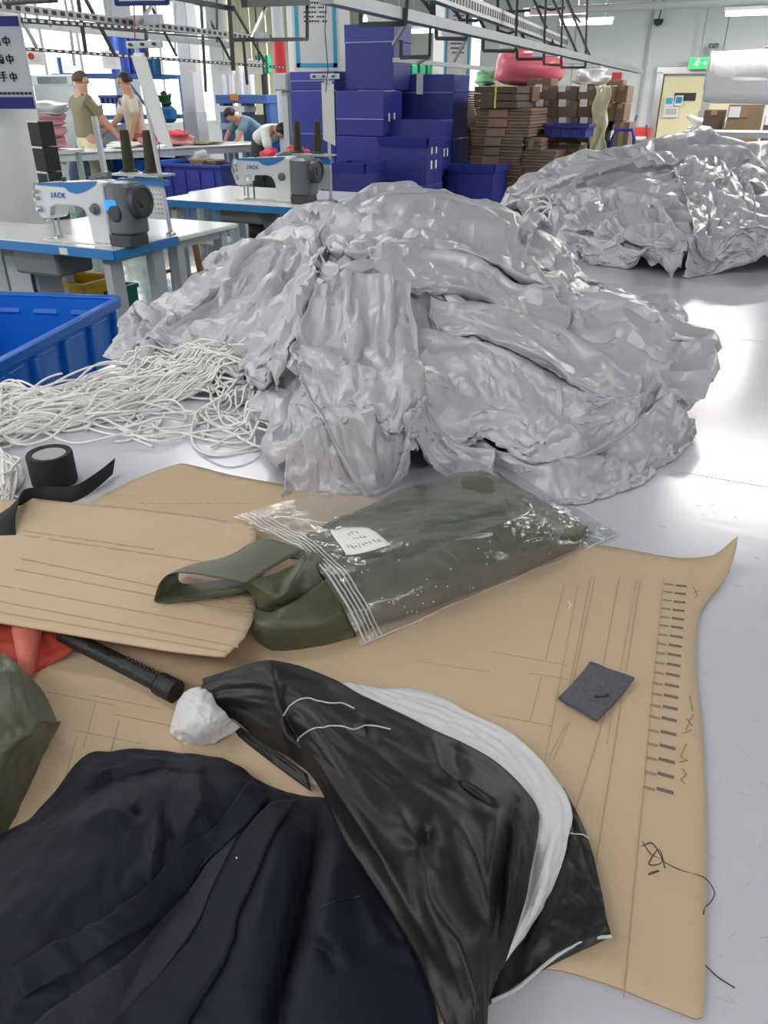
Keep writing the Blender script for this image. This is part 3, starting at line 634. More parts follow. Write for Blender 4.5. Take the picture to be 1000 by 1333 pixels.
M_cord = mat('white cord', (.90, .89, .87), .6, bump=.2, bscale=300)
m = MB(); kn = FT2.hit(718, 268, .01)
for (pts) in (((718, 268), (705, 262), (690, 272), (680, 285), (672, 297)), ((718, 268), (700, 272), (692, 285), (690, 305)), ((718, 268), (716, 282), (709, 296), (704, 306)), ((718, 268), (712, 256), (690, 258), (668, 262)), ((718, 268), (703, 280), (685, 290), (676, 292))):
    q = [FT2.hit(x, y, .012) for x, y in pts]; c = resample(np.array(q)[:, None, :].repeat(2, 1), 20, 2)[:, 0]; m.tube([Vector(v)-h2.location for v in c], .0075, 6)
m.build('tie_tape', M_cord, h2, smooth='all')['kind'] = 'stuff'
# ------------------------------------------------------------------ the tangle of white cords
rr = random.Random(5)
def cz(x, y): return max(TZ, float(FT(x, y)) if BOX1[0] < x < BOX1[1]-.1 and BOX1[2] < y < BOX1[3]-.1 else TZ)
def cord(mb, px, r=.0033, lift=None, org=Vector()):
    P = [atz(x, y, TZ+max(0., min(.09, (525-y)/60*.08))*min(1., max(0., (x-150)/120.))) for x, y in px]; c = resample(np.array(P)[:, None, :].repeat(2, 1), len(P)*6, 2)[:, 0]
    out = []; ph = rr.uniform(0, 6); L = len(c)
    for k, q in enumerate(c):
        z = max(q[2], min(cz(q[0], q[1]), q[2]+.03)); h = (lift if lift is not None else 0)*(.55+.45*math.sin(ph+k*.35)); out.append(Vector((q[0], q[1], z+r+.0005+max(0, h)))-org)
    mb.tube(out, r, 5)
ct_o = atz(170, 540, TZ)
m = MB()
for k in range(76):                                                    # the main bundle, from the fabric to the table edge
    f = k/75; y0 = 455+rr.uniform(0, 65); x0 = 300+rr.uniform(-25, 95); e = rr.uniform(-1, 1)
    mid = [(x0, y0)]
    for q, (bx_, by_, sp_) in enumerate(((255, 490, 20), (205, 508, 26), (150, 522, 30), (95, 535, 28), (45, 545, 24), (5, 560, 26))):
        mid.append((bx_+rr.uniform(-18, 18), by_+e*sp_+rr.uniform(-10, 10)))
    if k % 3 == 0: mid += [(-20+rr.uniform(-15, 15), 590+rr.uniform(-20, 30)), (18+rr.uniform(-14, 14), 620+rr.uniform(-15, 15)), (8+rr.uniform(-20, 12), 655)]
    elif k % 3 == 1: mid += [(-60, 560+rr.uniform(-20, 40))]
    else: mid += [(-10+rr.uniform(-20, 20), 535+rr.uniform(-15, 15)), (20+rr.uniform(-20, 20), 518+rr.uniform(-12, 12)), (60+rr.uniform(-20, 30), 530+rr.uniform(-10, 10))]
    cord(m, mid, lift=rr.uniform(0, .05), org=ct_o)
for lp in (((395, 470), (330, 500), (262, 545), (252, 580), (285, 600), (325, 596), (352, 582), (345, 572), (300, 575), (275, 585)), ((330, 490), (290, 520), (252, 560), (262, 590), (300, 592), (332, 580), (322, 560)), ((345, 500), (356, 530), (350, 560), (318, 580), (268, 575), (230, 570), (180, 575)),
           ((390, 590), (340, 575), (310, 560), (285, 540), (268, 500), (250, 480)), ((372, 588), (330, 583), (290, 566), (255, 568), (200, 580), (150, 560)), ((335, 505), (300, 545), (250, 556), (190, 560), (140, 545), (110, 555), (150, 572), (210, 574)),
           ((150, 480), (170, 470), (195, 478), (205, 492), (190, 500), (160, 520)), ((110, 500), (125, 487), (150, 484), (172, 490)), ((0, 520), (20, 515), (38, 525), (25, 533), (0, 528)), ((235, 485), (240, 476), (250, 478), (252, 488)), ((180, 480), (188, 474), (215, 480), (235, 492)),
           ((320, 500), (335, 525), (336, 545), (325, 560), (300, 575)), ((310, 490), (328, 510), (330, 540), (300, 570), (262, 570)), ((60, 570), (100, 580), (150, 576), (200, 560), (215, 545))):
    cord(m, lp, r=.0034, lift=rr.uniform(0, .015), org=ct_o)
for k in range(26):
    cx, cy = rr.uniform(60, 340), rr.uniform(500, 560); a0 = rr.uniform(0, 6); R1, R2 = rr.uniform(25, 65), rr.uniform(10, 26)
    cord(m, [(cx+R1*math.cos(a0+q*.7), cy+R2*math.sin(a0+q*.7)) for q in range(8)], lift=rr.uniform(0, .03), org=ct_o)
tc = bpy.data.objects.new('cord_tangle', None); C.objects.link(tc); tc.location = ct_o; tag(tc, 'tangle of thin white cords spilling from the silver fabric heap to the blue bin', 'cord')
m.build('cord_strands', M_cord, tc, smooth='all')['kind'] = 'stuff'
q = FT.hit(312, 455, .02); MB().box(q-ct_o, (.035, .006, .04), Matrix.Rotation(.5, 3, 'X')).build('cord_tag', M_paper, tc)
# ------------------------------------------------------------------ boxes and cartons
def front(px0, px1, y0, y1, Y, v=None):
    "centre of the foot, width and height of an upright front face seen at this place, turned with the building"
    v = aty((px0+px1)/2, (y0+y1)/2, Y).dot(E2) if v is None else v
    ym = (y0+y1)/2; hit = lambda px, py: CAMV+ray(px, py)*(v/ray(px, py).dot(E2))
    a, b = hit(px0, ym), hit(px1, ym); xm = (px0+px1)/2
    return Vector(((a.x+b.x)/2, (a.y+b.y)/2, hit(xm, y1).z)), (b-a).dot(E1)*.985, hit(xm, y0).z-hit(xm, y1).z
def blue_box(px0, px1, y0, y1, Y, dep, label, z0=None, lid=.27, seam=True, slots=0, open_=False, tab=0):
    c, W, H = front(px0, px1, y0, y1, Y)
    if z0 is not None: H = H+c.z-z0; c.z = z0
    t = thing('blue_box', c+E2*dep/2, label, 'box', BR, 'blue corrugated boxes')
    hl = H*lid
    if open_:
        m = MB(); e = .012
        m.box((0, -dep/2+e/2, H/2), (W, e, H)).box((0, dep/2-e/2, H/2), (W, e, H)).box((-W/2+e/2, 0, H/2), (e, dep-2*e, H)).box((W/2-e/2, 0, H/2), (e, dep-2*e, H)).box((0, 0, .01), (W-2*e, dep-2*e, .02)); m.build('body', M_navy, t)
        MB().box((0, -dep/2-.02, H-.04), (W*.98, .012, .10), Matrix.Rotation(.25, 3, 'X')).build('flap', M_navy2, t)
        MB().box((W/2+.02, 0, H-.04), (.012, dep*.95, .10), Matrix.Rotation(.25, 3, 'Y')).build('flap', M_navy2, t)
    else:
        MB().box((0, 0, (H-hl)/2), (W*.985, dep*.985, H-hl)).build('body', M_navy, t, bevel=.008)
        MB().box((0, 0, H-hl/2), (W, dep, hl)).build('lid', M_navy2, t, bevel=.008)
        MB().box((0, -dep/2-.003, H-hl), (W, .006, .012)).build('edge_tape', mat('clear tape', (.25, .3, .6), .25) if 'clear tape' not in bpy.data.materials else bpy.data.materials['clear tape'], t)
    for k in range(slots): MB().box((W/2+.004, -dep*.22+.28*dep*(k % 2), H*(.42+.33*(k//2))), (.006, .035, .09)).build('label_tag', M_paper, t)
    if tab: MB().box((tab*W, -dep/2-.006, H*.86), (.09, .008, .24)).build('paper_tab', M_paper, t)
    return t
blue_box(380, 437, 118, 238, 11.2, .5, 'lower blue box of the stack under the notice, partly behind a hanging white card', z0=0, lid=.32)
blue_box(377, 436, 93, 118, 11.22, .45, 'short blue box on top of the stack beneath the notice', z0=aty(400, 118, 11.2).z+.005, lid=.5)
blue_box(437, 449, 93, 118, 11.75, .4, 'narrow dark blue box end squeezed behind the tall blue box', z0=0)
blue_box(438, 500, 178, 262, 10.6, .55, 'blue box with taped seam at the bottom beneath two stacked blue boxes', z0=0, lid=.3)
blue_box(437, 500, 118, 178, 10.65, .55, 'blue box with tape across its middle, in the centre of the stack', z0=aty(460, 178, 10.6).z+.005, lid=.62, slots=2)
blue_box(448, 513, 31, 118, 11.0, .55, 'tall blue box at the very top of the stack', z0=aty(460, 118, 10.65).z+.01, lid=.27)
blue_box(514, 590, 97, 185, 11.3, .6, 'wide blue box with a white paper tab, behind the open boxes', z0=aty(550, 180, 11.3).z+.01, lid=.28, tab=-.07)
blue_box(514, 590, 180, 262, 11.3, .6, 'blue box carrying the wide box with the paper tab', z0=0, lid=.3)
blue_box(506, 575, 156, 190, 10.6, .4, 'low blue box with tape edges squeezed behind the big open box', z0=aty(540, 200, 10.55).z-.25, lid=.4, slots=2)
blue_box(492, 556, 240, 300, 9.75, .5, 'blue box at floor level beneath the large smooth fronted box', z0=0, lid=.3)
blue_box(492, 556, 180, 240, 9.77, .5, 'large smooth fronted blue box with white tags on its side', z0=aty(520, 240, 9.75).z+.005, open_=True, slots=4)
blue_box(430, 475, 213, 262, 9.2, .5, 'small low blue box behind the second sewing table', z0=0, open_=True)
blue_box(583, 642, 215, 262, 10.4, .6, 'low open blue box beside the flat carton stack', z0=0, open_=True)
M_cart = [mat('carton brown %d' % k, c, .7, noise=.1, nscale=6) for k, c in enumerate(((.20, .132, .086), (.165, .106, .07), (.28, .185, .118), (.11, .073, .052)))]  # browns darkened: the shade on the cartons is put into their colour
M_tape = mat('brown tape', (.36, .24, .14), .35); M_film = mat('stretch film', (.75, .75, .76), .2)
M_strap = mat('yellow strap', (.75, .65, .05), .5)
# stacks of flat cartons, every bundle a thing
def flat_stack(px0, px1, y0, y1, Y, dep, n, label, dark=0, strap=None, grp='bundles of flat cartons', pale=False):
    c, W, H = front(px0, px1, y0, y1, Y); h = H/n; r = random.Random(int(px0+y0))
    for k in range(n):
        t = thing('carton_bundle', c+E2*dep/2+Vector((r.uniform(-.02, .02), r.uniform(-.02, .02), h*k)), (label[1] % ('topmost', 'second from the top', 'third from the top', 'fourth from the top', 'fifth from the top', 'sixth from the top', 'lowest')[n-1-k] if n > 1 else label[0]), 'carton bundle', BR+r.uniform(-.015, .015), grp)
        ns = 3
        for q in range(ns):
            MB().box((r.uniform(-.01, .01), r.uniform(-.01, .01), h*(q+.5)/ns), (W, dep, h/ns*.86)).build('sheet', M_cart[3 if dark else (q+k) % 2], t)
        if pale: MB().box((-W*.08, -dep/2-.012, h*.45), (W*.34, .012, h*.8)).build('pale_wrap', M_cart[2], t)
        if strap: MB().box((0, 0, h*.5), (.02, dep+.03, h*1.02)).build('strap', M_strap, t)
    return c.z+H
flat_stack(613, 676, 178, 262, 10.9, .8, 7, ('topmost of the carton bundles in the pale wrapped stack behind the low open blue box', 'flat carton bundle, %s in the pale wrapped stack'), pale=True)
flat_stack(617, 690, 141, 178, 10.92, .8, 3, ('brown carton bundle directly under the dark strapped bundle', 'brown carton bundle, %s in the wide layer under the dark strapped bundle'), pale=True)
flat_stack(618, 674, 112, 141, 10.92, .78, 1, ('dark carton bundle with a yellow strap on top of its stack', ''), dark=1, strap=True)
flat_stack(676, 722, 196, 262, 10.75, .55, 6, ('topmost flat carton of the small leaning stack beside the wrapped pallet', 'flat carton, %s in the small stack beside the wrapped pallet'), pale=False)
flat_stack(683, 704, 180, 196, 10.8, .35, 1, ('short pale carton bundle lying on the small stack', ''), pale=True)
flat_stack(588, 610, 118, 165, 12.4, .5, 5, ('top dark carton in the stack between the wide blue box and the column', 'dark carton, %s in the stack between the blue box and the column'), dark=1)
flat_stack(588, 612, 165, 268, 12.3, .5, 6, ('brown carton directly below the dark cartons by the column', 'brown carton, %s in the pile below the dark cartons by the column'))
flat_stack(722, 752, 190, 262, 11.2, .4, 6, ('topmost carton of the narrow stack darkened for shade below the blue crate', 'carton darkened for shade, %s in the narrow stack below the long blue crate'), dark=1)  # darkest brown paints the shade on this stack
# closed cartons on the wrapped pallet
def carton(px0, px1, y0, y1, Y, dep, label, mt=0, tag_=True, z0=None, grp='brown cartons', rz=0., flaps=False, open_=False, v=None):
    c, W, H = front(px0, px1, y0, y1, Y, v)
    if z0 is not None: H += c.z-z0; c.z = z0
    t = thing('carton', c+E2*dep/2, label, 'carton', BR+rz, grp)
    MB().box((0, 0, H/2), (W*.985, dep, H*.99)).build('body', M_cart[mt], t, bevel=.008)
    MB().box((0, 0, H*.995), (.06, dep*1.004, .006)).box((0, -dep/2-.002, H*.86), (.06, .004, H*.26)).build('tape', M_tape, t)
    if flaps:
        MB().box((0, -dep*.25, H+.005), (W, dep*.49, .012)).build('flap', M_cart[2], t); MB().box((0, dep*.25, H+.005), (W, dep*.49, .012)).build('flap', M_cart[2], t)
    if tag_: MB().box((-W*.3, -dep/2-.004, H*.86), (.10, .006, .09)).build('label_sheet', M_paper, t)
    return t
VP_ = aty(740, 150, 11.8).dot(E2); VO_ = VP_+.15
for r_, (y0, y1) in enumerate(((112, 131), (131, 153), (153, 185), (185, 222), (222, 262))):
    for q, (x0, x1) in enumerate(((696, 726), (726, 752), (752, 786))):
        if r_ == 0 and q == 0: x0 = 694
        where = ('beside the flat stack', 'middle column', 'at the film corner')[q]
        row = ('top row', 'second row', 'third row', 'fourth row', 'bottom row')[r_]
        carton(x0, x1, y0, y1, 11.8, .62, 'carton in the %s of the wrapped pallet, %s' % (row, where), (q+r_) % 2, z0=0 if r_ == 4 else None, v=VP_)
carton(673, 694, 112, 132, 11.4, .35, 'wrapped carton squeezed between the dark strapped bundle and the pallet', 1, False)
carton(686, 718, 102, 112, 12.0, .4, 'long flat carton lying across the top of the pallet', 0, False)
carton(788, 802, 112, 133, 12.4, .5, 'small carton on top of the tall pile behind the film wrapped corner', 2, False, v=VO_)
carton(802, 817, 111, 134, 12.4, .5, 'small carton at the outer end on top of the pile, by the wall', 0, False, v=VO_)
carton(787, 800, 134, 158, 12.35, .5, 'carton below the small top carton, behind the film wrapped corner', 1, False, v=VO_)
carton(800, 813, 135, 158, 12.35, .5, 'carton at the outer end of the pile, second from the top', 1, False, v=VO_)
carton(794, 814, 158, 262, 12.3, .5, 'tall carton at the foot of the outer pile', 0, False, z0=0, v=VO_)
t = carton(789, 812, 104, 111, 12.2, .3, 'grey lidded tray lying on the outer pile', 0, False)
# film hanging down the pallet corner
P = np.zeros((14, 7, 3)); tp, bt = aty(783, 112, 11.62), aty(770, 235, 11.62)
for i in range(14):
    for j in range(7):
        f = i/13; p = tp.lerp(bt, f); P[i, j] = (p.x+(j-3)*.028*(1+.3*f)+.02*math.sin(i*1.7+j), 11.60-.02*math.sin(j*2.1+i*.9)-j*.02, max(.05, p.z))
o = MB().grid(resample(P, 40, 20)).build('stretch_film', mat('hanging clear film', (.80, .72, .48), .15, spec=1.), smooth='all', solid=.004); tag(o, 'strip of clear stretch film hanging down the corner of the wrapped pallet', 'plastic film')
def crate(px0, px1, y0, y1, Y, dep, label, m, grp='blue crates', z0=None, name='blue_crate', rz=BR):
    c, W, H = front(px0, px1, y0, y1, Y)
    if z0 is not None: H += c.z-z0; c.z = z0
    t = thing(name, c+E2*dep/2, label, 'crate', rz, grp); e = .015
    b = MB()
    b.box((0, -dep/2+e, H/2), (W*.95, e, H)).box((0, dep/2-e, H/2), (W*.95, e, H)).box((-W*.475, 0, H/2), (e, dep-e, H)).box((W*.475, 0, H/2), (e, dep-e, H)).box((0, 0, .01), (W*.94, dep*.95, .02)); b.build('body', m, t)
    b = MB()
    for (x, y, sx, sy) in ((0, -dep/2, W, .05), (0, dep/2, W, .05), (-W/2, 0, .05, dep), (W/2, 0, .05, dep)): b.box((x, y, H-.02), (sx, sy, .045))
    b.build('rim', m, t, bevel=.006)
    b = MB()
    for k in range(4): b.box((W*(-.36+.24*k), -dep/2-.006, H*.45), (.025, .02, H*.8))
    b.build('ribs', m, t)
    return t
crate(708, 764, 162, 179, 11.05, .5, 'long blue crate lying in front of the wrapped pallet', M_navy)
crate(786, 797, 157, 170, 12.0, .3, 'small blue crate wedged beside the outer carton pile', M_navy)
t = thing('hand_truck', aty(806, 222, 11.2)*1, 'dark blue hand truck standing by the outer carton pile', 'hand truck', BR); t.location.z = 0
MB().tube([(-.14, 0, .1), (-.14, 0, 1.0), (-.1, 0, 1.1), (.1, 0, 1.1), (.14, 0, 1.0), (.14, 0, .1)], .022, 8).build('frame', M_navy2, t); MB().box((0, -.15, .03), (.36, .3, .02)).build('toe_plate', M_band, t)
for sx in (-1, 1): MB().lathe([(.03, -.03), (.1, -.03), (.1, .03), (.03, .03)], (sx*.17, .08, .1), 14, Matrix.Rotation(PI/2, 3, 'Y')).build('wheel', M_dark, t)
# soft bags: a rounded bag with a gathered, lumpy surface
def bag(name, c, r, m, label, cat, seed=1, lump=.12, grp=None, rz=0, tie=False):
    n = 26; T = np.linspace(0, 2*PI, n+1)[None, :]; F = np.linspace(0, PI, 15)[:, None]
    nz = noise2(15, n+1, 6, seed); nz[:, -1] = nz[:, 0]; nz[0] = nz[0, 0]; nz[-1] = nz[-1, 0]; q = 1+lump*nz
    pw = lambda a, e: np.sign(a)*np.abs(a)**e
    X = r[0]*pw(np.sin(F), .7)*pw(np.cos(T), .8)*q; Y = r[1]*pw(np.sin(F), .7)*pw(np.sin(T), .8)*q; Z_ = r[2]*(1-pw(np.cos(F), .75))*(1+.5*lump*nz)
    P = np.stack([X, Y, Z_], -1)
    if tie: k = np.clip((np.pi-F-0)/PI, 0, 1)
    mb = MB().grid(resample(P, 30, 52))
    if rz: R = Matrix.Rotation(rz, 3, 'Z'); mb.v = [tuple(R @ Vector(v)) for v in mb.v]
    t = thing(name, c, label, cat, 0, grp)
    mb.build('bag_body', m, t, smooth='all')
    return t
M_pink = mat('pink plastic film', (.86, .19, .25), .3, noise=.15, nscale=5, bump=.4, bscale=9); M_wfilm = mat('white plastic film', (.80, .80, .82), .25, bump=.5, bscale=18, spec=.8)
c, W, H = front(650, 742, 66, 112, 13.6); bag('plastic_bag', Vector((c.x, 13.9, c.z)), (W*.5, .5, H*.5), M_pink, 'huge pink plastic bag behind the carton pallet', 'bag', 4, .12)
c2, W, H = front(655, 720, 60, 80, 14.4); bag('plastic_bag', Vector((c2.x, 14.8, c2.z)), (W*.5, .45, H*.55), M_pink, 'smaller pink plastic bag heaped behind the huge pink bag', 'bag', 9, .12)
carton(650, 742, 112, 262, 13.3, 1.2, 'long carton block darkened for shade beneath the pink bags', 3, False, z0=0)  # shade under the bags painted with the darkest brown
c, W, H = front(752, 793, 89, 112, 12.0); bag('plastic_bag', Vector((c.x, 12.1, c.z)), (W*.42, .25, H*.45), M_wfilm, 'crumpled clear plastic bag on top of the wrapped pallet', 'bag', 6, .5)
c, W, H = front(624, 646, 95, 112, 14.8); bag('green_bag', Vector((c.x, 15, c.z)), (W*.6, .4, H*.6), mat('pale green plastic', (.25, .62, .30), .5), 'pale green bag beside the huge pink bag', 'bag', 3, .3)
carton(622, 648, 112, 262, 14.6, .8, 'carton darkened for shade beneath the pale green bag', 3, False, z0=0)  # dark body colour stands in for shade here
# right hand side: wrapped roll, cartons, camouflage bag, dark plastic
cr = [(908, 150, 190, 8.6, 'brown carton with a folded lid beside the cream door', 1), (945, 140, 187, 8.2, 'light brown carton with its top flap shut beneath the wrapped roll', 2), (990, 150, 195, 8.4, 'brown carton at the picture edge beyond the lighter carton', 1)]
rt = thing('side_table', B(*[aty(960, 190, 8.4).dot(E) for E in (E1, E2)]), 'low white table carrying the cartons beside the wrapped roll', 'table', BR)
zt = aty(960, 190, 8.4).z; MB().box((.5, .25, zt-.03), (2.6, 1.3, .05)).build('top', M_white, rt)
for sx in (-.6, 1.6):
    for sy in (-.25, .7): MB().box((sx, sy, (zt-.05)/2), (.06, .06, zt-.05)).build('leg', M_grey, rt)
carton(912, 945, 168, 188, 8.5, .45, 'plain brown carton low down beside the cream door', 1, False, z0=zt)
carton(915, 942, 143, 168, 8.55, .4, 'opened brown carton with dark inside stacked beside the cream door', 3, False)
carton(944, 990, 138, 188, 8.1, .45, 'light brown carton with its top flaps under the wrapped roll', 2, True, z0=zt, flaps=True)
carton(992, 1035, 150, 190, 8.2, .45, 'brown carton beyond the light carton at the picture edge', 1, True, z0=zt)
c = aty(920, 100, 7.4); d_ = aty(1010, 112, 7.0)
t = thing('wrapped_roll', (c.x, c.y, c.z-.19), 'thick fabric roll wrapped in white plastic above the cartons', 'fabric roll', 0)
ax = Vector((1, -.35, -.02)).normalized(); n = 40; ups = Vector((0, 0, 1)); sd = ax.cross(ups).normalized()
P = np.zeros((14, n+1, 3)); rr = np.interp(np.linspace(0, 1, 14), [0, .03, .1, .6, 1], [.02, .15, .185, .2, .19]); nz = noise2(14, n+1, 7, 5); nz[:, -1] = nz[:, 0]
for i in range(14):
    for k in range(n+1):
        a = 2*PI*k/n; R_ = rr[i]*(1+.05*nz[i, k]); L_ = (0, .0, .03, .1, .25, .4, .55, .7, .85, 1., 1.15, 1.3, 1.45, 1.6)[i]
        P[i, k] = ax*L_+sd*(math.cos(a)*R_)+ups*(math.sin(a)*R_+.19)
MB().grid(resample(P, 60, 80)).build('wrapping', M_wfilm, t, smooth='all')
MB().tube([Vector((0, 0, .19))-ax*.01, Vector((0, 0, .19))+ax*1.6], .1, 14).build('core', M_paper, t)
# a steel rack that carries the roll
rk = thing('roll_stand', (d_.x+.05, d_.y+.12, 0), 'steel stand carrying the wrapped white roll', 'rack', math.atan2(ax.y, ax.x))
zr = c.z-.39
MB().box((.1, 0, zr-.03), (1.5, .5, .04)).build('shelf', M_steel, rk)
for sx in (.25, .8):
    for sy in (-.22, .22): MB().box((sx, sy, zr/2-.02), (.04, .04, zr-.04)).build('leg', M_steel, rk)
c, W, H = front(886, 950, 140, 170, 8.9); bag('plastic_bag', Vector((c.x+.1, 9.0, c.z-.1)), (W*.42, .2, H*.5), M_wfilm, 'crumpled clear plastic packaging between the door and the light carton', 'bag', 8, .6)
M_camo = mat('camouflage cloth', (.10, .105, .05), .8, noise=.9, nscale=14, bump=.4, bscale=25)
c, W, H = front(925, 975, 178, 196, 6.6); bag('camouflage_bag', Vector((c.x, 6.7, c.z-.12)), (W*.55, .25, H*.75), M_camo, 'camouflage patterned cloth bundle behind the second grey heap', 'bag', 2, .35)
M_dfilm = mat('dark clear film', (.22, .22, .25), .22, bump=.5, bscale=20, spec=.8)
c, W, H = front(855, 905, 182, 206, 6.9); bag('dark_plastic_bag', Vector((c.x, 7.0, c.z-.12)), (W*.5, .2, H*.8), M_dfilm, 'dark translucent plastic bundle in front of the cream door', 'bag', 12, .45)
# ------------------------------------------------------------------ sewing tables, machines and thread stands
M_lam = mat('table laminate', (.80, .81, .82), .22, spec=.6); M_leg = mat('table leg grey', (.50, .52, .55), .4); M_mach = mat('machine white', (.82, .83, .82), .28, spec=.6)
M_mgrey = mat('machine grey', (.17, .175, .19), .38); M_mdark = mat('machine dark grey', (.06, .06, .068), .42); M_screen = mat('lit blue screen', (.02, .2, .9), .2, emit=(.02, .25, 1), estr=1.1)
M_cone = mat('olive thread', (.040, .036, .015), .6, bump=.3, bscale=120); M_pole = mat('pole grey white', (.68, .70, .74), .35)
SZ = .76
def table_leg(t, x, y, z1, foot=.26):
    l = MB().box((x, y, z1/2), (.055, .10, z1)).build('leg', M_leg, t, bevel=.004); return l
def sew_table(corner, W, D, label, band=True, label2=None):
    "corner: front right corner of the top; W to the left along the building, D to the back"
    t = thing('sewing_table', Vector((corner.x, corner.y, 0))-E1*W/2+E2*D/2, label, 'table', BR)
    top = MB().rbox((0, 0, SZ-.015), (W, D, .03), .03).build('top', M_lam, t, bevel=.002)
    if band:
        MB().box((0, -D/2-.004, SZ-.028), (W, .012, .052)).box((W/2+.004, 0, SZ-.028), (.012, D, .052)).build('edge_band', M_band, t, bevel=.002)
    for x in (-W/2+.1, W/2-.12):
        for y in (-D/2+.1, D/2-.08): table_leg(t, x, y, SZ-.05)
        MB().box((x, 0, .06), (.06, D, .05)).build('foot_bar', M_grey, t, bevel=.005)
        MB().box((x, 0, SZ-.07), (.05, D-.1, .04)).build('cross_bar', M_leg, t)
    MB().box((0, D/2-.12, .22), (W-.2, .04, .06)).build('stretcher', M_leg, t)
    return t
c1 = atz(148.4, 325.6, SZ); D1 = (atz(239.6, 307.6, SZ)-c1).dot(E2)
T1 = sew_table(c1, 1.5, D1, 'sewing table with blue edge behind the blue bin, carrying the machine with a lit screen')
MB().box((.75-.36, -D1/2-.0115, SZ-.03), (.06, .004, .035)).build('paper_label', M_paper, T1)
mb = MB(); mb.box((.05, -.05, SZ-.13), (.36, .28, .16)); mb.build('motor_box', M_mgrey, T1, bevel=.02)
MB().tube([(-.1, -.1, SZ-.05), (-.08, -.12, .45), (-.12, -.05, .25), (-.3, .1, .2)], .012, 6).build('cable', M_dark, T1)
MB().rbox((-.25, .05, .38), (.26, .22, .5), .03).build('control_box', M_grey, T1)
c2 = atz(393.6, 270.4, SZ); D2 = (atz(438.4, 260, SZ)-c2).dot(E2)
T2 = sew_table(c2, 1.35, D2, 'sewing table with blue front edge in front of the blue boxes')
MB().box((.05, -.05, SZ-.10), (.4, .28, .12)).build('motor_box', M_mgrey, T2, bevel=.02)
def plain_table(corner, W, D, H, label, shelf=False):
    t = thing('work_table', Vector((corner.x, corner.y, 0))-E1*W/2+E2*D/2, label, 'table', BR)
    MB().rbox((0, 0, H-.015), (W, D, .03), .015).build('top', M_lam, t)
    for x in (-W/2+.08, W/2-.1):
        for y in (-D/2+.08, D/2-.08): MB().box((x, y, H/2-.02), (.07, .07, H-.04)).build('leg', M_leg, t, bevel=.004)
        MB().box((x, 0, H-.06), (.05, D-.1, .05)).build('cross_bar', M_leg, t)
        MB().box((x, 0, .10), (.05, D-.1, .05)).build('foot_bar', M_leg, t)
    return t
cb = atz(240, 312, .745); plain_table(c1+E2*(D1+.02), 1.15, .62, .75, 'plain white extension table behind the sewing table with the blue edge')
plain_table(c2+E2*(D2+.02), 1.5, .62, .75, 'plain white table behind the second sewing table by the blue boxes')
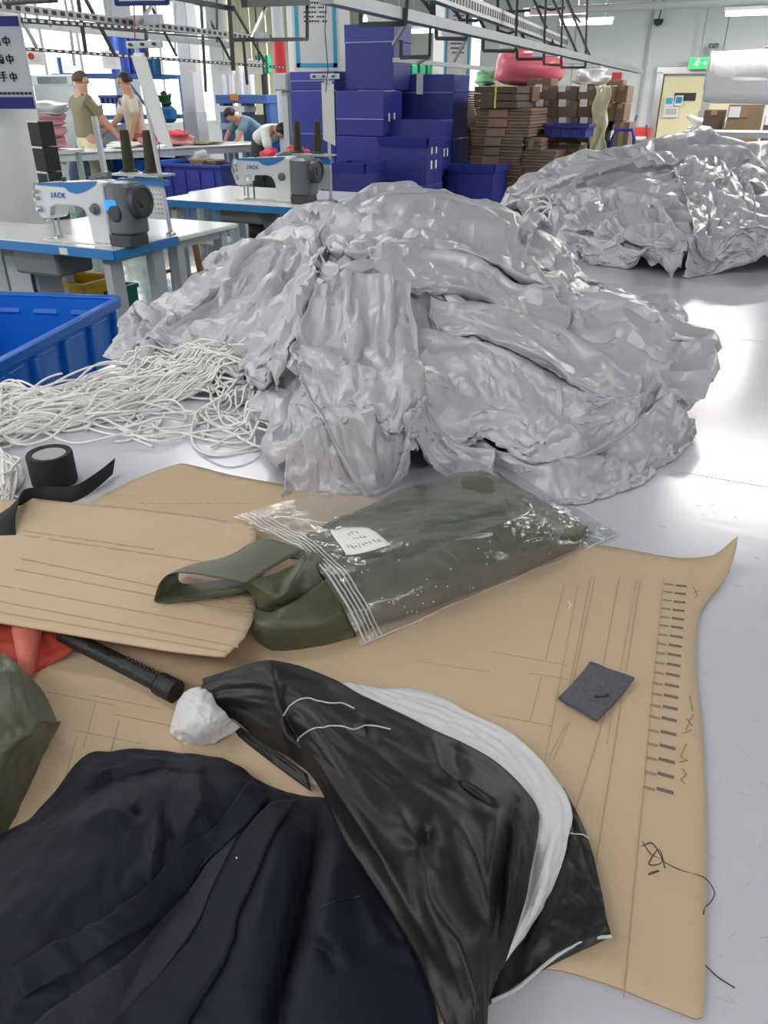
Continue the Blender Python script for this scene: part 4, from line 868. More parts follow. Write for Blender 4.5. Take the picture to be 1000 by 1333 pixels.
def sewing_machine(p, label, k=1., screen=True):
    t = thing('sewing_machine', p, label, 'sewing machine', BR); y0 = -.07
    out = [(-.36, .13), (-.345, .115), (-.285, .115), (-.265, .135), (-.258, .175), (-.22, .19), (-.06, .195), (-.02, .185), (.005, .15), (.012, .10), (.012, .005), (.15, .005), (.15, .325), (.10, .333), (-.1, .318), (-.32, .305), (-.352, .295), (-.365, .26)]
    MB().prism(out, .14, (0, y0+.14, 0), (1, 0, 0), (0, 0, 1), (0, -1, 0)).build('body', M_mach, t, bevel=.012, smooth=50)
    st = [(-.33, .296), (-.12, .292), (-.09, .27), (-.04, .262), (.02, .275), (.10, .31), (.12, .331), (-.08, .3185), (-.32, .306)]
    MB().prism(st, .004, (0, y0-.0005, 0), (1, 0, 0), (0, 0, 1), (0, -1, 0)).build('blue_stripe', M_band, t)
    if screen is not None:
        m = MB(); G = {'J': [(.7, 1, .7, .2), (.7, .2, .5, 0), (.5, 0, .25, .05)], 'A': [(.1, 0, .5, 1), (.5, 1, .9, 0), (.25, .4, .75, .4)], 'C': [(.85, .85, .4, 1), (.4, 1, .12, .6), (.12, .6, .3, .05), (.3, .05, .85, .1)], 'K': [(.15, 0, .15, 1), (.85, 1, .15, .45), (.4, .6, .9, 0)]}
        strokes_text(m, [G[q] for q in 'JACK'], -.245, .235, .026, y0-.002, .22); o = m.build('lettering', M_band, t); o['kind'] = 'stuff'
    MB().rbox((.235, .0, .19), (.17, .17, .27), .04).build('motor_housing', M_mgrey, t, smooth=40)
    MB().box((.225, -.005, .03), (.15, .15, .06)).build('housing_base', M_mdark, t, bevel=.006)
    R = Matrix.Rotation(PI/2, 3, 'Y')
    MB().lathe([(.03, -.03), (.075, -.03), (.085, -.02), (.085, .015), (.07, .02), (.066, .012), (.03, .012), (.025, .02), (0.004, .02)], (.35, -.01, .235), 28, R).build('handwheel', M_mdark, t, smooth=35)
    if screen: 
        MB().box((.205, -.088, .215), (.075, .008, .055)).build('screen', M_screen, t)
        MB().lathe([(.045, 0), (.045, .008), (.035, .012)], (.225, -.083, .175), 20, Matrix.Rotation(PI/2, 3, 'X')).build('button_pad', M_mdark, t)
    MB().lathe([(.03, 0), (.03, .012), (.02, .02), (.018, .032), (0.004, .033)], (.08, y0-.002, .19), 20, Matrix.Rotation(PI/2, 3, 'X')).build('stitch_dial', M_mgrey, t, smooth=35)
    MB().tube([(-.31, -.02, .12), (-.31, -.02, .03)], .006, 8).build('needle_bar', M_steel, t)
    MB().tube([(-.29, -.0, .12), (-.29, -.0, .02)], .007, 8).box((-.29, -.02, .012), (.03, .05, .012)).build('presser_foot', M_steel, t)
    m = MB(); m.tube([(-.37, -.05, .30), (-.385, -.06, .22), (-.36, -.06, .16), (-.325, -.05, .10)], .006, 6); m.build('thread_guard', M_steel, t)
    for (z, r_) in ((.17, .018), (.225, .011), (.262, .011)): MB().lathe([(r_, 0), (r_, .02), (r_*.5, .03), (.003, .03)], (-.335, y0, z), 12, Matrix.Rotation(PI/2, 3, 'X')).build('tension_disc', M_steel, t)
    MB().tube([(-.02, .03, .325), (.05, .06, .35), (.09, .06, .35)], .02, 10).build('bobbin_winder', M_mgrey, t)
    MB().box((-.1, .0, .003), (.52, .17, .006)).build('bed_plate', M_mach, t, bevel=.002)
    MB().bar((-.25, -.05, .19), (-.21, -.11, .15), .02, .008).build('knee_lever', M_steel, t)
    MB().tube([(-.2, .01, .31), (-.2, .01, .335)], .012, 8).build('oil_cap', M_mdark, t)
    return t
pm1 = atz(112, 319, SZ)+E2*.11; sewing_machine(pm1, 'white and grey sewing machine with a lit blue screen, behind the blue bin')
pm2 = atz(370, 265, SZ)+E2*.08-E1*.09; sewing_machine(pm2, 'white and grey sewing machine on the second blue edged table before the blue boxes', screen=False)
def thread_stand(p, label, pole_h, perforated, card, lean=0., ncone=2, panel_w=.3):
    "p: foot of the pole on the table"
    t = thing('thread_stand', p, label, 'thread stand', BR)
    MB().tube([(0, 0, 0), (lean, 0, pole_h)], .013, 10).build('pole', M_pole, t); MB().lathe([(.03, 0), (.03, .012), (.015, .02)], n=14).build('foot', M_steel, t)
    z = .29
    MB().box((-panel_w/2, -.01, z), (panel_w+.05, .05, .03)).build('blue_rail', M_band, t, bevel=.004)
    MB().box((-panel_w/2-.01, 0, z-.11), (panel_w, .012, .19)).build('panel', M_mach, t, bevel=.004)
    if perforated:
        m = MB()
        for i in range(11):
            for j in range(6): m.box((-panel_w+.02+i*(panel_w-.06)/10, -.007, z-.04-j*.026), (.012, .003, .012))
        m.build('perforation', M_grey, t)['kind'] = 'stuff'
    m = MB().box((-panel_w/2, 0, z+.04), (panel_w+.04, .16, .012)); m.build('cone_tray', M_leg, t)
    for k in range(ncone):
        x = -panel_w+.05+k*panel_w*.55
        co = MB().lathe([(.05, .0), (.052, .012), (.034, .02), (.034, .03), (.026, .21), (.023, .225), (.01, .228)], (x, 0, z+.047), 18).build('thread_cone', M_cone, t, smooth=40)
        MB().lathe([(.06, 0), (.06, .006)], (x, 0, z+.046), 18).build('cone_disc', M_steel, t)
    if card:
        x0, x1, za, zb = card
        MB().prism([(x0, za), (x0+.10, za-.01), (x1+.10, zb), (x1, zb+.04)], .008, (0, -.03, 0)).build('hanging_card', M_paper, t)
        MB().box((x0+.05, -.03, za), (.06, .02, .02)).build('clip', M_steel, t)
    MB().box((-.02, 0, pole_h), (.24, .02, .035)).build('guide_arm', M_pole, t, bevel=.004)
    for k in (-.1, -.02, .06): MB().tube([(k, -.01, pole_h), (k, -.03, pole_h)], .008, 6).build('thread_eye', M_mdark, t)
    return t
pf1 = atz(223, 306, SZ)
thread_stand(pf1, 'thread stand with perforated white panel, two olive cones and a hanging white card', .98, True, (-.09, .02, .93, .47), lean=-.08)
t = thing('lamp_pole', atz(143, 262, SZ), 'pale grey leaning tube with a black tip behind the machine with the lit screen', 'pole', BR)
MB().tube([(0, 0, .07), (-.02, 0, .6)], .024, 12).build('tube', M_pole, t); MB().tube([(0, 0, 0), (0, 0, .08)], .014, 8).build('tip', M_dark, t)
pf2 = atz(427, 263, SZ)+E2*.05
thread_stand(pf2, 'thread stand with plain white panel and two olive cones before the blue boxes', .86, False, (-.03, -.03, .82, .4), lean=.0, panel_w=.33)
# black drawer tower beside the white column
c, W, H = front(49, 72, 158, 250, 5.6); t = thing('tray_tower', Vector((c.x, c.y, SZ-.01)), 'black tower of stacked thread trays with pale slits beside the white column', 'tray tower', BR-.2)
H = aty(60, 157, 5.6).z-SZ+.01
for k in range(4):
    tr = MB().box((0, 0, H*(k+.5)/4), (.13, .11, H/4*.97)).build('tray', M_black, t, bevel=.006)
    MB().box((0, -.057, H*(k+.97)/4), (.12, .006, .010)).build('pale_slit', M_paper, tr)
    MB().box((-.075, -.02, H*(k+.5)/4), (.03, .06, .06)).build('spool', M_pole, tr)
MB().tube([(.07, -.06, H*.5), (.072, -.06, .02)], .004, 5).build('green_cord', M_green, t)
# stools and clutter below the tables
def stool(p, label, m, s=.32, h=.45, name='stool', top=None):
    t = thing(name, p, label, 'stool', BR)
    MB().rbox((0, 0, h-.02), (s, s*.85, .04), .02).build('seat', top or m, t)
    for x in (-1, 1):
        for y in (-1, 1): MB().bar((x*(s/2-.04), y*(s*.42-.04), h-.03), (x*(s/2-.01), y*(s*.42-.01), 0), .035).build('leg', m, t)
        MB().bar((x*(s/2-.02), -s*.36, h*.45), (x*(s/2-.02), s*.36, h*.45), .025).build('stretcher', m, t)
    return t
M_wood = mat('stool wood', (.42, .22, .09), .5, noise=.2, nscale=9, stretch=(1, 1, 8))
stool(atz(216, 405, 0)+E2*.2, 'small wooden stool under the sewing table by the grey heap', M_wood, h=.56)
stool(atz(268, 385, 0)+E2*.3, 'low white topped stool beyond the wooden stool', M_leg, top=M_lam, h=.42)
t = thing('foot_pedal', atz(272, 390, 0)+E1*.12, 'grey foot pedal on the green floor beyond the wooden stool', 'pedal', BR); MB().box((0, 0, .05), (.25, .16, .03), Matrix.Rotation(.3, 3, 'X')).build('plate', M_grey, t, bevel=.006); MB().box((0, .05, .025), (.2, .05, .05)).build('base', M_leg, t)
def small_crate(px, py, z, s, m, label, name='crate'):
    p = atz(px, py, 0); t = thing(name, p, label, 'crate', BR); w_, d_, h_ = s; e = .012
    MB().box((0, -d_/2, h_/2), (w_, e, h_)).box((0, d_/2, h_/2), (w_, e, h_)).box((-w_/2, 0, h_/2), (e, d_, h_)).box((w_/2, 0, h_/2), (e, d_, h_)).box((0, 0, .01), (w_, d_, .02)).build('body', m, t)
    m2 = MB()
    for (x, y, sx, sy) in ((0, -d_/2, w_+.03, .03), (0, d_/2, w_+.03, .03), (-w_/2, 0, .03, d_), (w_/2, 0, .03, d_)): m2.box((x, y, h_-.015), (sx, sy, .03))
    m2.build('rim', m, t, bevel=.004); return t
M_yel = mat('yellow plastic', (.72, .42, .02), .4); M_teal = mat('dark teal plastic', (.01, .16, .13), .4)
small_crate(112, 430, 0, (.46, .34, .38), M_yel, 'yellow crate under the sewing table, partly behind the blue bin')
small_crate(146, 425, 0, (.3, .3, .3), M_teal, 'dark teal crate beside the yellow crate under the sewing table')
bag('black_bag', atz(96, 420, 0)+Vector((0, -.2, .02)), (.1, .09, .2), M_black, 'black cloth bag hanging low before the yellow crate', 'bag', 3, .3)
t = thing('red_bar_frame', atz(88, 420, 0)+E1*-.12, 'dark red upright frame under the sewing table by the yellow crate', 'frame', BR); MB().bar((0, 0, 0), (-.08, 0, .68), .05).build('post', mat('dark red paint', (.30, .02, .03), .5), t); MB().box((0, 0, .02), (.2, .3, .04)).build('base', M_red, t)
t = thing('red_hose', atz(26, 430, 0), 'thin pale red hose under the end of the sewing table', 'hose', BR); MB().tube([(0, 0, .01), (-.02, .02, .3), (-.06, .02, .69)], .016, 8).build('hose_tube', mat('pale red', (.65, .18, .16), .5), t)
b_ = aty(336, 325, 6.6); t = thing('black_cloth_pouch', b_, 'black pointed pouch hanging under the second sewing table', 'pouch')
MB().lathe([(.02, 0), (.05, .03), (.07, .10), (.065, .2), (.035, .24), (.02, .27), (.035, .30), (.012, .34)], n=14).build('pouch_body', M_black, t, smooth=True); MB().tube([(0, 0, .33), (0, .03, .52)], .006, 6).build('string', M_black, t)
# ------------------------------------------------------------------ the long white packing table and what lies on it
pa, pb = atz(60, 199, .8), atz(347, 186, .8); dirT = (pb-pa); LT = dirT.length; rt_ = math.atan2(dirT.y, dirT.x)
WT = thing('packing_table', Vector(((pa.x+pb.x)/2, (pa.y+pb.y)/2, 0)), 'long white packing table with pink cushions before the two standing workers', 'table', rt_)
MB().rbox((0, .4, .785), (LT, .8, .03), .02).build('top', M_lam, WT); MB().box((0, .04, .72), (LT-.1, .04, .09)).build('apron', M_leg, WT)
for x in (-LT/2+.25, -LT/6, LT/6, LT/2-.15):
    for y in (.08, .72): MB().box((x, y, .38), (.07, .07, .76)).build('leg', M_leg, WT, bevel=.004)
RT = Matrix.Rotation(rt_, 3, 'Z')
def onT(px, py, z=.805): 
    p = atz(px, py, .8); return Vector((p.x, p.y, z))
M_pk = mat('pale pink cloth', (.72, .36, .40), .75, bump=.3, bscale=12); M_cor = mat('coral red cloth', (.80, .09, .10), .7, bump=.3, bscale=12); M_wcl = mat('white cloth', (.80, .79, .76), .8, bump=.3, bscale=14)
M_khaki = mat('khaki cloth', (.30, .29, .21), .8, bump=.3, bscale=20)
def atd(px, py, Y, dz=0.): p = aty(px, py, Y); return Vector((p.x, p.y, p.z+dz))
def YT(px): return pa.y+(pb.y-pa.y)*(px-60)/287.+.25
for (px, y1, w_, h_, m, lb, sd) in ((232, 189, 45, 10, M_pk, 'flat pink cushion on the packing table behind the hanging white card', 3), (228, 179, 30, 7, M_cor, 'folded coral red cushion on top of the flat pink cushion', 5), (193, 189, 24, 8, M_pk, 'small pink cushion on the packing table beside the flat pink cushion', 7), (196, 181, 18, 5, M_cor, 'thin coral red cloth lying over the small pink cushion', 8),
                                 (160, 187, 36, 6, M_wcl, 'white folded cloth on the packing table before the worker in off white', 10), (268, 187, 40, 3, M_khaki, 'thin grey cloth spread on the packing table near its end', 12)):
    Y = YT(px); k = Y/ray(px, y1).y/FPX; p = aty(px, y1, Y); z = .802 if y1 > 184 else p.z
    bag('cushion' if 'cushion' in lb else 'folded_cloth', Vector((p.x, Y, z)), (w_*k/2, .22, h_*k*.62), m, lb, 'cushion' if 'cushion' in lb else 'cloth', sd, .25, None, rt_)
# pillow sacks stacked by the column
for k, (y1, w_, m) in enumerate(((194, 52, M_pk), (180, 46, M_pk), (165, 46, M_pk), (150, 50, M_wcl))):
    p = aty(62, y1, 9.6); kk = 9.6/ray(62, y1).y/FPX
    bag('pillow_sack', Vector((p.x, 9.6, p.z)), (w_*kk/2, .2, 15.5*kk*.5), (M_wfilm if k == 3 else M_pk), ('bottom pink pillow sack of the stack beside the black tray tower', 'second pink pillow sack from the bottom of the stack by the tray tower', 'pink pillow sack under the white one by the tray tower', 'white plastic wrapped pillow sack on top of the sack stack')[k], 'sack', 20+k, .3, None, .1*k)
pz = aty(62, 194, 9.6).z; t = thing('sack_stand', (aty(62, 194, 9.6).x, 9.6, 0), 'low white stand under the pile of pillow sacks', 'stand', BR)
MB().box((0, 0, pz-.02), (.6, .5, .03)).build('top', M_white, t)
for x in (-.25, .25):
    for y in (-.2, .2): MB().box((x, y, pz/2-.02), (.05, .05, pz-.04)).build('leg', M_leg, t)
# things under and behind the packing table
crate(212, 290, 214, 247, 12.4, .6, 'wide blue crate under the packing table', M_navy2, z0=0)
crate(147, 211, 208, 247, 12.85, .6, 'bright blue crate under the packing table behind the thread cones', M_blue, z0=0)
crate(342, 374, 178, 204, 14.0, .6, 'bright blue tub beside the end of the packing table', M_blue, z0=0, name='blue_tub')
carton(247, 264, 208, 214, 12.7, .3, 'small brown carton on the rim of the wide blue crate', 0, False); carton(262, 281, 209, 214, 12.72, .3, 'second small brown carton lying on the wide blue crate', 1, False)
for (px, y1, w_, h_, m, Y, lb, sd) in ((250, 210, 44, 18, M_wcl, 13.4, 'round white sack behind the small cartons under the packing table', 31), (385, 214, 36, 20, M_cor, 9.6, 'coral and white plastic sacks heap behind the second sewing machine', 33), (372, 213, 26, 12, M_wfilm, 9.4, 'white plastic sack lying before the coral sacks', 35), (355, 183, 18, 10, M_cor, 14.1, 'coral cloth heaped in the bright blue tub', 36), (350, 212, 20, 17, M_cor, 9.9, 'coral sack beneath the end of the packing table', 37), (120, 215, 60, 24, mat('denim cloth', (.10, .14, .25), .8), 12.9, 'dark denim cloth pile under the packing table', 38)):
    p = aty(px, y1, Y); k = Y/ray(px, y1).y/FPX
    z = p.z if Y < 12 else (.02 if Y < 13.5 else p.z); hh = h_*k/2 if z == p.z else (p.z+h_*k*.8)/2
    bag('sack', Vector((p.x, Y, z)), (w_*k/2, .25, hh), m, lb, 'sack', sd, .3)
t = thing('low_bench', (aty(365, 214, 9.6).x, 9.7, 0), 'low grey bench under the coral sacks', 'bench'); zb = aty(365, 214, 9.6).z-.01
MB().box((0, 0, zb-.02), (.9, .6, .04)).build('top', M_leg, t)
for x in (-.4, .4):
    for y in (-.25, .25): MB().box((x, y, zb/2-.02), (.05, .05, zb-.04)).build('leg', M_leg, t)
# the blue frame rack behind the workers, with folded blue cloths
ra = aty(80, 98, 14.3); rb_ = aty(235, 103, 15.6); dR = rb_-ra; dR.z = 0; LR = dR.length; rr_ = math.atan2(dR.y, dR.x)
rk = thing('blue_rack', (ra.x, ra.y, 0), 'blue steel frame rack hung with blue cloths behind the two standing workers', 'rack', rr_); zr = ra.z
M_rk = mat('rack blue paint', (.06, .16, .45), .45)
for x in (0, LR*.5, LR): MB().box((x, 0, (zr+.25)/2 if x < LR else zr/2), (.06, .06, zr+.25 if x < LR else zr)).build('post', M_rk, rk)
for z in (zr, zr-.62): MB().box((LR/2, 0, z), (LR, .06, .07)).build('beam', M_rk, rk); MB().box((LR/2, .5, z), (LR, .06, .07)).build('beam', M_rk, rk)
MB().bar((LR*.5, 0, zr), (LR*.72, 0, zr-.62), .04).build('brace', M_rk, rk)
MB().box((LR/2, .25, zr-.60), (LR, .5, .02)).build('shelf', M_rk, rk)
M_sheetb = mat('blue cloth', (.10, .20, .75), .7); M_sheetd = mat('deep blue cloth', (.02, .04, .33), .7); M_sheett = mat('teal blue cloth', (.015, .13, .33), .7)
for (x0, x1, y0, y1, m, lb, Y) in ((146, 178, 47, 96, M_sheetb, 'light blue cloth sheet hung above the blue rack', 15.4), (170, 188, 49, 97, M_sheetd, 'deep blue cloth hung beside the light blue sheet', 15.3), (184, 207, 74, 99, M_sheett, 'teal blue cloth draped over the rack end', 15.2), (153, 172, 135, 160, M_sheetb, 'light blue cloth hanging low behind the worker in off white', 15.3)):
    a, b = aty(x0, y1, Y), aty(x1, y0, Y); P = np.zeros((6, 14, 3))
    for i in range(6):
        for j in range(14): P[i, j] = (a.x+(b.x-a.x)*j/13, Y+.03*math.sin(j*1.1)+.01*i, a.z+(b.z-a.z)*i/5)
    o = MB().grid(P).build('hanging_cloth', m, smooth='all', solid=.02); tag(o, lb, 'cloth')
crate(129, 155, 124, 135, 14.4, .3, 'small navy crate on the rack shelf between the workers', M_navy)
c, W, H = front(212, 228, 138, 160, 14.9); bag('teal_bag', c, (W*.5, .15, H*.5), M_sheett, 'teal bag standing on the table behind the worker in off white', 'bag', 41, .12)
c, W, H = front(206, 222, 122, 140, 14.9); bag('green_cloth', c+Vector((0, .05, 0)), (W*.4, .12, H*.5), mat('dark green cloth', (.01, .07, .03), .8), 'dark green cloth sticking up from the teal bag', 'cloth', 42, .5)
# heater unit
c, W, H = front(38, 98, 97, 112, 13.5); t = thing('steam_unit', c, 'long white steam unit with a dark front panel behind the worker in khaki', 'steam unit', BR)
MB().rbox((0, .1, H/2), (W, .2, H), .03).build('case', M_white, t); MB().box((W*.02, -.005, H*.5), (W*.66, .02, H*.62)).build('dark_panel', mat('panel slate', (.16, .20, .22), .35), t); MB().box((W*.4, -.006, H*.5), (W*.1, .02, H*.7)).build('control_pad', M_grey, t)
MB().box((0, .1, -c.z/2), (W*.9, .18, c.z)).build('cabinet', M_grey, t)
# blue press machine by the slim column
c, W, H = front(285, 352, 126, 200, 15.6); t = thing('press_machine', Vector((c.x, c.y, 0)), 'blue framed pressing machine with white cylinders beside the slim grey column', 'machine', BR); zt_ = aty(318, 124, 15.6).z
MB().box((0, .2, zt_-.06), (W, .5, .14)).build('head_beam', M_rk, t, bevel=.01)
for x in (-W*.45, -W*.02, W*.45): MB().box((x, .2, zt_/2-.06), (.09, .3, zt_-.14)).build('post', M_rk, t)
MB().box((-W*.2, .15, zt_-.22), (W*.5, .4, .1)).build('platen', M_white, t, bevel=.01); MB().box((-W*.2, .15, zt_-.5), (W*.5, .4, .1)).build('platen', M_leg, t)
MB().box((W*.2, .15, zt_-.42), (W*.4, .35, .22)).build('dark_drawer', M_mdark, t)
for x in (-.42, -.27, -.1, .08): MB().lathe([(.055, 0), (.055, .44 if x < 0 else .52), (.03, .47 if x < 0 else .56)], (W*x, .2, zt_), 14).build('cylinder', M_white, t)
MB().box((-W*.12, -.06, zt_-.03), (.16, .02, .1)).build('warning_label', mat('orange label', (.85, .25, .03), .5), t)
c, W, H = front(296, 334, 165, 200, 14.9); t = thing('support_table', Vector((c.x, c.y, 0)), 'grey table beside the bending workers and the blue press', 'table', BR); MB().box((0, .2, .74), (W, .6, .04)).build('top', M_leg, t)
for x in (-W*.45, W*.45):
    for y in (-.05, .45): MB().box((x, y, .36), (.06, .06, .72)).build('leg', M_leg, t)
# red pipe, grey cabinet, far green frames at the white column
pz0, pz1 = aty(364, 97, 13.2).z, aty(364, 51, 13.2).z; t = thing('standing_pipe', (aty(364, 75, 13.2).x, 13.2, 0), 'grey standing pipe with a red lower sleeve beside the white notice column', 'pipe')
MB().lathe([(.09, pz0), (.09, pz1)], n=16).build('red_sleeve', M_red, t, smooth=40); MB().lathe([(.085, pz1), (.085, 6)], n=16).build('upper_pipe', M_colg, t, smooth=40); MB().lathe([(.07, 0), (.07, pz0)], n=16).build('lower_pipe', M_colg, t, smooth=40)
c, W, H = front(356, 374, 95, 118, 12.2); t = thing('switch_cabinet', c, 'small grey switch cabinet below the red pipe', 'cabinet', BR); MB().box((0, .15, H/2), (W, .3, H)).build('case', M_grey, t, bevel=.01); MB().box((0, -.005, H/2), (W*.85, .015, H*.88)).build('door', M_leg, t, bevel=.004); MB().box((0, .15, -c.z/2), (W*.4, .12, c.z)).build('stand', M_grey, t)
for (x0, x1, y0, y1, Y, lb) in ((334, 352, 72, 96, 16.2, 'green mesh screen panel beside the red pipe'), (521, 562, 84, 97, 15.5, 'green fabric bale seen beside the tall blue box')):
    c, W, H = front(x0, x1, y0, y1, Y); t = thing('green_screen', c, lb, 'screen', BR); MB().box((0, 0, H/2), (W, .1, H)).build('panel', M_green, t, bevel=.02)
    m = MB()
    for k in range(4): m.box((-W/2+W*(k+.5)/4, -.06, H/2), (.025, .02, H))
    m.build('bars', M_dark, t)
    MB().box((0, 0, -c.z/2), (.08, .08, c.z)).build('post', M_dark, t)
# hanging white job cards
for (x0, x1, y0, y1, Y, lb, red) in ((36, 56, 66, 85, 7.5, 'white hanging card with a red mark above the steam unit', 1), (135, 154, 66, 90, 8.0, 'cream hanging job card above the worker in off white', 0), (284, 301, 77, 97, 9.2, 'white hanging job card above the blue press', 0), (323, 341, 78, 97, 9.8, 'white hanging job card beside the green mesh screen', 0), (244, 254, 80, 94, 14.6, 'small white card on the slim grey column', 0)):
    a, b = aty(x0, y1, Y), aty(x1, y0, Y); W, H = b.x-a.x, b.z-a.z; t = thing('hanging_card', ((a.x+b.x)/2, Y, a.z), lb, 'card', .1); MB().box((0, 0, H/2), (W, .006, H)).build('card_sheet', M_paper, t)
    m = MB()
    for k in range(4): m.box((0, -.004, H*(.3+.12*k)), (W*.6, .003, H*.02))
    m.build('printed_lines', M_grey, t)['kind'] = 'stuff'
    if red: MB().lathe([(W*.17, 0), (W*.17, .004)], (-W*.2, -.002, H*.62), 14, Matrix.Rotation(PI/2, 3, 'X')).build('red_mark', M_red, t)
    MB().tube([(0, 0, H), (0, 0, H+.25)], .003, 5).build('string', M_dark, t)
# ------------------------------------------------------------------ overhead rails hung over the sewing lines
def atu(px, py, u): d = ray(px, py); return CAMV+d*(u/d.dot(E1))
def rail(t, name, a, b, wd, ht, m, holes=False):
    o = t.location; a, b = a-o, b-o
    r = MB().bar(a, b, wd, ht).build(name, m, t)
    if holes:
        k = MB(); n = int((b-a).length/.07); d = (b-a).normalized(); sd = d.cross(Vector((0, 0, 1))).normalized()
        for i in range(n): k.bar(a+d*(.07*i+.015)+sd*(wd/2+.001), a+d*(.07*i+.05)+sd*(wd/2+.001), .003, ht*.5)
        k.build('slot', M_paper if holes == 'w' else M_black, r)['kind'] = 'stuff'
    return r
M_brk = mat('rail bracket', (.06, .06, .065), .4, .4)
# the long rail towards the carton pallet
ra, rb = aty(425, -4, 3.95), aty(834, 93, 11.3)
OR = thing('overhead_rail', (ra.x, ra.y, ra.z), 'long silver overhead rail with bent brackets running towards the carton pallet', 'overhead rail')
rail(OR, 'rail', ra, rb, .07, .05, M_rail)
rail(OR, 'upper_rail', aty(560, -12, 5.2), aty(736, 56, 9.6), .06, .09, M_rail, True)
rail(OR, 'cable_channel', aty(514, 78, 9.3), aty(640, 90, 11.2), .05, .04, M_grey)
def sub(mb, name, t, m): return mb.build(name, m, t)
def pt(px, py, Y): return aty(px, py, Y)-OR.location
stn = [(470, 8, 32, 528, 31, 4.7, 58), (522, 52, 75, 559, 74, 5.6, 83), (568, 30, 50, 607, 51, 6.1, 80), (629, 47, 66, 671, 67, 7.0, 0), (673, 57, 77, 708, 77, 7.8, 0), (708, 64, 84, 730, 85, 8.6, 0), (731, 69, 88, 762, 88, 9.2, 0)]
for (x0, ya, yb, x1, y1, Y, dg) in stn:
    MB().bar(pt(x0, ya, Y), pt(x0, yb, Y), .022).bar(pt(x0, yb, Y), pt(x1, y1, Y-.1), .022).build('bracket', M_brk, OR)
    MB().bar(pt(x1, y1, Y-.1), pt(x1+3, -14, Y-.1), .018).build('hanger', M_brk, OR)
    if dg: MB().bar(pt(x1, y1, Y-.1), pt(x1-(y1 and 16), dg, Y), .016).build('brace', M_rail, OR)
for (x0, y0, x1, y1, Y) in ((612, -2, 632, 40, 6.9), (656, -10, 687, 62, 7.7), (690, -12, 726, 70, 8.7), (715, -12, 757, 82, 9.6), (733, -12, 772, 83, 10.2), (565, -6, 565, 34, 6.0), (648, -6, 648, 50, 7.2), (545, -8, 566, 20, 5.6), (580, -6, 600, 26, 6.2)):
    MB().bar(pt(x0, y0, Y), pt(x1, y1, Y), .022).build('brace', M_brk, OR)
for (x, y, Y) in ((510, 24, 4.9), (600, 43, 6.4), (672, 59, 7.6), (712, 70, 8.6), (752, 80, 9.6), (770, 86, 10.4)):
    c = pt(x, y, Y); MB().box(c, (.26, .1, .05), Matrix.Rotation(-.6, 3, 'Z')).build('strip_light', M_pole, OR, bevel=.005)
for (x0, y0, x1, y1, Y) in ((600, 26, 640, 20, 8.0), (640, 52, 735, 58, 9.4), (650, 40, 672, 40, 9.0), (700, 8, 735, 10, 10.), (740, 0, 756, 30, 10.5), (590, 10, 690, 14, 8.8)):
    MB().tube([pt(x0, y0, Y), pt((x0+x1)/2, (y0+y1)/2+4, Y), pt(x1, y1, Y)], .012, 6).build('cable', M_dark, OR)
# the rails along the window side sewing line
OL = thing('overhead_rail', tuple(aty(180, 30, 5.6)), 'perforated overhead rails with hanging cards along the window side sewing line', 'overhead rail')
r1a, r1b = atu(-10, 7, -4.3), atu(350, 52, -4.3)
rail(OL, 'rail', r1a, r1b, .03, .045, M_rail, True)
rail(OL, 'rail', atu(-10, 24, -4.6), atu(352, 48, -4.6), .03, .03, M_brk, 'w')
rail(OL, 'rail', atu(10, 62, -4.9), atu(370, 88, -4.9), .022, .022, M_brk, 'w')
rail(OL, 'rail', atu(20, 30, -5.3), atu(305, 59, -5.3), .02, .05, M_grey)
rail(OL, 'rail', atu(160, 40, -5.6), atu(300, 60, -5.6), .05, .04, M_rail)
rail(OL, 'rail', atu(225, -4, -3.3), atu(304, 12, -3.3), .025, .025, M_brk)
ptl = lambda px, py, u: atu(px, py, u)-OL.location
for (x0, y0, x1, y1, u, w_, m) in ((101, -6, 112, 70, -4.9, .024, M_brk), (187, -6, 192, 74, -4.9, .024, M_brk), (261, -6, 268, 120, -4.7, .022, M_brk), (298, -6, 304, 92, -4.0, .03, M_brk), (110, -4, 150, 72, -4.6, .02, M_brk), (22, 14, 48, 62, -4.9, .02, M_grey), (198, 10, 230, 73, -4.8, .016, M_brk), (270, 20, 300, 78, -4.5, .016, M_brk), (303, 8, 345, 80, -4.3, .016, M_brk), (270, -6, 272, 38, -4.2, .03, M_rail), (316, 45, 322, 110, -4.8, .024, M_brk),
                                (182, 30, 197, 8, -4.2, .02, M_rail), (92, 40, 97, 86, -5.1, .02, M_grey), (142, -4, 145, 40, -5.0, .018, M_rail), (63, 10, 66, 36, -5.2, .014, M_rail), (32, 12, 35, 38, -5.2, .014, M_rail), (84, -2, 90, 30, -5.2, .014, M_rail), (228, 5, 228, 70, -5.4, .014, M_rail), (120, 36, 285, 50, -5.0, .014, M_brk), (282, -4, 283, 55, -5.0, .02, M_brk), (332, 6, 337, 80, -4.8, .014, M_brk)):
    MB().bar(ptl(x0, y0, u), ptl(x1, y1, u), w_).build('brace', m, OL)
MB().bar(ptl(300, 52, -3.2), ptl(400, 51, -3.2), .022).bar(ptl(400, 51, -3.2), ptl(400, 2, -3.2), .022).bar(ptl(400, 2, -3.2), ptl(318, 4, -3.2), .045).build('bracket', M_brk, OL)
MB().bar(ptl(328, 50, -3.2), ptl(348, 6, -3.2), .018).build('brace', M_rail, OL); MB().box(ptl(340, 46, -3.15), (.09, .05, .035), BM).build('strip_light', M_pole, OL, bevel=.004)
MB().box(ptl(188, 26, -4.2), (.30, .05, .06), BM).build('strip_light', M_pole, OL, bevel=.004)
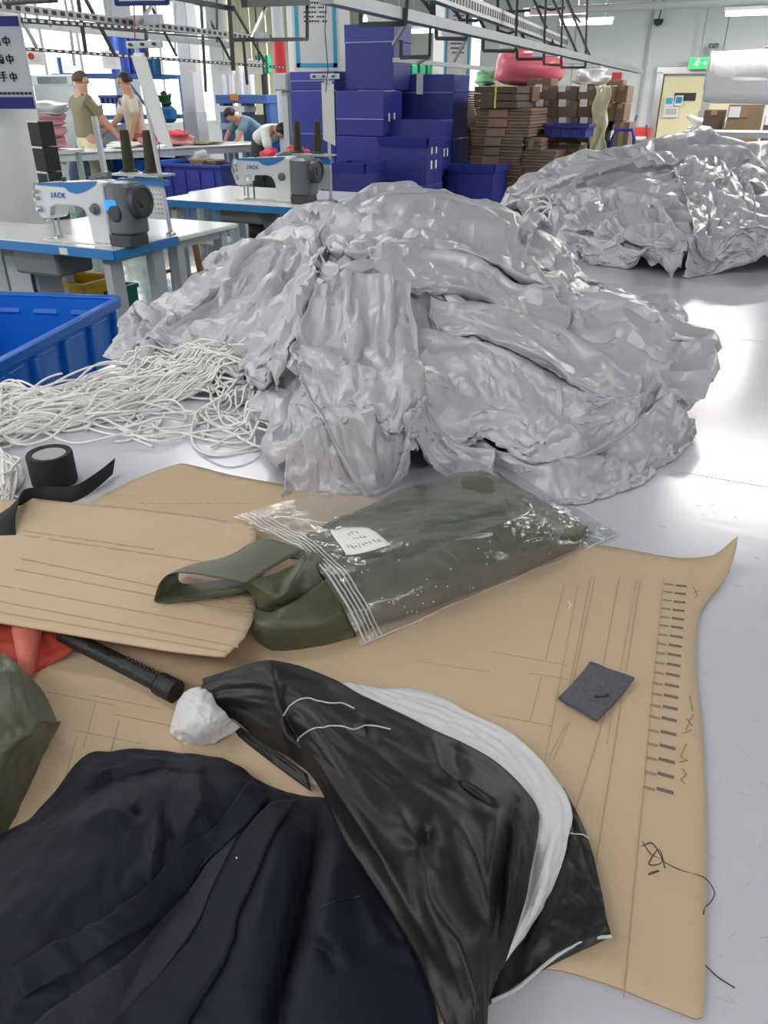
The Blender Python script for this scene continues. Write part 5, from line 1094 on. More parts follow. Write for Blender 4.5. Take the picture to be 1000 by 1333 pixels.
MB().tube([ptl(174, -4, -3.6), ptl(176, 60, -3.6), ptl(182, 98, -3.6), ptl(205, 150, -3.6), ptl(208, 205, -3.6)], .004, 6).build('cable', M_red, OL)
MB().tube([ptl(425, -5, -2.6), ptl(423, 40, -2.6), ptl(427, 90, -2.6), ptl(424, 120, -2.6)], .003, 6).build('cable', M_dark, OL)
a, b = aty(152, 7, 5.0), aty(216, -40, 5.0); t = thing('hanging_board', ((a.x+b.x)/2, 5.0, a.z), 'white hanging board with a navy frame at the top of the picture', 'board', -.15); W, H = b.x-a.x, b.z-a.z
MB().box((0, 0, H/2), (W, .02, H)).build('board_sheet', M_paper, t)
for (x, z, sx, sz) in ((0, .008, W, .022), (-W/2, H/2, .022, H), (W/2, H/2, .022, H)): MB().box((x, -.012, z), (sx, .012, sz)).build('frame_bar', M_bprint, t)
t = thing('rail_box', tuple(aty(38, -4, 4.8)), 'dark grey slotted box on the rail end above the white column', 'box', BR); MB().box((0, 0, 0), (.34, .06, .06)).build('case', M_brk, t, bevel=.006)
for k in range(8): MB().box((-.14+k*.04, -.031, 0), (.02, .004, .03)).build('slot', M_grey, t)
# ------------------------------------------------------------------ the workers
M_skin = mat('skin', (.52, .28, .18), .55, noise=.06, nscale=9); M_hair = mat('dark hair', (.016, .012, .01), .6, bump=.3, bscale=50); M_tkh = mat('khaki shirt', (.22, .20, .125), .85, bump=.25, bscale=16); M_tcr = mat('off white shirt', (.62, .58, .47), .85, bump=.25, bscale=16)
M_ttr = mat('cream trousers', (.62, .55, .36), .85, bump=.25, bscale=16); M_tgr = mat('dark grey trousers', (.06, .065, .07), .85); M_tbl = mat('grey blue shirt', (.14, .24, .35), .85, bump=.25, bscale=16); M_shoe = mat('shoe', (.05, .05, .06), .6)
def skin(name, nodes, m, parent, sub=2):
    "nodes: (position, radius, index of parent or None) grown into one smooth surface"
    me = bpy.data.meshes.new(name); me.from_pydata([tuple(n[0]) for n in nodes], [(i, n[2]) for i, n in enumerate(nodes) if n[2] is not None], []); me.materials.append(m)
    o = bpy.data.objects.new(name, me); C.objects.link(o); o.parent = parent
    sk = o.modifiers.new('skin', 'SKIN'); sk.use_smooth_shade = True
    for i, n in enumerate(nodes):
        r = n[1]; r = r if isinstance(r, tuple) else (r, r); r = (r[0]*1.2, r[1]*1.2); me.skin_vertices[0].data[i].radius = r; me.skin_vertices[0].data[i].use_root = n[2] is None
    s_ = o.modifiers.new('sub', 'SUBSURF'); s_.levels = sub; s_.render_levels = sub
    return o
def hand(nodes, wrist_i, d, side, s=1.):
    "palm, four fingers and a thumb beyond the wrist"
    w = Vector(nodes[wrist_i][0]); d = Vector(d).normalized(); sd = Vector(side).normalized(); k = len(nodes)
    nodes.append((w+d*.06*s, (.036*s, .02*s), wrist_i)); pm = k
    nodes.append((w+d*.02*s+sd*.035*s, .013*s, pm)); nodes.append((w+d*.055*s+sd*.058*s, .010*s, len(nodes)-1))
    for q, L in ((-1.5, .055), (-.5, .07), (.5, .075), (1.5, .066)):
        b = w+d*.1*s-sd*q*.019*s*-1; nodes.append((b, .0105*s, pm)); nodes.append((b+d*L*s*.6, .0095*s, len(nodes)-1)); nodes.append((b+d*L*s+Vector((0, 0, -.012)), .008*s, len(nodes)-1))
def head(nodes, neck_i, c, f, up, s=1.):
    "skull, jaw and nose; f is where the face looks"
    c, f, up = Vector(c), Vector(f).normalized(), Vector(up).normalized(); sd = f.cross(up); k = len(nodes)
    nodes.append((c-up*.05*s+f*.01, (.062*s, .07*s), neck_i)); nodes.append((c+up*.02*s, (.078*s, .092*s), k)); nodes.append((c+up*.085*s-f*.01, (.062*s, .075*s), k+1))
    nodes.append((c-up*.065*s+f*.06*s, .028*s, k)); nodes.append((c-up*.01*s+f*.098*s, .014*s, k+1))
    for q in (-1, 1): nodes.append((c-up*.01*s+sd*q*.082*s-f*.01, .012*s, k+1)); nodes.append((c+up*.02*s+sd*q*.09*s-f*.015, .010*s, len(nodes)-1))
def face(t, body, c, f, up, s=1.):
    c, f, up = Vector(c), Vector(f).normalized(), Vector(up).normalized(); sd = f.cross(up)
    for q in (-1, 1): MB().ball(c+f*.078*s+sd*q*.032*s+up*.012*s, .011*s).build('eye', M_black, body)
    MB().ball(c+f*.082*s-up*.055*s, (.02*s, .008*s, .006*s)).build('mouth', mat('lip', (.40, .14, .12), .5) if 'lip' not in bpy.data.materials else bpy.data.materials['lip'], body)
def hair(t, c, f, up, s=1., m=None, long=0.):
    c, f, up = Vector(c), Vector(f).normalized(), Vector(up).normalized(); sd = f.cross(up); mb = MB(); n, k = 22, 9
    vs = []; fs = []
    for i in range(k):
        th = i/(k-1)*(PI*.56)
        for j in range(n):
            a = 2*PI*j/n; lo = 1. if math.cos(a) < .3 else .62
            t_ = th*lo; d = up*math.cos(t_)+(f*math.cos(a)+sd*math.sin(a))*math.sin(t_)
            vs.append(c+up*.02*s+Vector(d)*(.106*s*(1+.03*random.random()))-f*.008-up*long*max(0, -math.cos(a))*(i/(k-1)))
    for i in range(k-1):
        for j in range(n): fs.append((i*n+j, i*n+(j+1) % n, (i+1)*n+(j+1) % n, (i+1)*n+j))
    return mb.add(vs, fs).build('hair', m or M_hair, t, smooth='all', solid=.012)
def worker(loc, rz, label, lean=0., arms=((0, 0), (0, 0)), shirt=None, trous=None, hairm=None, s=1., headturn=0., headdrop=0.):
    """local axes: the worker looks along +x. lean bends the trunk forward; arms: (elbow, hand) positions for the left (+y) and right (-y) arm"""
    t = thing('person', loc, label, 'person', rz)
    hip = Vector((0, 0, .93)); bd = lambda d, x=0.: hip+Vector((math.sin(lean)*d+math.cos(lean)*x, 0, math.cos(lean)*d-math.sin(lean)*x))
    chest, shl, nk = bd(.30), bd(.46), bd(.55); hd = bd(.665, .02+headdrop); f = Vector((math.cos(lean*.8+headdrop*3)*math.cos(headturn), math.sin(headturn), -math.sin(lean*.8+headdrop*3))); up = Vector((math.sin(lean*.8+headdrop*3), 0, math.cos(lean*.8+headdrop*3)))
    N = [(hip, (.095, .08), None), (bd(.15), (.10, .08), 0), (chest, (.14, .105), 1), (shl, (.10, .085), 2), (nk, .055, 3)]
    head(N, 4, hd, f, up)
    S = [(bd(-.12), (.165, .135), None), (bd(.15), (.15, .122), 0), (chest, (.165, .13), 1), (shl, (.115, .095), 2), (bd(.50), .075, 3)]
    T_ = [(bd(.10), (.14, .12), None), (hip-Vector((0, 0, .04)), (.16, .13), 0)]
    for q, (el, ha) in zip((1, -1), arms):
        sh = shl+Vector((0, q*.185, -.02)); el, ha = Vector(el), Vector(ha); k = len(N)
        N.append((sh, .052, 3)); N.append((el, .04, k)); N.append((ha, .028, k+1)); hand(N, k+2, ha-el, Vector((.3, -q, .2)) if abs((ha-el).z) > .1 else Vector((0, -q, .3)))
        k = len(S); S.append((sh, .072, 3)); S.append((sh.lerp(el, .85), .068, k))
        k = len(N); lg = Vector((0, q*.095, .87)); kn = Vector((.02, q*.105, .48)); an = Vector((-.03, q*.11, .09))
        N += [(lg, .085, 0), (kn, .058, k), (an, .038, k+1), (an+Vector((.13, 0, -.055)), .03, k+2)]
        k = len(T_); T_ += [(lg, .10, 1), (kn, .08, k), (an+Vector((0, 0, .03)), .07, k+1)]
        k = MB(); k.rbox(an+Vector((.06, 0, -.045)), (.27, .09, .09), .04).build('shoe', M_shoe, t, smooth=50)
    b = skin('body', N, M_skin, t); skin('shirt', S, shirt, t); skin('trousers', T_, trous, t); face(t, b, hd, f, up); hair(t, hd, f, up, 1., hairm)
    t.scale = (s, s, s); return t
Pw = aty(108, 150, 12.8); worker((Pw.x, 12.8, 0), math.radians(48), 'worker in khaki shirt and cream trousers reaching across the white packing table', .06, (((.22, .22, 1.13), (.42, .12, 1.02)), ((.16, -.27, 1.12), (.34, -.30, .90))), M_tkh, M_ttr, mat('brown cropped hair', (.10, .055, .03), .7), 1.05, -.5)
Pw = aty(176, 150, 13.3); worker((Pw.x, 13.3, 0), math.radians(206), 'worker in off white shirt facing the worker in khaki over the white packing table', .10, (((.05, .27, 1.12), (.14, .24, .88)), ((.22, -.20, 1.12), (.40, -.10, .98))), M_tcr, M_tgr, None, 1.05, -.2)
Pw = aty(338, 172, 12.5); worker((Pw.x-.15, 13.6, 0), math.radians(-50), 'worker in white shirt and black trousers bending down at the end of the packing table', 1.25, (((.62, .24, .75), (.66, .20, .48)), ((.62, -.24, .75), (.66, -.2, .48))), M_wcl, M_tgr, None, .95, 0, .06)
Pw = aty(300, 172, 13.4); worker((Pw.x+.25, 15.0, 0), math.radians(215), 'worker in grey blue shirt bending over behind the worker in white', 1.0, (((.55, .25, .95), (.66, .2, .78)), ((.55, -.25, .95), (.66, -.2, .78))), M_tbl, M_tgr, None, .95, 0, .02)
# ------------------------------------------------------------------ the blue bin beside the table
RZ = .60
Abin = atz(163, 384, RZ); ax_l = (atz(0, 470, RZ)-Abin).normalized(); ax_w = Vector((-ax_l.y, ax_l.x, 0)) if Vector((-ax_l.y, ax_l.x, 0)).x < 0 else Vector((ax_l.y, -ax_l.x, 0))
LB, WB = 1.25, .86; cen = Abin+ax_l*LB/2+ax_w*WB/2; rzb = math.atan2(ax_w.y, ax_w.x)
bin_ = thing('storage_bin', (cen.x, cen.y, 0), 'large bright blue plastic storage bin on the green floor beside the white cords', 'bin', rzb)
# local x is the width, local y the length
def shell(z0, z1, k0, k1, th, n=5, r=.06, lidless=False):
    def ring(W, L, z, r):
        o = []
        for (sx, sy, a0) in ((1, 1, 0), (-1, 1, PI/2), (-1, -1, PI), (1, -1, 1.5*PI)):
            for i in range(n+1):
                a = a0+PI/2*i/n; o.append((sx*(W/2-r)+r*math.cos(a), sy*(L/2-r)+r*math.sin(a), z))
        return o
    rs = [ring(WB*k0, LB*k0, z0, r), ring(WB*k1, LB*k1, z1, r), ring(WB*k1-2*th, LB*k1-2*th, z1, r*.8), ring(WB*k0-2*th, LB*k0-2*th, z0+th, r*.8)]
    L = len(rs[0]); m = MB(); fs = []
    for q in range(3): fs += [(q*L+i, q*L+(i+1) % L, (q+1)*L+(i+1) % L, (q+1)*L+i) for i in range(L)]
    if lidless: fs += [(3*L+i, 3*L+(i+1) % L, (i+1) % L, i) for i in range(L)]
    else: fs += [tuple(range(L-1, -1, -1)), tuple(3*L+i for i in range(L))]
    return m.add([v for r_ in rs for v in r_], fs)
shell(.0, RZ-.01, .86, .955, .008).build('body', M_blue, bin_, smooth=35)
shell(RZ-.05, RZ, .99, 1.0, .035, lidless=True).build('rim', M_blue, bin_, smooth=35, bevel=.006)
for sx in (-1, 1):
    for k in range(5):
        y = (-.4+.2*k)*LB; MB().box((sx*WB*.462, y, RZ*.5), (.03, .035, RZ*.8), Matrix.Rotation(sx*.07, 3, 'Y')).build('rib', M_blue, bin_, bevel=.006)
        if k < 4: MB().box((sx*(WB*.477-.014), y+.1*LB, RZ-.085), (.012, .12, .035), Matrix.Rotation(sx*.6, 3, 'Y')).build('ledge', M_blue, bin_, bevel=.004)
for sy in (-1, 1):
    for k in range(4):
        x = (-.36+.24*k)*WB; MB().box((x, sy*LB*.462, RZ*.5), (.035, .03, RZ*.8), Matrix.Rotation(-sy*.09, 3, 'X')).build('rib', M_blue, bin_, bevel=.006)
        if k < 3: MB().box((x+.12*WB, sy*(LB*.477-.014), RZ-.085), (.13, .012, .035), Matrix.Rotation(-sy*.6, 3, 'X')).build('ledge', M_blue, bin_, bevel=.004)
MB().box((WB*.49, -LB*.49, RZ-.08), (.05, .05, .10)).build('corner_lug', M_blue, bin_, bevel=.01)
for k in range(3):                                                     # white cord ends lie in it
    pass
# ------------------------------------------------------------------ cardboard
def cardmat(name, c): return mat(name, c, .75, noise=.07, nscale=5, bump=.12, bscale=40, stretch=(1, 1, 1))
M_card = cardmat('kraft card', (.58, .43, .285)); M_card2 = cardmat('pale kraft card', (.63, .475, .32)); M_edge = mat('card edge', (.30, .19, .11), .8)
def flat_sheet(name, outline, zf, th, m, parent=None, res=.02, flute=None):
    "a card cut to an outline (plan points), its height given by zf(x, y)"
    bm = bmesh.new(); vs = [bm.verts.new((p[0], p[1], 0)) for p in outline]; bm.faces.new(vs)
    bmesh.ops.triangulate(bm, faces=bm.faces)
    for _ in range(7):
        es = [e for e in bm.edges if e.calc_length() > res]
        if not es: break
        bmesh.ops.subdivide_edges(bm, edges=es, cuts=1); bmesh.ops.triangulate(bm, faces=[f for f in bm.faces if len(f.verts) > 3])
    mb = MB(); bm.verts.index_update(); mb.v = [(v.co.x, v.co.y, zf(v.co.x, v.co.y)) for v in bm.verts]; mb.f = [tuple(v.index for v in f.verts) for f in bm.faces]; bm.free()
    o = mb.build(name, m, parent, smooth='all')
    if o.data.polygons[0].normal.z < 0: o.data.flip_normals()
    s_ = o.modifiers.new('thickness', 'SOLIDIFY'); s_.thickness = th; s_.offset = 1
    return o
def dense(pts, k=6, sm=.5):
    P = np.array([[p[0], p[1]] for p in pts]); n = len(P); out = []
    for i in range(n):
        p0, p1, p2, p3 = P[i-1], P[i], P[(i+1) % n], P[(i+2) % n]
        for q in range(k):
            u = q/k; a = .5*((2*p1)+(p2-p0)*u+(2*p0-5*p1+4*p2-p3)*u*u+(3*p1-p0-3*p2+p3)*u**3); out.append(tuple(sm*a+(1-sm)*(p1+(p2-p1)*u)))
    return out
ZC = TZ+.003
big_px = [(236, 605), (300, 620), (365, 632), (480, 650), (640, 690), (797, 714), (870, 727), (925, 736), (953, 730), (948, 752), (925, 778), (911, 800), (906, 830), (905, 872), (909, 910), (914, 960), (918, 1040), (919, 1120), (918, 1230), (914, 1325), (880, 1318), (790, 1282), (705, 1262), (600, 1330), (300, 1380), (-60, 1340), (-160, 1000), (-60, 790), (60, 700), (120, 655), (175, 626)]
big_pl = [atz(x, y, ZC) for x, y in big_px]
tipc = atz(953, 730, ZC); crd = atz(905, 775, ZC)
def zbig(x, y):
    d = math.hypot(x-tipc.x, y-tipc.y); u = max(0, 1-d/.12); v = x-crd.x
    return ZC+.05*u*u*(1 if v > -.03 else .3)
board = flat_sheet('cardboard_sheet', dense(big_pl, 4), zbig, .004, M_card, res=.035)
tag(board, 'large kraft cardboard template with printed dashes and a curled corner on the white table', 'cardboard')
bo = board.location
def on_board(px, py, dz=.0045): p = atz(px, py, ZC+dz); return p-bo
def mark(parent, segs, name, m, w, kind='stuff', pos=on_board, dz=.0046):
    mb = MB()
    for (x0, y0, x1, y1) in segs: mb.bar(pos(x0, y0, dz), pos(x1, y1, dz), w, .0004)
    o = mb.build(name, m, parent); o['kind'] = kind; return o
M_mark = mat('printed mark', (.16, .14, .12), .7); M_faint = mat('pale printed mark', (.33, .24, .155), .8); M_pencil = mat('pencil', (.46, .335, .22), .9); M_pen = mat('brown pen', (.30, .17, .10), .8)
sg1, sg2 = [], []
ys = [762, 772, 783, 794, 805, 816, 828, 840, 852, 865, 878, 892, 906, 921, 936, 954, 972, 990, 1009, 1029]
for k, y in enumerate(ys):
    f = k/19.; xr0 = 881-f*25; xr1 = 894-f*17; xl0 = 866-f*28; xl1 = 876-f*24
    sg1.append((xr0-1, y+f*-3, xr1, y+1+f*2)); sg2.append((xl0, y-2-f*3, xl1+1, y-1))
for (sg_, m, nm) in ((sg1, M_mark, 'dark_dash'), (sg2, M_faint, 'pale_dash')):
    for s_ in sg_: mark(board, [s_], nm, m, .0052 if nm == 'dark_dash' else .0042, None, dz=.0048)
for o in list(board.children):
    if o.get('kind') is None: del o['kind']
lines = []
def dashed(x0, y0, x1, y1, n, g=.72):
    for k in range(n):
        a, b = k/n, (k+g)/n; lines.append((x0+(x1-x0)*a, y0+(y1-y0)*a, x0+(x1-x0)*b, y0+(y1-y0)*b))
dashed(752, 764, 706, 1010, 34); dashed(770, 748, 740, 900, 26, .9); dashed(775, 750, 744, 900, 26, .9); dashed(806, 752, 783, 880, 26); dashed(834, 754, 775, 1130, 60, .9); dashed(829, 754, 790, 970, 30); dashed(864, 754, 812, 1300, 70, .92)
dashed(735, 760, 710, 860, 14); dashed(640, 848, 740, 866, 16); dashed(690, 876, 740, 884, 10); dashed(705, 880, 690, 940, 10); dashed(738, 940, 715, 985, 8); dashed(742, 940, 720, 990, 8); dashed(795, 905, 748, 1060, 24, .9); dashed(540, 860, 640, 875, 14); dashed(640, 930, 720, 945, 12)
dashed(100, 640, 180, 646, 5); dashed(180, 655, 330, 655, 12)
for (x, y) in ((60, 900), (150, 930), (95, 950), (120, 905)): dashed(x, y, x+90, y+18, 9, .9); dashed(x+5, y+8, x-12, y+70, 8, .9)
mark(board, lines, 'pattern_line', M_pencil, .0010)
wr = [(903, 765, 908, 775), (908, 775, 904, 778), (903, 772, 910, 769), (898, 905, 902, 925), (894, 935, 902, 945), (902, 930, 893, 950), (889, 955, 900, 950), (894, 968, 886, 985), (886, 985, 896, 990), (888, 1000, 894, 1008), (894, 1008, 886, 1015), (886, 1015, 892, 1020), (895, 990, 885, 992)]
mark(board, wr, 'handwriting', M_pen, .0009)
# the smaller folded card, its near edge raised
def zs(x, y):
    q = Vector((x, y, 0)); e2 = q.dot(E2); return e2
sp = [(28, 652, .004), (18, 646, .006), (130, 660, .008), (240, 672, .01), (320, 684, .012), (334, 690, .02), (333, 800, .035), (318, 832, .045), (292, 857, .05), (220, 849, .05), (120, 832, .052), (0, 812, .055), (-90, 800, .055), (-80, 690, .02), (-10, 655, .006)]
sp3 = [atz(x, y, TZ+.008+h) for x, y, h in sp]; zfs = rbf([(p.x, p.y) for p in sp3], [p.z for p in sp3], 1e-4)
def zsm(x, y): 
    v = float(zfs(x, y)); q = x*E1.x+y*E1.y; w_ = x*-.35+y*.94
    return v+.0022*sum(math.exp(-((w_-c_)/.006)**2) for c_ in (1.16, 1.24, 1.33, 1.36, 1.28))
sc = flat_sheet('cardboard_flap', dense(sp3, 3, .12), zsm, .004, M_card2, res=.02)
tag(sc, 'pale kraft cardboard piece with crease lines lying over the large template', 'cardboard')
sl = sc.location
m = MB()
for (a, b) in (((32, 697), (330, 741)), ((30, 691), (200, 715)), ((28, 727), (330, 790)), ((20, 741), (330, 800)), ((0, 762), (320, 822)), ((-20, 779), (310, 842)), ((-40, 790), (300, 849))):
    for k in range(16):
        f0, f1 = k/16, (k+1)/16; P_ = []
        for f in (f0, f1):
            px, py = a[0]+(b[0]-a[0])*f, a[1]+(b[1]-a[1])*f; q = atz(px, py, TZ+.03)
            for _ in range(4): q = atz(px, py, zsm(q.x, q.y)+.0045)
            P_.append(q-sl)
        m.bar(P_[0], P_[1], .003, .0012)
m.build('crease_line', mat('card crease', (.50, .365, .24), .8), sc)['kind'] = 'stuff'
# ------------------------------------------------------------------ webbing roll and loose straps
M_web = mat('black webbing', (.012, .012, .013), .7, bump=.5, bscale=220, stretch=(1, 1, 3))
p = atz(62, 640, TZ); rl = thing('webbing_roll', (p.x, p.y+.045, TZ+.002), 'roll of black webbing with a grey core beside the white cords', 'webbing roll')
r_ = .048; MB().lathe([(.03, .001), (r_*.97, .0), (r_, .004), (r_, .066), (r_*.96, .07), (r_*.72, .068), (r_*.7, .06), (.03, .06)], n=44).build('wound_webbing', M_web, rl, smooth=40)
MB().lathe([(r_*.72, .05), (r_*.72, .0665), (.004, .0665)], n=36).build('core', mat('core grey', (.42, .42, .43), .8, noise=.3, nscale=60), rl, smooth=40)
def ribbon(name, pts, wd, m, label, th=.0018, twist=None, parent=None):
    "flat strap along plan points: (px, py, height over the table); width direction from the point list"
    P = np.array([tuple(atz(x, y, TZ+h)) for (x, y, h, *_) in pts]); W_ = np.array([q[3:6] for q in pts], float); n = 40
    c = np.stack([np.interp(np.linspace(0, len(P)-1, n), range(len(P)), P[:, k]) for k in range(3)], -1)
    c = resample(P[:, None, :].repeat(2, 1), n, 2)[:, 0]; w_ = resample(W_[:, None, :].repeat(2, 1), n, 2)[:, 0]; w_ /= np.linalg.norm(w_, axis=-1, keepdims=True)
    G = np.stack([c-w_*wd/2, c, c+w_*wd/2], 1); o = MB().grid(G).build(name, m, parent, smooth='all', solid=th); 
    if label: tag(o, label, 'strap')
    return o
ribbon('webbing_strap', [(148, 607, .022, .2, .35, .9), (125, 626, .018, .15, .3, .95), (95, 643, .014, .05, .6, .8), (55, 644, .014, 0, .8, .6), (28, 648, .03, .1, .8, .6), (9, 668, .045, .8, .5, .1), (8, 700, .03, 1, .15, 0), (22, 733, .012, 1, .1, 0)], .036, M_web, 'loose black webbing strap curling round the roll and over the card edge')
# dark tool handle beneath the card
M_rub = mat('black rubber', (.014, .014, .015), .5, bump=.25, bscale=150)
a, b = atz(120, 845, TZ+.03), atz(224, 898, TZ+.022); tl = thing('tool_handle', a, 'black ribbed rubber tool handle sticking out from under the pale card', 'tool'); ax = (b-a)
MB().tube([Vector((0, 0, 0))-ax*.4, ax*.5, ax*.88], .0125, 18).build('grip', M_rub, tl, smooth=40)
MB().tube([ax*.86, ax*.9, ax*.98, ax*1.03, ax*1.05], .0165, 20).build('end_cap', M_rub, tl, smooth=35)
for k in range(5):
    q = ax*(.84+.02*k); MB().tube([q, q+ax*.008], .0155, 18).build('ridge', M_rub, tl)
for k in range(8):
    q = ax*(.42+.05*k)+Vector((.006, .004, .0115)); MB().tube([q, q+Vector((.004, -.006, .0))], .0022, 6).build('nub', M_rub, tl)
# small grey mesh patch with a tag
pq = [(768, 866), (825, 888), (777, 942), (726, 914)]; pp = [atz(x, y, TZ+.010) for x, y in pq]; pc = sum(pp, Vector())/4
pt_ = thing('mesh_patch', (pc.x, pc.y, TZ+.008), 'small grey mesh fabric patch with a dark tag on the cardboard template', 'fabric patch')
M_mesh = mat('grey mesh', (.135, .14, .165), .7, noise=.5, nscale=260, bump=.7, bscale=330, btype='vor')
G = np.zeros((2, 2, 3)); G[0, 0], G[0, 1], G[1, 1], G[1, 0] = [tuple(q-Vector((pc.x, pc.y, TZ+.008))) for q in pp]
G = resample(G, 14, 12); G[..., 2] = .004+.004*np.abs(np.linspace(-1, 1, 14))[:, None]**2+.0015*noise2(14, 12, 3, 3); MB().grid(G).build('mesh_cloth', M_mesh, pt_, smooth='all', solid=.004)
u_ = (pp[1]-pp[0]).normalized(); v_ = (pp[3]-pp[0]).normalized(); q = atz(784, 903, TZ+.02)-Vector((pc.x, pc.y, TZ+.008)); q.z = .0085
MB().bar(q-(u_-v_).normalized()*.010, q+(u_-v_).normalized()*.010, .0045, .001).build('tag_label', mat('dark tag', (.012, .014, .012), .6), pt_)
MB().bar(q-(u_-v_).normalized()*.007+Vector((0, 0, .0008)), q+(u_-v_).normalized()*.007+Vector((0, 0, .0008)), .0009, .0004).build('tag_print', mat('olive print', (.25, .27, .1), .6), pt_)
# loose threads on the template
M_thr = mat('brown thread', (.09, .065, .05), .8)
def threads(pts, m, r_, label, name='loose_thread', lift=.0065):
    P = np.array([tuple(atz(x, y, TZ+lift+.001*(k % 2))) for k, (x, y) in enumerate(pts)]); c = resample(P[:, None, :].repeat(2, 1), len(pts)*7, 2)[:, 0]
    o = MB().tube([Vector(q) for q in c], r_, 5).build(name, m, smooth='all'); return tag(o, label, 'thread')
threads([(836, 1095), (846, 1110), (858, 1118), (880, 1130), (900, 1137), (918, 1143), (930, 1160), (927, 1172), (918, 1182), (916, 1190)], M_thr, .0007, 'long brown thread trailing off the edge of the cardboard template')
threads([(835, 1102), (850, 1098), (862, 1122), (845, 1125), (858, 1106), (866, 1130)], M_thr, .0008, 'short tangle of brown thread on the template')
threads([(844, 1139), (850, 1136), (858, 1134)], M_thr, .0012, 'tiny curl of dark thread below the brown tangle')
threads([(917, 1255), (935, 1272), (957, 1286)], M_thr, .0008, 'dark thread lying on the white table past the template edge', lift=.004)
threads([(720, 1200), (760, 1212), (790, 1218), (826, 1220)], mat('pale thread', (.6, .5, .35), .8), .0005, 'pale thread end sticking out from the black garment hem')
threads([(740, 783), (743, 787), (741, 793)], M_paper, .0014, 'tiny white paper scrap on the template', name='paper_scrap')
# ------------------------------------------------------------------ garments: sheets given by points of the photograph and heights over the table
def unproj(px, py, h):
    a = (px-500)/FPX; b = (666.5-py)/FPX; dx, dy, dz = a, cP+b*sP, -sP+b*cP; t = (TZ+h-CAM_Z)/dz
    return np.stack([dx*t, dy*t, CAM_Z+dz*t], -1)
def seg_dist(px, py, pts):
    best = np.full(px.shape, 1e9); tt = np.zeros(px.shape); sd = np.zeros(px.shape); L = len(pts)-1
    for q in range(L):
        (ax, ay), (bx, by) = pts[q], pts[q+1]; dx, dy = bx-ax, by-ay; l2 = dx*dx+dy*dy
        t = np.clip(((px-ax)*dx+(py-ay)*dy)/l2, 0, 1); D = np.hypot(px-ax-t*dx, py-ay-t*dy); s = np.sign((px-ax)*dy-(py-ay)*dx); k = D < best
        best = np.where(k, D, best); tt = np.where(k, (q+t)/L, tt); sd = np.where(k, s, sd)
    return best, tt, sd
def foldh(px, py, folds):
    h = np.zeros(px.shape)
    for (amp, w1, w2, pts) in folds:
        D, t, s = seg_dist(px, py, pts); w_ = np.where(s > 0, w1, w2); h += amp*np.exp(-(D/w_)**1.5)*np.sin(PI*np.clip(.1+.8*t, 0, 1))
    return h
def patch(name, rows, n, m, mt, parent, folds=(), amp=.003, f=8, seed=1, grow=1.02, it=25, solid=.0016, pinned=.15, lo=.0055):
    G = resample(np.array(rows, float), n, m); h = G[..., 2]+foldh(G[..., 0], G[..., 1], folds)
    P = unproj(G[..., 0], G[..., 1], np.maximum(h, lo)); P0 = P.copy()
    P = crease(P, amp, f, seed); P = crease(P, amp*.3, f*3, seed+1)
    if it:
        k = np.full((n, m), .03); k[0] = k[-1] = pinned; k[:, 0] = k[:, -1] = pinned
        P = relax(P, grow, grow, it, None, 0, .1, k, rest=P0)
    P[..., 2] = np.maximum(P[..., 2], TZ+lo)
    return MB().grid(P-np.array(parent.location)).build(name, mt, parent, smooth='all', solid=solid), P
def root(name, px, py, label, cat): p = atz(px, py, TZ+.004); return thing(name, p, label, cat)
def line_on(px_list, h, parent, r, m, name, dash=None):
    pts = [tuple(unproj(np.array(float(x)), np.array(float(y)), np.array(h if not isinstance(h, (list, tuple)) else h[k]))) for k, (x, y) in enumerate(px_list)]
    c = resample(np.array(pts)[:, None, :].repeat(2, 1), len(pts)*8, 2)[:, 0]-np.array(parent.location); mb = MB()
    if dash:
        for k in range(0, len(c)-1, dash): mb.tube([Vector(q) for q in c[k:k+dash]], r, 5) if len(c[k:k+dash]) > 1 else None
    else: mb.tube([Vector(q) for q in c], r, 6)
    return mb.build(name, m, parent, smooth='all')
def surf_line(P, uv, parent, r, m, name, lift=.001, dash=None):
    "a stitch line over a finished sheet along (row, column) fractions"
    n, mm = P.shape[:2]; N = np.cross(np.gradient(P, axis=0), np.gradient(P, axis=1)); N /= np.linalg.norm(N, axis=-1, keepdims=True); N *= np.sign(N[..., 2:3]+1e-9)
    uv = resample(np.array(uv, float)[:, None, :].repeat(2, 1), 60, 2)[:, 0]; c = []
    for (u, v) in uv:
        i, j = min(n-2, max(0, int(u*(n-1)))), min(mm-2, max(0, int(v*(mm-1)))); a, b = u*(n-1)-i, v*(mm-1)-j
        f = lambda Q: Q[i, j]*(1-a)*(1-b)+Q[i+1, j]*a*(1-b)+Q[i, j+1]*(1-a)*b+Q[i+1, j+1]*a*b
        c.append(Vector(f(P)+f(N)*lift-np.array(parent.location)))
    mb = MB()
    if dash:
        for k in range(0, len(c)-dash, dash+1): mb.tube(c[k:k+dash+1], r, 5)
    else: mb.tube(c, r, 5)
    o = mb.build(name, m, parent, smooth='all')
    if dash: o['kind'] = 'stuff'
    return o
def find_uv(P, px, py):
    "row and column fractions of the sheet point seen at a place of the photograph"
    d = np.array(P)-np.array(CAMV); fw = d[..., 1]*cP-d[..., 2]*sP; u = 500+FPX*d[..., 0]/fw; v = 666.5-FPX*(d[..., 1]*sP+d[..., 2]*cP)/fw
    k = np.argmin((u-px)**2+(v-py)**2); i, j = divmod(k, P.shape[1]); return i/(P.shape[0]-1), j/(P.shape[1]-1)
def stitch(P, pts, parent, r, m, name, lift=.001, dash=None): return surf_line(P, [find_uv(P, x, y) for x, y in pts], parent, r, m, name, lift, dash)
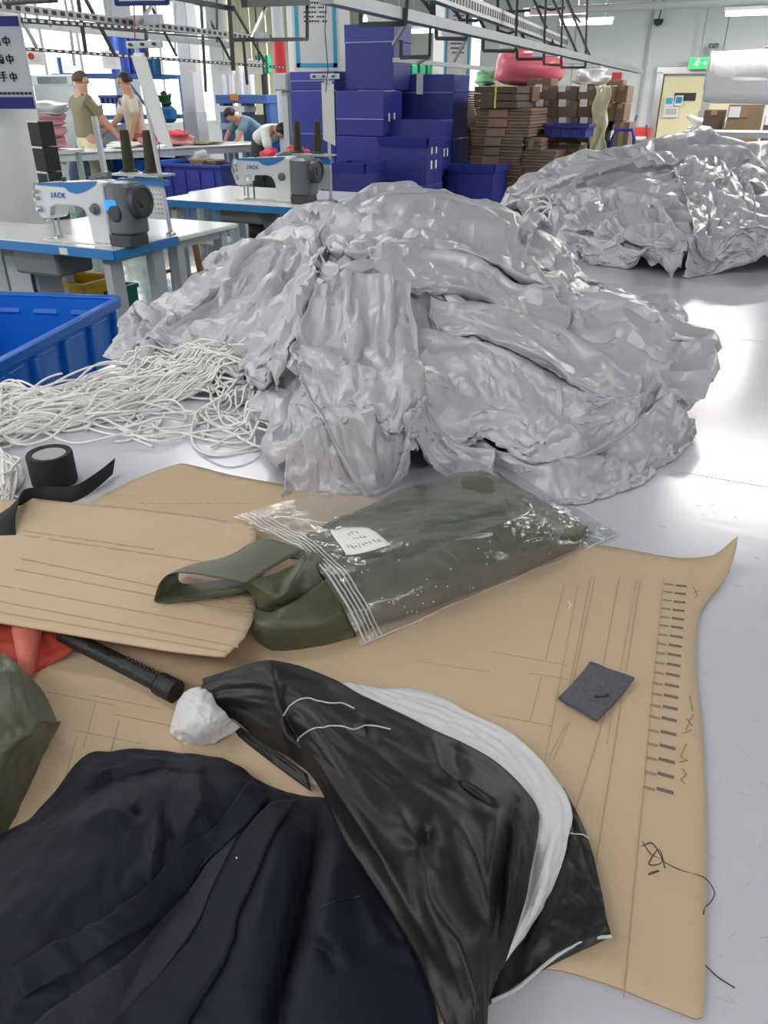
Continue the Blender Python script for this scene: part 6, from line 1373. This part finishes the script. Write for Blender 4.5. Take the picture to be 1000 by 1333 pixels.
M_navc = mat('navy cloth', (.0058, .0072, .0175), .66, noise=.15, nscale=60, sheen=.04, spec=.3, bump=.06, bscale=500); M_navl = mat('navy mesh lining', (.014, .015, .034), .8, noise=.9, nscale=420, sheen=.1)
M_blk = mat('black coated nylon', (.012, .012, .0125), .46, spec=.42, bump=.05, bscale=60); M_whn = mat('white nylon lining', (.72, .72, .75), .5, bump=.1, bscale=60)
M_stitch = mat('pale stitching', (.55, .55, .52), .7); M_olive = mat('olive coated cloth', (.066, .074, .030), .45, noise=.12, nscale=30, bump=.1, bscale=120, sheen=.1)
# navy jacket
nv = root('navy_jacket', 250, 1200, 'navy cloth jacket lying open over the cardboard with its front bands and mesh lining showing', 'jacket')
NR = [[(-60, 1128, .006), (0, 1090, .008), (50, 1054, .008), (106, 989, .02), (150, 981, .03), (205, 977, .035), (260, 980, .032), (310, 994, .03), (340, 1018, .02), (385, 1031, .015), (432, 1040, .02)],
      [(-60, 1160, .03), (8, 1104, .04), (66, 1066, .045), (122, 1016, .05), (165, 1004, .052), (208, 1000, .052), (258, 1004, .05), (305, 1022, .045), (345, 1046, .035), (395, 1056, .035), (450, 1075, .03)],
      [(-60, 1215, .05), (20, 1140, .06), (84, 1092, .064), (140, 1064, .06), (178, 1060, .056), (214, 1064, .054), (250, 1076, .048), (282, 1095, .04), (338, 1104, .04), (405, 1112, .045), (485, 1130, .035)],
      [(-60, 1262, .05), (15, 1204, .065), (80, 1165, .068), (130, 1152, .064), (165, 1155, .058), (198, 1165, .046), (228, 1172, .038), (264, 1184, .034), (326, 1194, .042), (412, 1200, .052), (525, 1212, .04)],
      [(-60, 1320, .04), (0, 1285, .046), (50, 1260, .05), (95, 1250, .05), (130, 1252, .045), (165, 1258, .036), (200, 1264, .032), (240, 1272, .034), (318, 1280, .044), (425, 1288, .058), (562, 1300, .04)],
      [(-60, 1380, .04), (-20, 1345, .04), (25, 1330, .04), (65, 1325, .038), (100, 1325, .034), (140, 1330, .03), (180, 1338, .03), (220, 1345, .034), (305, 1352, .044), (435, 1360, .06), (578, 1380, .045)],
      [(-60, 1470, .03), (-20, 1440, .03), (20, 1430, .03), (55, 1430, .03), (90, 1430, .03), (130, 1430, .03), (170, 1440, .03), (210, 1440, .03), (300, 1440, .04), (440, 1450, .05), (580, 1460, .04)]]
NF = [(-.03, 22, 16, [(78, 1076), (110, 1040), (150, 1016), (215, 1004), (262, 1012)]), (.016, 12, 20, [(40, 1090), (90, 1066), (140, 1052), (170, 1060)]), (.014, 10, 8, [(204, 1068), (203, 1100), (196, 1140)]), (-.012, 6, 8, [(182, 1050), (176, 1066)]),
      (-.012, 10, 8, [(214, 1050), (216, 1090), (205, 1130)]), (.012, 12, 12, [(232, 1020), (262, 1050), (274, 1078)]), (.012, 10, 16, [(250, 1000), (262, 1040), (240, 1080)]), (-.016, 14, 18, [(283, 1095), (240, 1170), (200, 1220), (150, 1333)]),
      (.012, 26, 26, [(370, 1060), (345, 1160), (310, 1280)]), (-.045, 12, 14, [(416, 1060), (408, 1120), (392, 1200), (366, 1300), (350, 1380)]), (.022, 26, 22, [(445, 1090), (430, 1150), (420, 1230)]), (.016, 12, 10, [(470, 1168), (500, 1220), (545, 1245)]), (-.018, 10, 10, [(480, 1180), (512, 1225), (540, 1236)]),
      (-.014, 8, 8, [(402, 1222), (425, 1240), (438, 1262)]), (.012, 9, 12, [(410, 1205), (438, 1228), (450, 1260)]), (-.02, 14, 14, [(345, 1030), (385, 1046), (408, 1062)])]
_, NP = patch('jacket_body', NR, 120, 130, M_navc, nv, NF, .0035, 9, 3, 1.03, 30)
def lay(name, P, edge_a, edge_b, m, parent, lift=.003, k=40, w=8, pleats=0):
    "a band of cloth on a finished sheet between two edges traced in the photograph"
    A = np.array([find_uv(P, *q) for q in edge_a]); Bq = np.array([find_uv(P, *q) for q in edge_b]); G = resample(np.stack([resample(A[:, None, :].repeat(2, 1), 9, 2)[:, 0], resample(Bq[:, None, :].repeat(2, 1), 9, 2)[:, 0]], 1), k, w)
    n, mm = P.shape[:2]; N = np.cross(np.gradient(P, axis=0), np.gradient(P, axis=1)); N /= np.linalg.norm(N, axis=-1, keepdims=True); N *= np.sign(N[..., 2:3]+1e-9)
    u = np.clip(G[..., 0]*(n-1), 0, n-1.001); v = np.clip(G[..., 1]*(mm-1), 0, mm-1.001); i = u.astype(int); j = v.astype(int); a = (u-i)[..., None]; b = (v-j)[..., None]
    f = lambda Q: Q[i, j]*(1-a)*(1-b)+Q[i+1, j]*a*(1-b)+Q[i, j+1]*(1-a)*b+Q[i+1, j+1]*a*b
    nb = f(N); L = np.full(G.shape[:2], lift)
    if pleats: t = np.linspace(0, 1, k)[:, None]; L = L+.005*np.maximum(0, np.sin(t*PI*2*pleats))*np.clip((t-.45)*3, 0, 1)*np.ones((1, w))
    Q = f(P)+nb*L[..., None]
    return MB().grid(Q-np.array(parent.location)).build(name, m, parent, smooth='all', solid=.002), Q
lay('mesh_lining', NP, [(312, 1082), (290, 1100), (262, 1140), (225, 1180), (170, 1240), (100, 1290), (40, 1340)], [(314, 1084), (296, 1120), (268, 1180), (232, 1240), (190, 1290), (150, 1333), (120, 1380)], M_navl, nv, .0015, 46, 14)
lay('front_band', NP, [(322, 1022), (296, 1056), (268, 1086), (205, 1136), (140, 1195), (90, 1222), (14, 1262)], [(350, 1042), (318, 1080), (288, 1106), (240, 1162), (178, 1212), (120, 1250), (30, 1300)], M_navc, nv, .004, 90, 10, 7)
lay('front_band', NP, [(352, 1050), (322, 1080), (304, 1120), (272, 1185), (240, 1238), (196, 1290), (140, 1345)], [(384, 1046), (362, 1080), (345, 1120), (318, 1185), (298, 1240), (270, 1290), (238, 1350)], M_navc, nv, .004, 60, 10)
stitch(NP, [(418, 1182), (440, 1174), (470, 1168)], nv, .0008, M_black, 'seam', .001); MB().ball(Vector(NP[tuple(int(round(q*(s_-1))) for q, s_ in zip(find_uv(NP, 310, 1122), NP.shape[:2]))])-nv.location+Vector((0, 0, .006)), .0011).build('lint', M_paper, nv)
# black and white garment
bk = root('black_garment', 520, 1080, 'black coated garment with a white lining folded over, lying across the navy jacket', 'garment')
WR = [[(440, 890, .05), (475, 893, .035), (482, 896, .02)], [(500, 925, .05), (530, 912, .04), (546, 898, .022)], [(570, 960, .05), (592, 940, .035), (604, 924, .02)], [(630, 990, .05), (650, 972, .035), (666, 954, .022)], [(672, 1030, .045), (690, 1010, .04), (706, 990, .025)], [(680, 1070, .04), (712, 1058, .045), (738, 1044, .03)],
      [(675, 1125, .035), (712, 1108, .04), (743, 1086, .028)], [(655, 1185, .03), (690, 1170, .034), (724, 1150, .026)], [(640, 1240, .025), (668, 1225, .03), (692, 1205, .02)], [(628, 1290, .02), (642, 1272, .022), (655, 1248, .014)]]
WR2 = [[(a+(0 if j < 2 else random.Random(i*3).uniform(-3, 3)), b+(0 if j < 2 else random.Random(i*5).uniform(-3, 3)), c) for j, (a, b, c) in enumerate(r)] for i, r in enumerate(WR)]
_, WP = patch('white_lining', WR2, 110, 22, M_whn, bk, [(-.008, 5, 5, [(700, 1100), (690, 1160), (670, 1220)]), (.006, 6, 6, [(725, 1080), (710, 1140), (690, 1190)])], .0025, 14, 13, 1.05, 25)
OR_ = [[(690, 1000, .02), (713, 1015, .02), (737, 1030, .012)], [(672, 1070, .02), (718, 1080, .02), (766, 1092, .026)], [(650, 1140, .016), (716, 1150, .022), (781, 1150, .03)], [(622, 1225, .012), (706, 1205, .022), (791, 1200, .03)], [(600, 1335, .008), (690, 1272, .010), (796, 1219, .022)]]
_, OP = patch('outer_shell', OR_, 70, 40, M_blk, bk, [(.008, 10, 10, [(745, 1100), (735, 1160), (690, 1240)]), (-.008, 8, 8, [(722, 1110), (705, 1170), (670, 1260)])], .002, 9, 17, 1.02, 25)
line_on([(797, 1219), (770, 1222), (738, 1236), (712, 1254), (690, 1273), (668, 1290), (640, 1303)], [.027, .022, .018, .016, .017, .016, .015], bk, .0018, M_stitch, 'hem_piping'); stitch(OP, [(736, 1087), (752, 1088), (766, 1091)], bk, .0008, M_stitch, 'seam_stitch', .0015)
CU = [[(272, 892, .04), (255, 896, .045), (238, 906, .035), (226, 932, .02), (221, 948, .01)], [(280, 912, .05), (262, 918, .06), (246, 926, .055), (232, 944, .035), (224, 955, .012)], [(296, 932, .045), (276, 942, .05), (258, 950, .045), (240, 958, .03), (230, 962, .01)], [(312, 946, .02), (290, 962, .012), (270, 970, .008), (250, 971, .006), (236, 965, .006)]]
patch('white_cuff', CU, 44, 46, M_whn, bk, (), .002, 6, 19, 1.03, 30)
BKR = [[(265, 884, .05), (263, 898, .045), (266, 915, .035), (270, 930, .022), (275, 939, .012)], [(308, 869, .07), (303, 886, .068), (300, 905, .055), (300, 924, .035), (303, 938, .014)], [(350, 861, .095), (355, 885, .092), (360, 910, .08), (352, 945, .05), (342, 966, .025)], [(415, 876, .08), (408, 902, .094), (400, 930, .09), (390, 962, .065), (384, 990, .03)],
       [(476, 908, .07), (458, 935, .09), (440, 965, .096), (428, 998, .08), (418, 1026, .04)], [(560, 951, .066), (535, 980, .085), (508, 1012, .096), (475, 1055, .09), (452, 1096, .055)], [(640, 985, .062), (612, 1020, .082), (578, 1062, .09), (535, 1115, .09), (500, 1168, .06)], [(688, 1035, .055), (660, 1065, .075), (625, 1110, .082), (575, 1180, .086), (540, 1244, .055)],
       [(703, 1074, .048), (682, 1115, .068), (648, 1170, .074), (600, 1250, .08), (570, 1305, .05)], [(690, 1130, .045), (675, 1175, .06), (648, 1232, .064), (618, 1310, .07), (596, 1370, .045)], [(656, 1240, .035), (648, 1270, .045), (636, 1310, .05), (624, 1360, .055), (615, 1420, .04)]]
BF = [(-.02, 14, 18, [(560, 1075), (548, 1105), (552, 1140)]), (.014, 10, 14, [(520, 1060), (545, 1100), (560, 1180), (590, 1260)]), (.014, 10, 10, [(600, 1080), (620, 1120), (640, 1200)]), (-.016, 9, 9, [(668, 1050), (660, 1100), (648, 1180), (640, 1220)]), (.012, 7, 7, [(650, 1060), (640, 1110), (636, 1210)]),
      (.012, 8, 14, [(350, 862), (362, 915), (378, 985)]), (-.010, 8, 6, [(372, 935), (388, 960), (400, 990)]), (.010, 9, 9, [(385, 965), (440, 1030), (500, 1120), (560, 1230)]), (-.010, 10, 10, [(475, 940), (480, 965)]), (.010, 8, 8, [(560, 960), (575, 1000), (640, 1040)]), (-.01, 9, 9, [(590, 975), (600, 1020), (650, 1060)]), (.012, 12, 12, [(560, 1170), (600, 1230), (620, 1300)])]
_, BP = patch('black_shell', BKR, 130, 60, M_blk, bk, BF, .003, 8, 7, 1.02, 22)
stitch(BP, [(366, 932), (382, 918), (402, 910), (432, 916), (448, 918), (462, 924)], bk, .0011, M_stitch, 'seam_stitch', .0015); stitch(BP, [(386, 966), (400, 954), (430, 945), (456, 950), (478, 946), (506, 950)], bk, .0011, M_stitch, 'seam_stitch', .0015)
patch('inner_lining', [[(300, 938, .012), (345, 968, .02), (400, 1008, .02)], [(310, 958, .008), (350, 990, .01), (405, 1030, .012)]], 10, 24, M_blk, bk, (), .001, 4, 23, 1., 0)
patch('white_scrap', [[(386, 995, .012), (402, 1004, .014), (420, 1010, .012)], [(392, 1012, .008), (406, 1020, .01), (424, 1024, .01)]], 8, 14, M_whn, bk, (), .001, 4, 29, 1., 0)
# olive garment at the picture edge, and the red cloth behind it
ol = root('olive_garment', 10, 960, 'smooth olive cloth folded garment at the edge of the cardboard beside the navy jacket', 'garment')
OLR = [[(-90, 825, .05), (-30, 842, .06), (-5, 849, .06), (10, 856, .045)], [(-90, 870, .075), (-20, 872, .08), (18, 876, .078), (44, 888, .045)], [(-90, 920, .085), (-20, 922, .09), (32, 925, .085), (74, 938, .045)], [(-90, 960, .08), (-20, 958, .085), (30, 955, .075), (76, 946, .03)], [(-90, 1010, .07), (-30, 1000, .075), (8, 1000, .06), (46, 1000, .012)], [(-90, 1060, .05), (-40, 1050, .05), (-8, 1050, .04), (22, 1055, .008)], [(-90, 1110, .03), (-40, 1105, .03), (-16, 1095, .02), (2, 1088, .007)]]
patch('garment_body', OLR, 70, 50, M_olive, ol, [(.01, 10, 14, [(-20, 880), (10, 870), (30, 882)]), (.01, 10, 10, [(0, 980), (30, 960), (66, 950)])], .003, 6, 33, 1.02, 20)
patch('under_layer', [[(40, 965, .02), (58, 968, .012), (66, 958, .010)], [(14, 1030, .012), (32, 1030, .008), (42, 1015, .007)], [(-14, 1092, .01), (4, 1090, .007), (10, 1080, .006)]], 26, 12, M_olive, ol, (), .001, 5, 35, 1., 0)
rd = root('red_cloth', 40, 850, 'red cloth tucked under the pale cardboard beside the olive garment', 'cloth')
M_redc = mat('red cloth', (.42, .045, .03), .7, bump=.2, bscale=90); M_redp = mat('salmon cloth', (.60, .16, .12), .7, bump=.3, bscale=160)
patch('cloth_body', [[(-30, 800, .03), (20, 806, .03), (60, 812, .03), (100, 818, .03)], [(-20, 835, .028), (20, 838, .03), (58, 842, .024), (92, 848, .02)], [(-10, 858, .01), (20, 864, .012), (44, 872, .01), (60, 868, .008)], [(10, 868, .006), (28, 876, .007), (36, 882, .006), (44, 880, .006)]], 30, 34, M_redc, rd, (), .004, 7, 37, 1.03, 15)
a, b = atz(36, 818, TZ+.04), atz(36, 880, TZ+.012); ax = b-a
MB().tube([a-rd.location, a+ax*.4-rd.location, a+ax*.8-rd.location, b-rd.location], .022, 14, r2=.007).build('rolled_end', M_redp, rd, smooth=50)
# ------------------------------------------------------------------ the clear zip bag with olive cloth in it
zb = root('zip_bag', 560, 720, 'clear zip bag with a handwritten white label, filled with folded olive cloth', 'bag')
oc = root('olive_cloth', 420, 770, 'folded olive cloth in the clear zip bag, spilling from its mouth onto the card', 'cloth')
CR = [[(390, 703, .04), (405, 725, .058), (420, 752, .062), (440, 790, .052), (460, 826, .014)], [(468, 662, .045), (488, 690, .068), (510, 718, .074), (532, 758, .062), (546, 796, .012)], [(556, 628, .045), (580, 660, .074), (602, 690, .078), (626, 728, .06), (644, 758, .011)], [(632, 612, .04), (664, 645, .064), (690, 676, .066), (714, 706, .048), (734, 722, .010)], [(682, 640, .02), (712, 656, .03), (740, 672, .032), (760, 684, .022), (772, 694, .009)]]
CF = [(-.012, 8, 8, [(470, 735), (540, 725), (600, 700)]), (.008, 8, 12, [(545, 725), (575, 750), (610, 770)]), (.008, 10, 10, [(620, 690), (660, 680), (690, 700)])]
_, CP = patch('bagged_cloth', CR, 70, 50, M_olive, oc, CF, .004, 9, 43, 1.04, 25)
lay('folded_panel', CP, [(470, 735), (520, 722), (560, 716), (590, 730)], [(478, 812), (530, 800), (580, 780), (612, 765)], M_olive, oc, .006, 20, 12)
lay('folded_panel', CP, [(640, 690), (668, 678), (700, 672)], [(655, 722), (690, 722), (716, 708)], M_olive, oc, .006, 14, 8)
lay('folded_panel', CP, [(560, 640), (600, 630), (640, 622)], [(545, 690), (600, 680), (660, 665)], M_olive, oc, .006, 16, 10)
# spilling part: an open curl, a roll and the folds between
patch('curled_flap', [[(321, 760, .105), (356, 738, .10), (395, 716, .092)], [(282, 752, .105), (310, 728, .098), (342, 705, .085)], [(245, 746, .100), (270, 734, .09), (297, 724, .08)], [(222, 747, .092), (242, 738, .084), (262, 732, .075)], [(209, 759, .075), (224, 748, .067), (240, 738, .060)], [(203, 774, .068), (216, 762, .062), (232, 748, .055)], [(207, 785, .057), (222, 772, .053), (240, 760, .049)], [(265, 779, .058), (276, 768, .054), (290, 755, .050)], [(324, 770, .060), (334, 760, .056), (344, 750, .052)]], 64, 30, M_olive, oc, (), .0006, 4, 47, 1., 0)
patch('rear_fold', [[(296, 728, .06), (318, 712, .072), (345, 703, .075), (372, 707, .07), (396, 716, .07)], [(310, 740, .06), (330, 730, .08), (355, 725, .086), (385, 728, .086), (410, 735, .08)]], 20, 40, M_olive, oc, (), .001, 4, 49, 1., 0)
patch('middle_fold', [[(312, 757, .104), (346, 750, .102), (376, 738, .098), (398, 722, .094)], [(330, 776, .075), (352, 772, .09), (382, 760, .09), (412, 742, .082)], [(338, 792, .055), (356, 790, .07), (388, 784, .07), (425, 772, .07)], [(348, 800, .025), (362, 802, .04), (392, 806, .06), (438, 800, .06)]], 40, 44, M_olive, oc, [(.012, 5, 9, [(368, 778), (384, 752), (398, 728)]), (-.010, 6, 5, [(352, 790), (376, 790), (392, 780)])], .001, 6, 51, 1.01, 8)
patch('rolled_end', [[(333, 792, .05), (328, 806, .045), (330, 822, .035), (340, 838, .018), (354, 847, .008)], [(356, 796, .066), (352, 812, .058), (356, 828, .042), (366, 840, .02), (378, 846, .008)], [(396, 775, .08), (398, 796, .07), (404, 816, .052), (412, 832, .024), (420, 840, .008)], [(428, 752, .076), (438, 776, .072), (448, 798, .054), (456, 816, .026), (464, 828, .010)]], 44, 40, M_olive, oc, (), .001, 5, 53, 1., 6)
patch('inner_roll', [[(336, 796, .044), (346, 808, .03), (352, 826, .02), (356, 842, .012)], [(350, 800, .05), (358, 812, .038), (360, 828, .024), (358, 840, .012)]], 14, 20, M_olive, oc, (), .0005, 4, 55, 1., 0)
q0, q1 = Vector(unproj(np.array(371.), np.array(778.), np.array(.074))), Vector(unproj(np.array(408.), np.array(732.), np.array(.074)))
MB().tube([q0-oc.location, (q0+q1)/2-oc.location, q1-oc.location], .007, 14, cap=False, r2=.02).build('small_roll', M_olive, oc, smooth=50, solid=.0012)
# the film
def film_mat():
    m = bpy.data.materials.new('clear film'); m.use_nodes = True; nt = m.node_tree; nt.nodes.remove(nt.nodes['Principled BSDF']); out = nt.nodes['Material Output']
    N = lambda t: nt.nodes.new(t); L = nt.links.new
    tr = N('ShaderNodeBsdfTransparent'); tr.inputs[0].default_value = (.93, .94, .95, 1); df = N('ShaderNodeBsdfDiffuse'); df.inputs[0].default_value = (.75, .77, .80, 1); gl = N('ShaderNodeBsdfGlossy'); gl.inputs['Roughness'].default_value = .10
    m1 = N('ShaderNodeMixShader'); m1.inputs[0].default_value = .10; L(tr.outputs[0], m1.inputs[1]); L(df.outputs[0], m1.inputs[2])
    fr = N('ShaderNodeLayerWeight'); fr.inputs[0].default_value = .5; pw = N('ShaderNodeMath'); pw.operation = 'POWER'; pw.inputs[1].default_value = 3.; L(fr.outputs['Facing'], pw.inputs[0]); ad = N('ShaderNodeMath'); ad.operation = 'MULTIPLY_ADD'; ad.inputs[1].default_value = .5; ad.inputs[2].default_value = .08; L(pw.outputs[0], ad.inputs[0])
    m2 = N('ShaderNodeMixShader'); L(ad.outputs[0], m2.inputs[0]); L(m1.outputs[0], m2.inputs[1]); L(gl.outputs[0], m2.inputs[2])
    tc = N('ShaderNodeTexCoord'); no = N('ShaderNodeTexNoise'); no.inputs['Scale'].default_value = 38; no.inputs['Detail'].default_value = 6; L(tc.outputs['Object'], no.inputs[0]); bp = N('ShaderNodeBump'); bp.inputs['Strength'].default_value = .25; bp.inputs['Distance'].default_value = .01; L(no.outputs[0], bp.inputs['Height']); L(bp.outputs[0], gl.inputs['Normal']); L(bp.outputs[0], fr.inputs['Normal'])
    L(m2.outputs[0], out.inputs[0]); return m
M_clear = film_mat(); M_zip = mat('zip plastic', (.78, .78, .80), .3, alpha=.75)
FR = [[(305, 672, .030), (340, 690, .036), (382, 712, .060), (412, 738, .080), (444, 786, .070), (471, 839, .012)], [(385, 650, .040), (425, 674, .066), (465, 705, .088), (500, 735, .092), (528, 775, .066), (545, 807, .008)], [(500, 622, .045), (545, 652, .080), (585, 682, .095), (612, 708, .092), (632, 740, .056), (646, 764, .007)], [(590, 600, .042), (635, 630, .070), (675, 660, .086), (702, 690, .076), (722, 712, .040), (737, 726, .006)], [(622, 594, .035), (668, 622, .055), (702, 650, .058), (732, 672, .044), (755, 694, .022), (772, 710, .006)], [(640, 592, .02), (692, 630, .022), (732, 656, .022), (762, 674, .018), (786, 686, .010), (806, 695, .005)]]
FF = [(.012, 7, 9, [(515, 716), (580, 702), (640, 688), (694, 664)]), (.012, 6, 8, [(640, 612), (668, 636), (696, 662)]), (-.008, 8, 8, [(420, 690), (500, 672), (560, 660)]), (.006, 6, 6, [(440, 670), (540, 650), (600, 640)])]
_, FP = patch('film_top', FR, 84, 64, M_clear, zb, FF, .0035, 10, 61, 1.03, 22, solid=0)
FB = [[(r[0][0], r[0][1]+2, .0055), (r[-1][0], r[-1][1], .0052)] for r in FR]
patch('film_bottom', FB, 30, 14, M_clear, zb, (), 0, 4, 63, 1., 0, solid=0)
for k, v in enumerate((.015, .03, .045, .06, .075)): surf_line(FP, [(v, .0), (v, .25), (v, .5), (v, .75), (v, 1.)], zb, .0011 if k else .0019, M_zip, 'zip_ridge', .001)
surf_line(FP, [(.0, 1.), (.25, 1.), (.5, 1.), (.75, 1.), (1., 1.)], zb, .0012, M_zip, 'side_seal', .001)
mb = MB(); rr2 = random.Random(8)
for k in range(46):
    u, v = (rr2.uniform(.12, .45), rr2.uniform(.55, .95)) if k < 26 else ((rr2.uniform(.55, .85), rr2.uniform(.55, .9)) if k < 38 else (rr2.uniform(.5, .75), rr2.uniform(.05, .25)))
    p = FP[int(u*(FP.shape[0]-1)), int(v*(FP.shape[1]-1))]; mb.ball(Vector(p)+Vector((0, 0, .001))-zb.location, .0011, 5, 4)
mb.build('pinhole', M_paper, zb)['kind'] = 'stuff'
_, LQ = lay('paper_label', FP, [(431, 694), (455, 690), (481, 691)], [(452, 722), (480, 718), (508, 711)], M_paper, zb, .0016, 12, 10)
mb = MB(); o_ = np.array(zb.location)
def lq(a, b): 
    i, j = a*(LQ.shape[0]-1), b*(LQ.shape[1]-1); i0, j0 = min(int(i), LQ.shape[0]-2), min(int(j), LQ.shape[1]-2); fa, fb = i-i0, j-j0
    return Vector(LQ[i0, j0]*(1-fa)*(1-fb)+LQ[i0+1, j0]*fa*(1-fb)+LQ[i0, j0+1]*(1-fa)*fb+LQ[i0+1, j0+1]*fa*fb-o_)+Vector((0, 0, .0022))
for (row, x0, x1, n_) in ((.22, .35, .62, 3), (.45, .38, .72, 4), (.72, .12, .9, 9)):
    for k in range(n_):
        x = x0+(x1-x0)*k/n_; d_ = (x1-x0)/n_
        for q in range(2): a1, a2 = (x+d_*rr2.uniform(0, .6), row+rr2.uniform(-.08, .02)), (x+d_*rr2.uniform(.3, .9), row+rr2.uniform(0, .10)); mb.bar(lq(*a1), lq(*a2), .0006, .0003)
mb.build('handwriting', M_ink, zb)['kind'] = 'stuff'
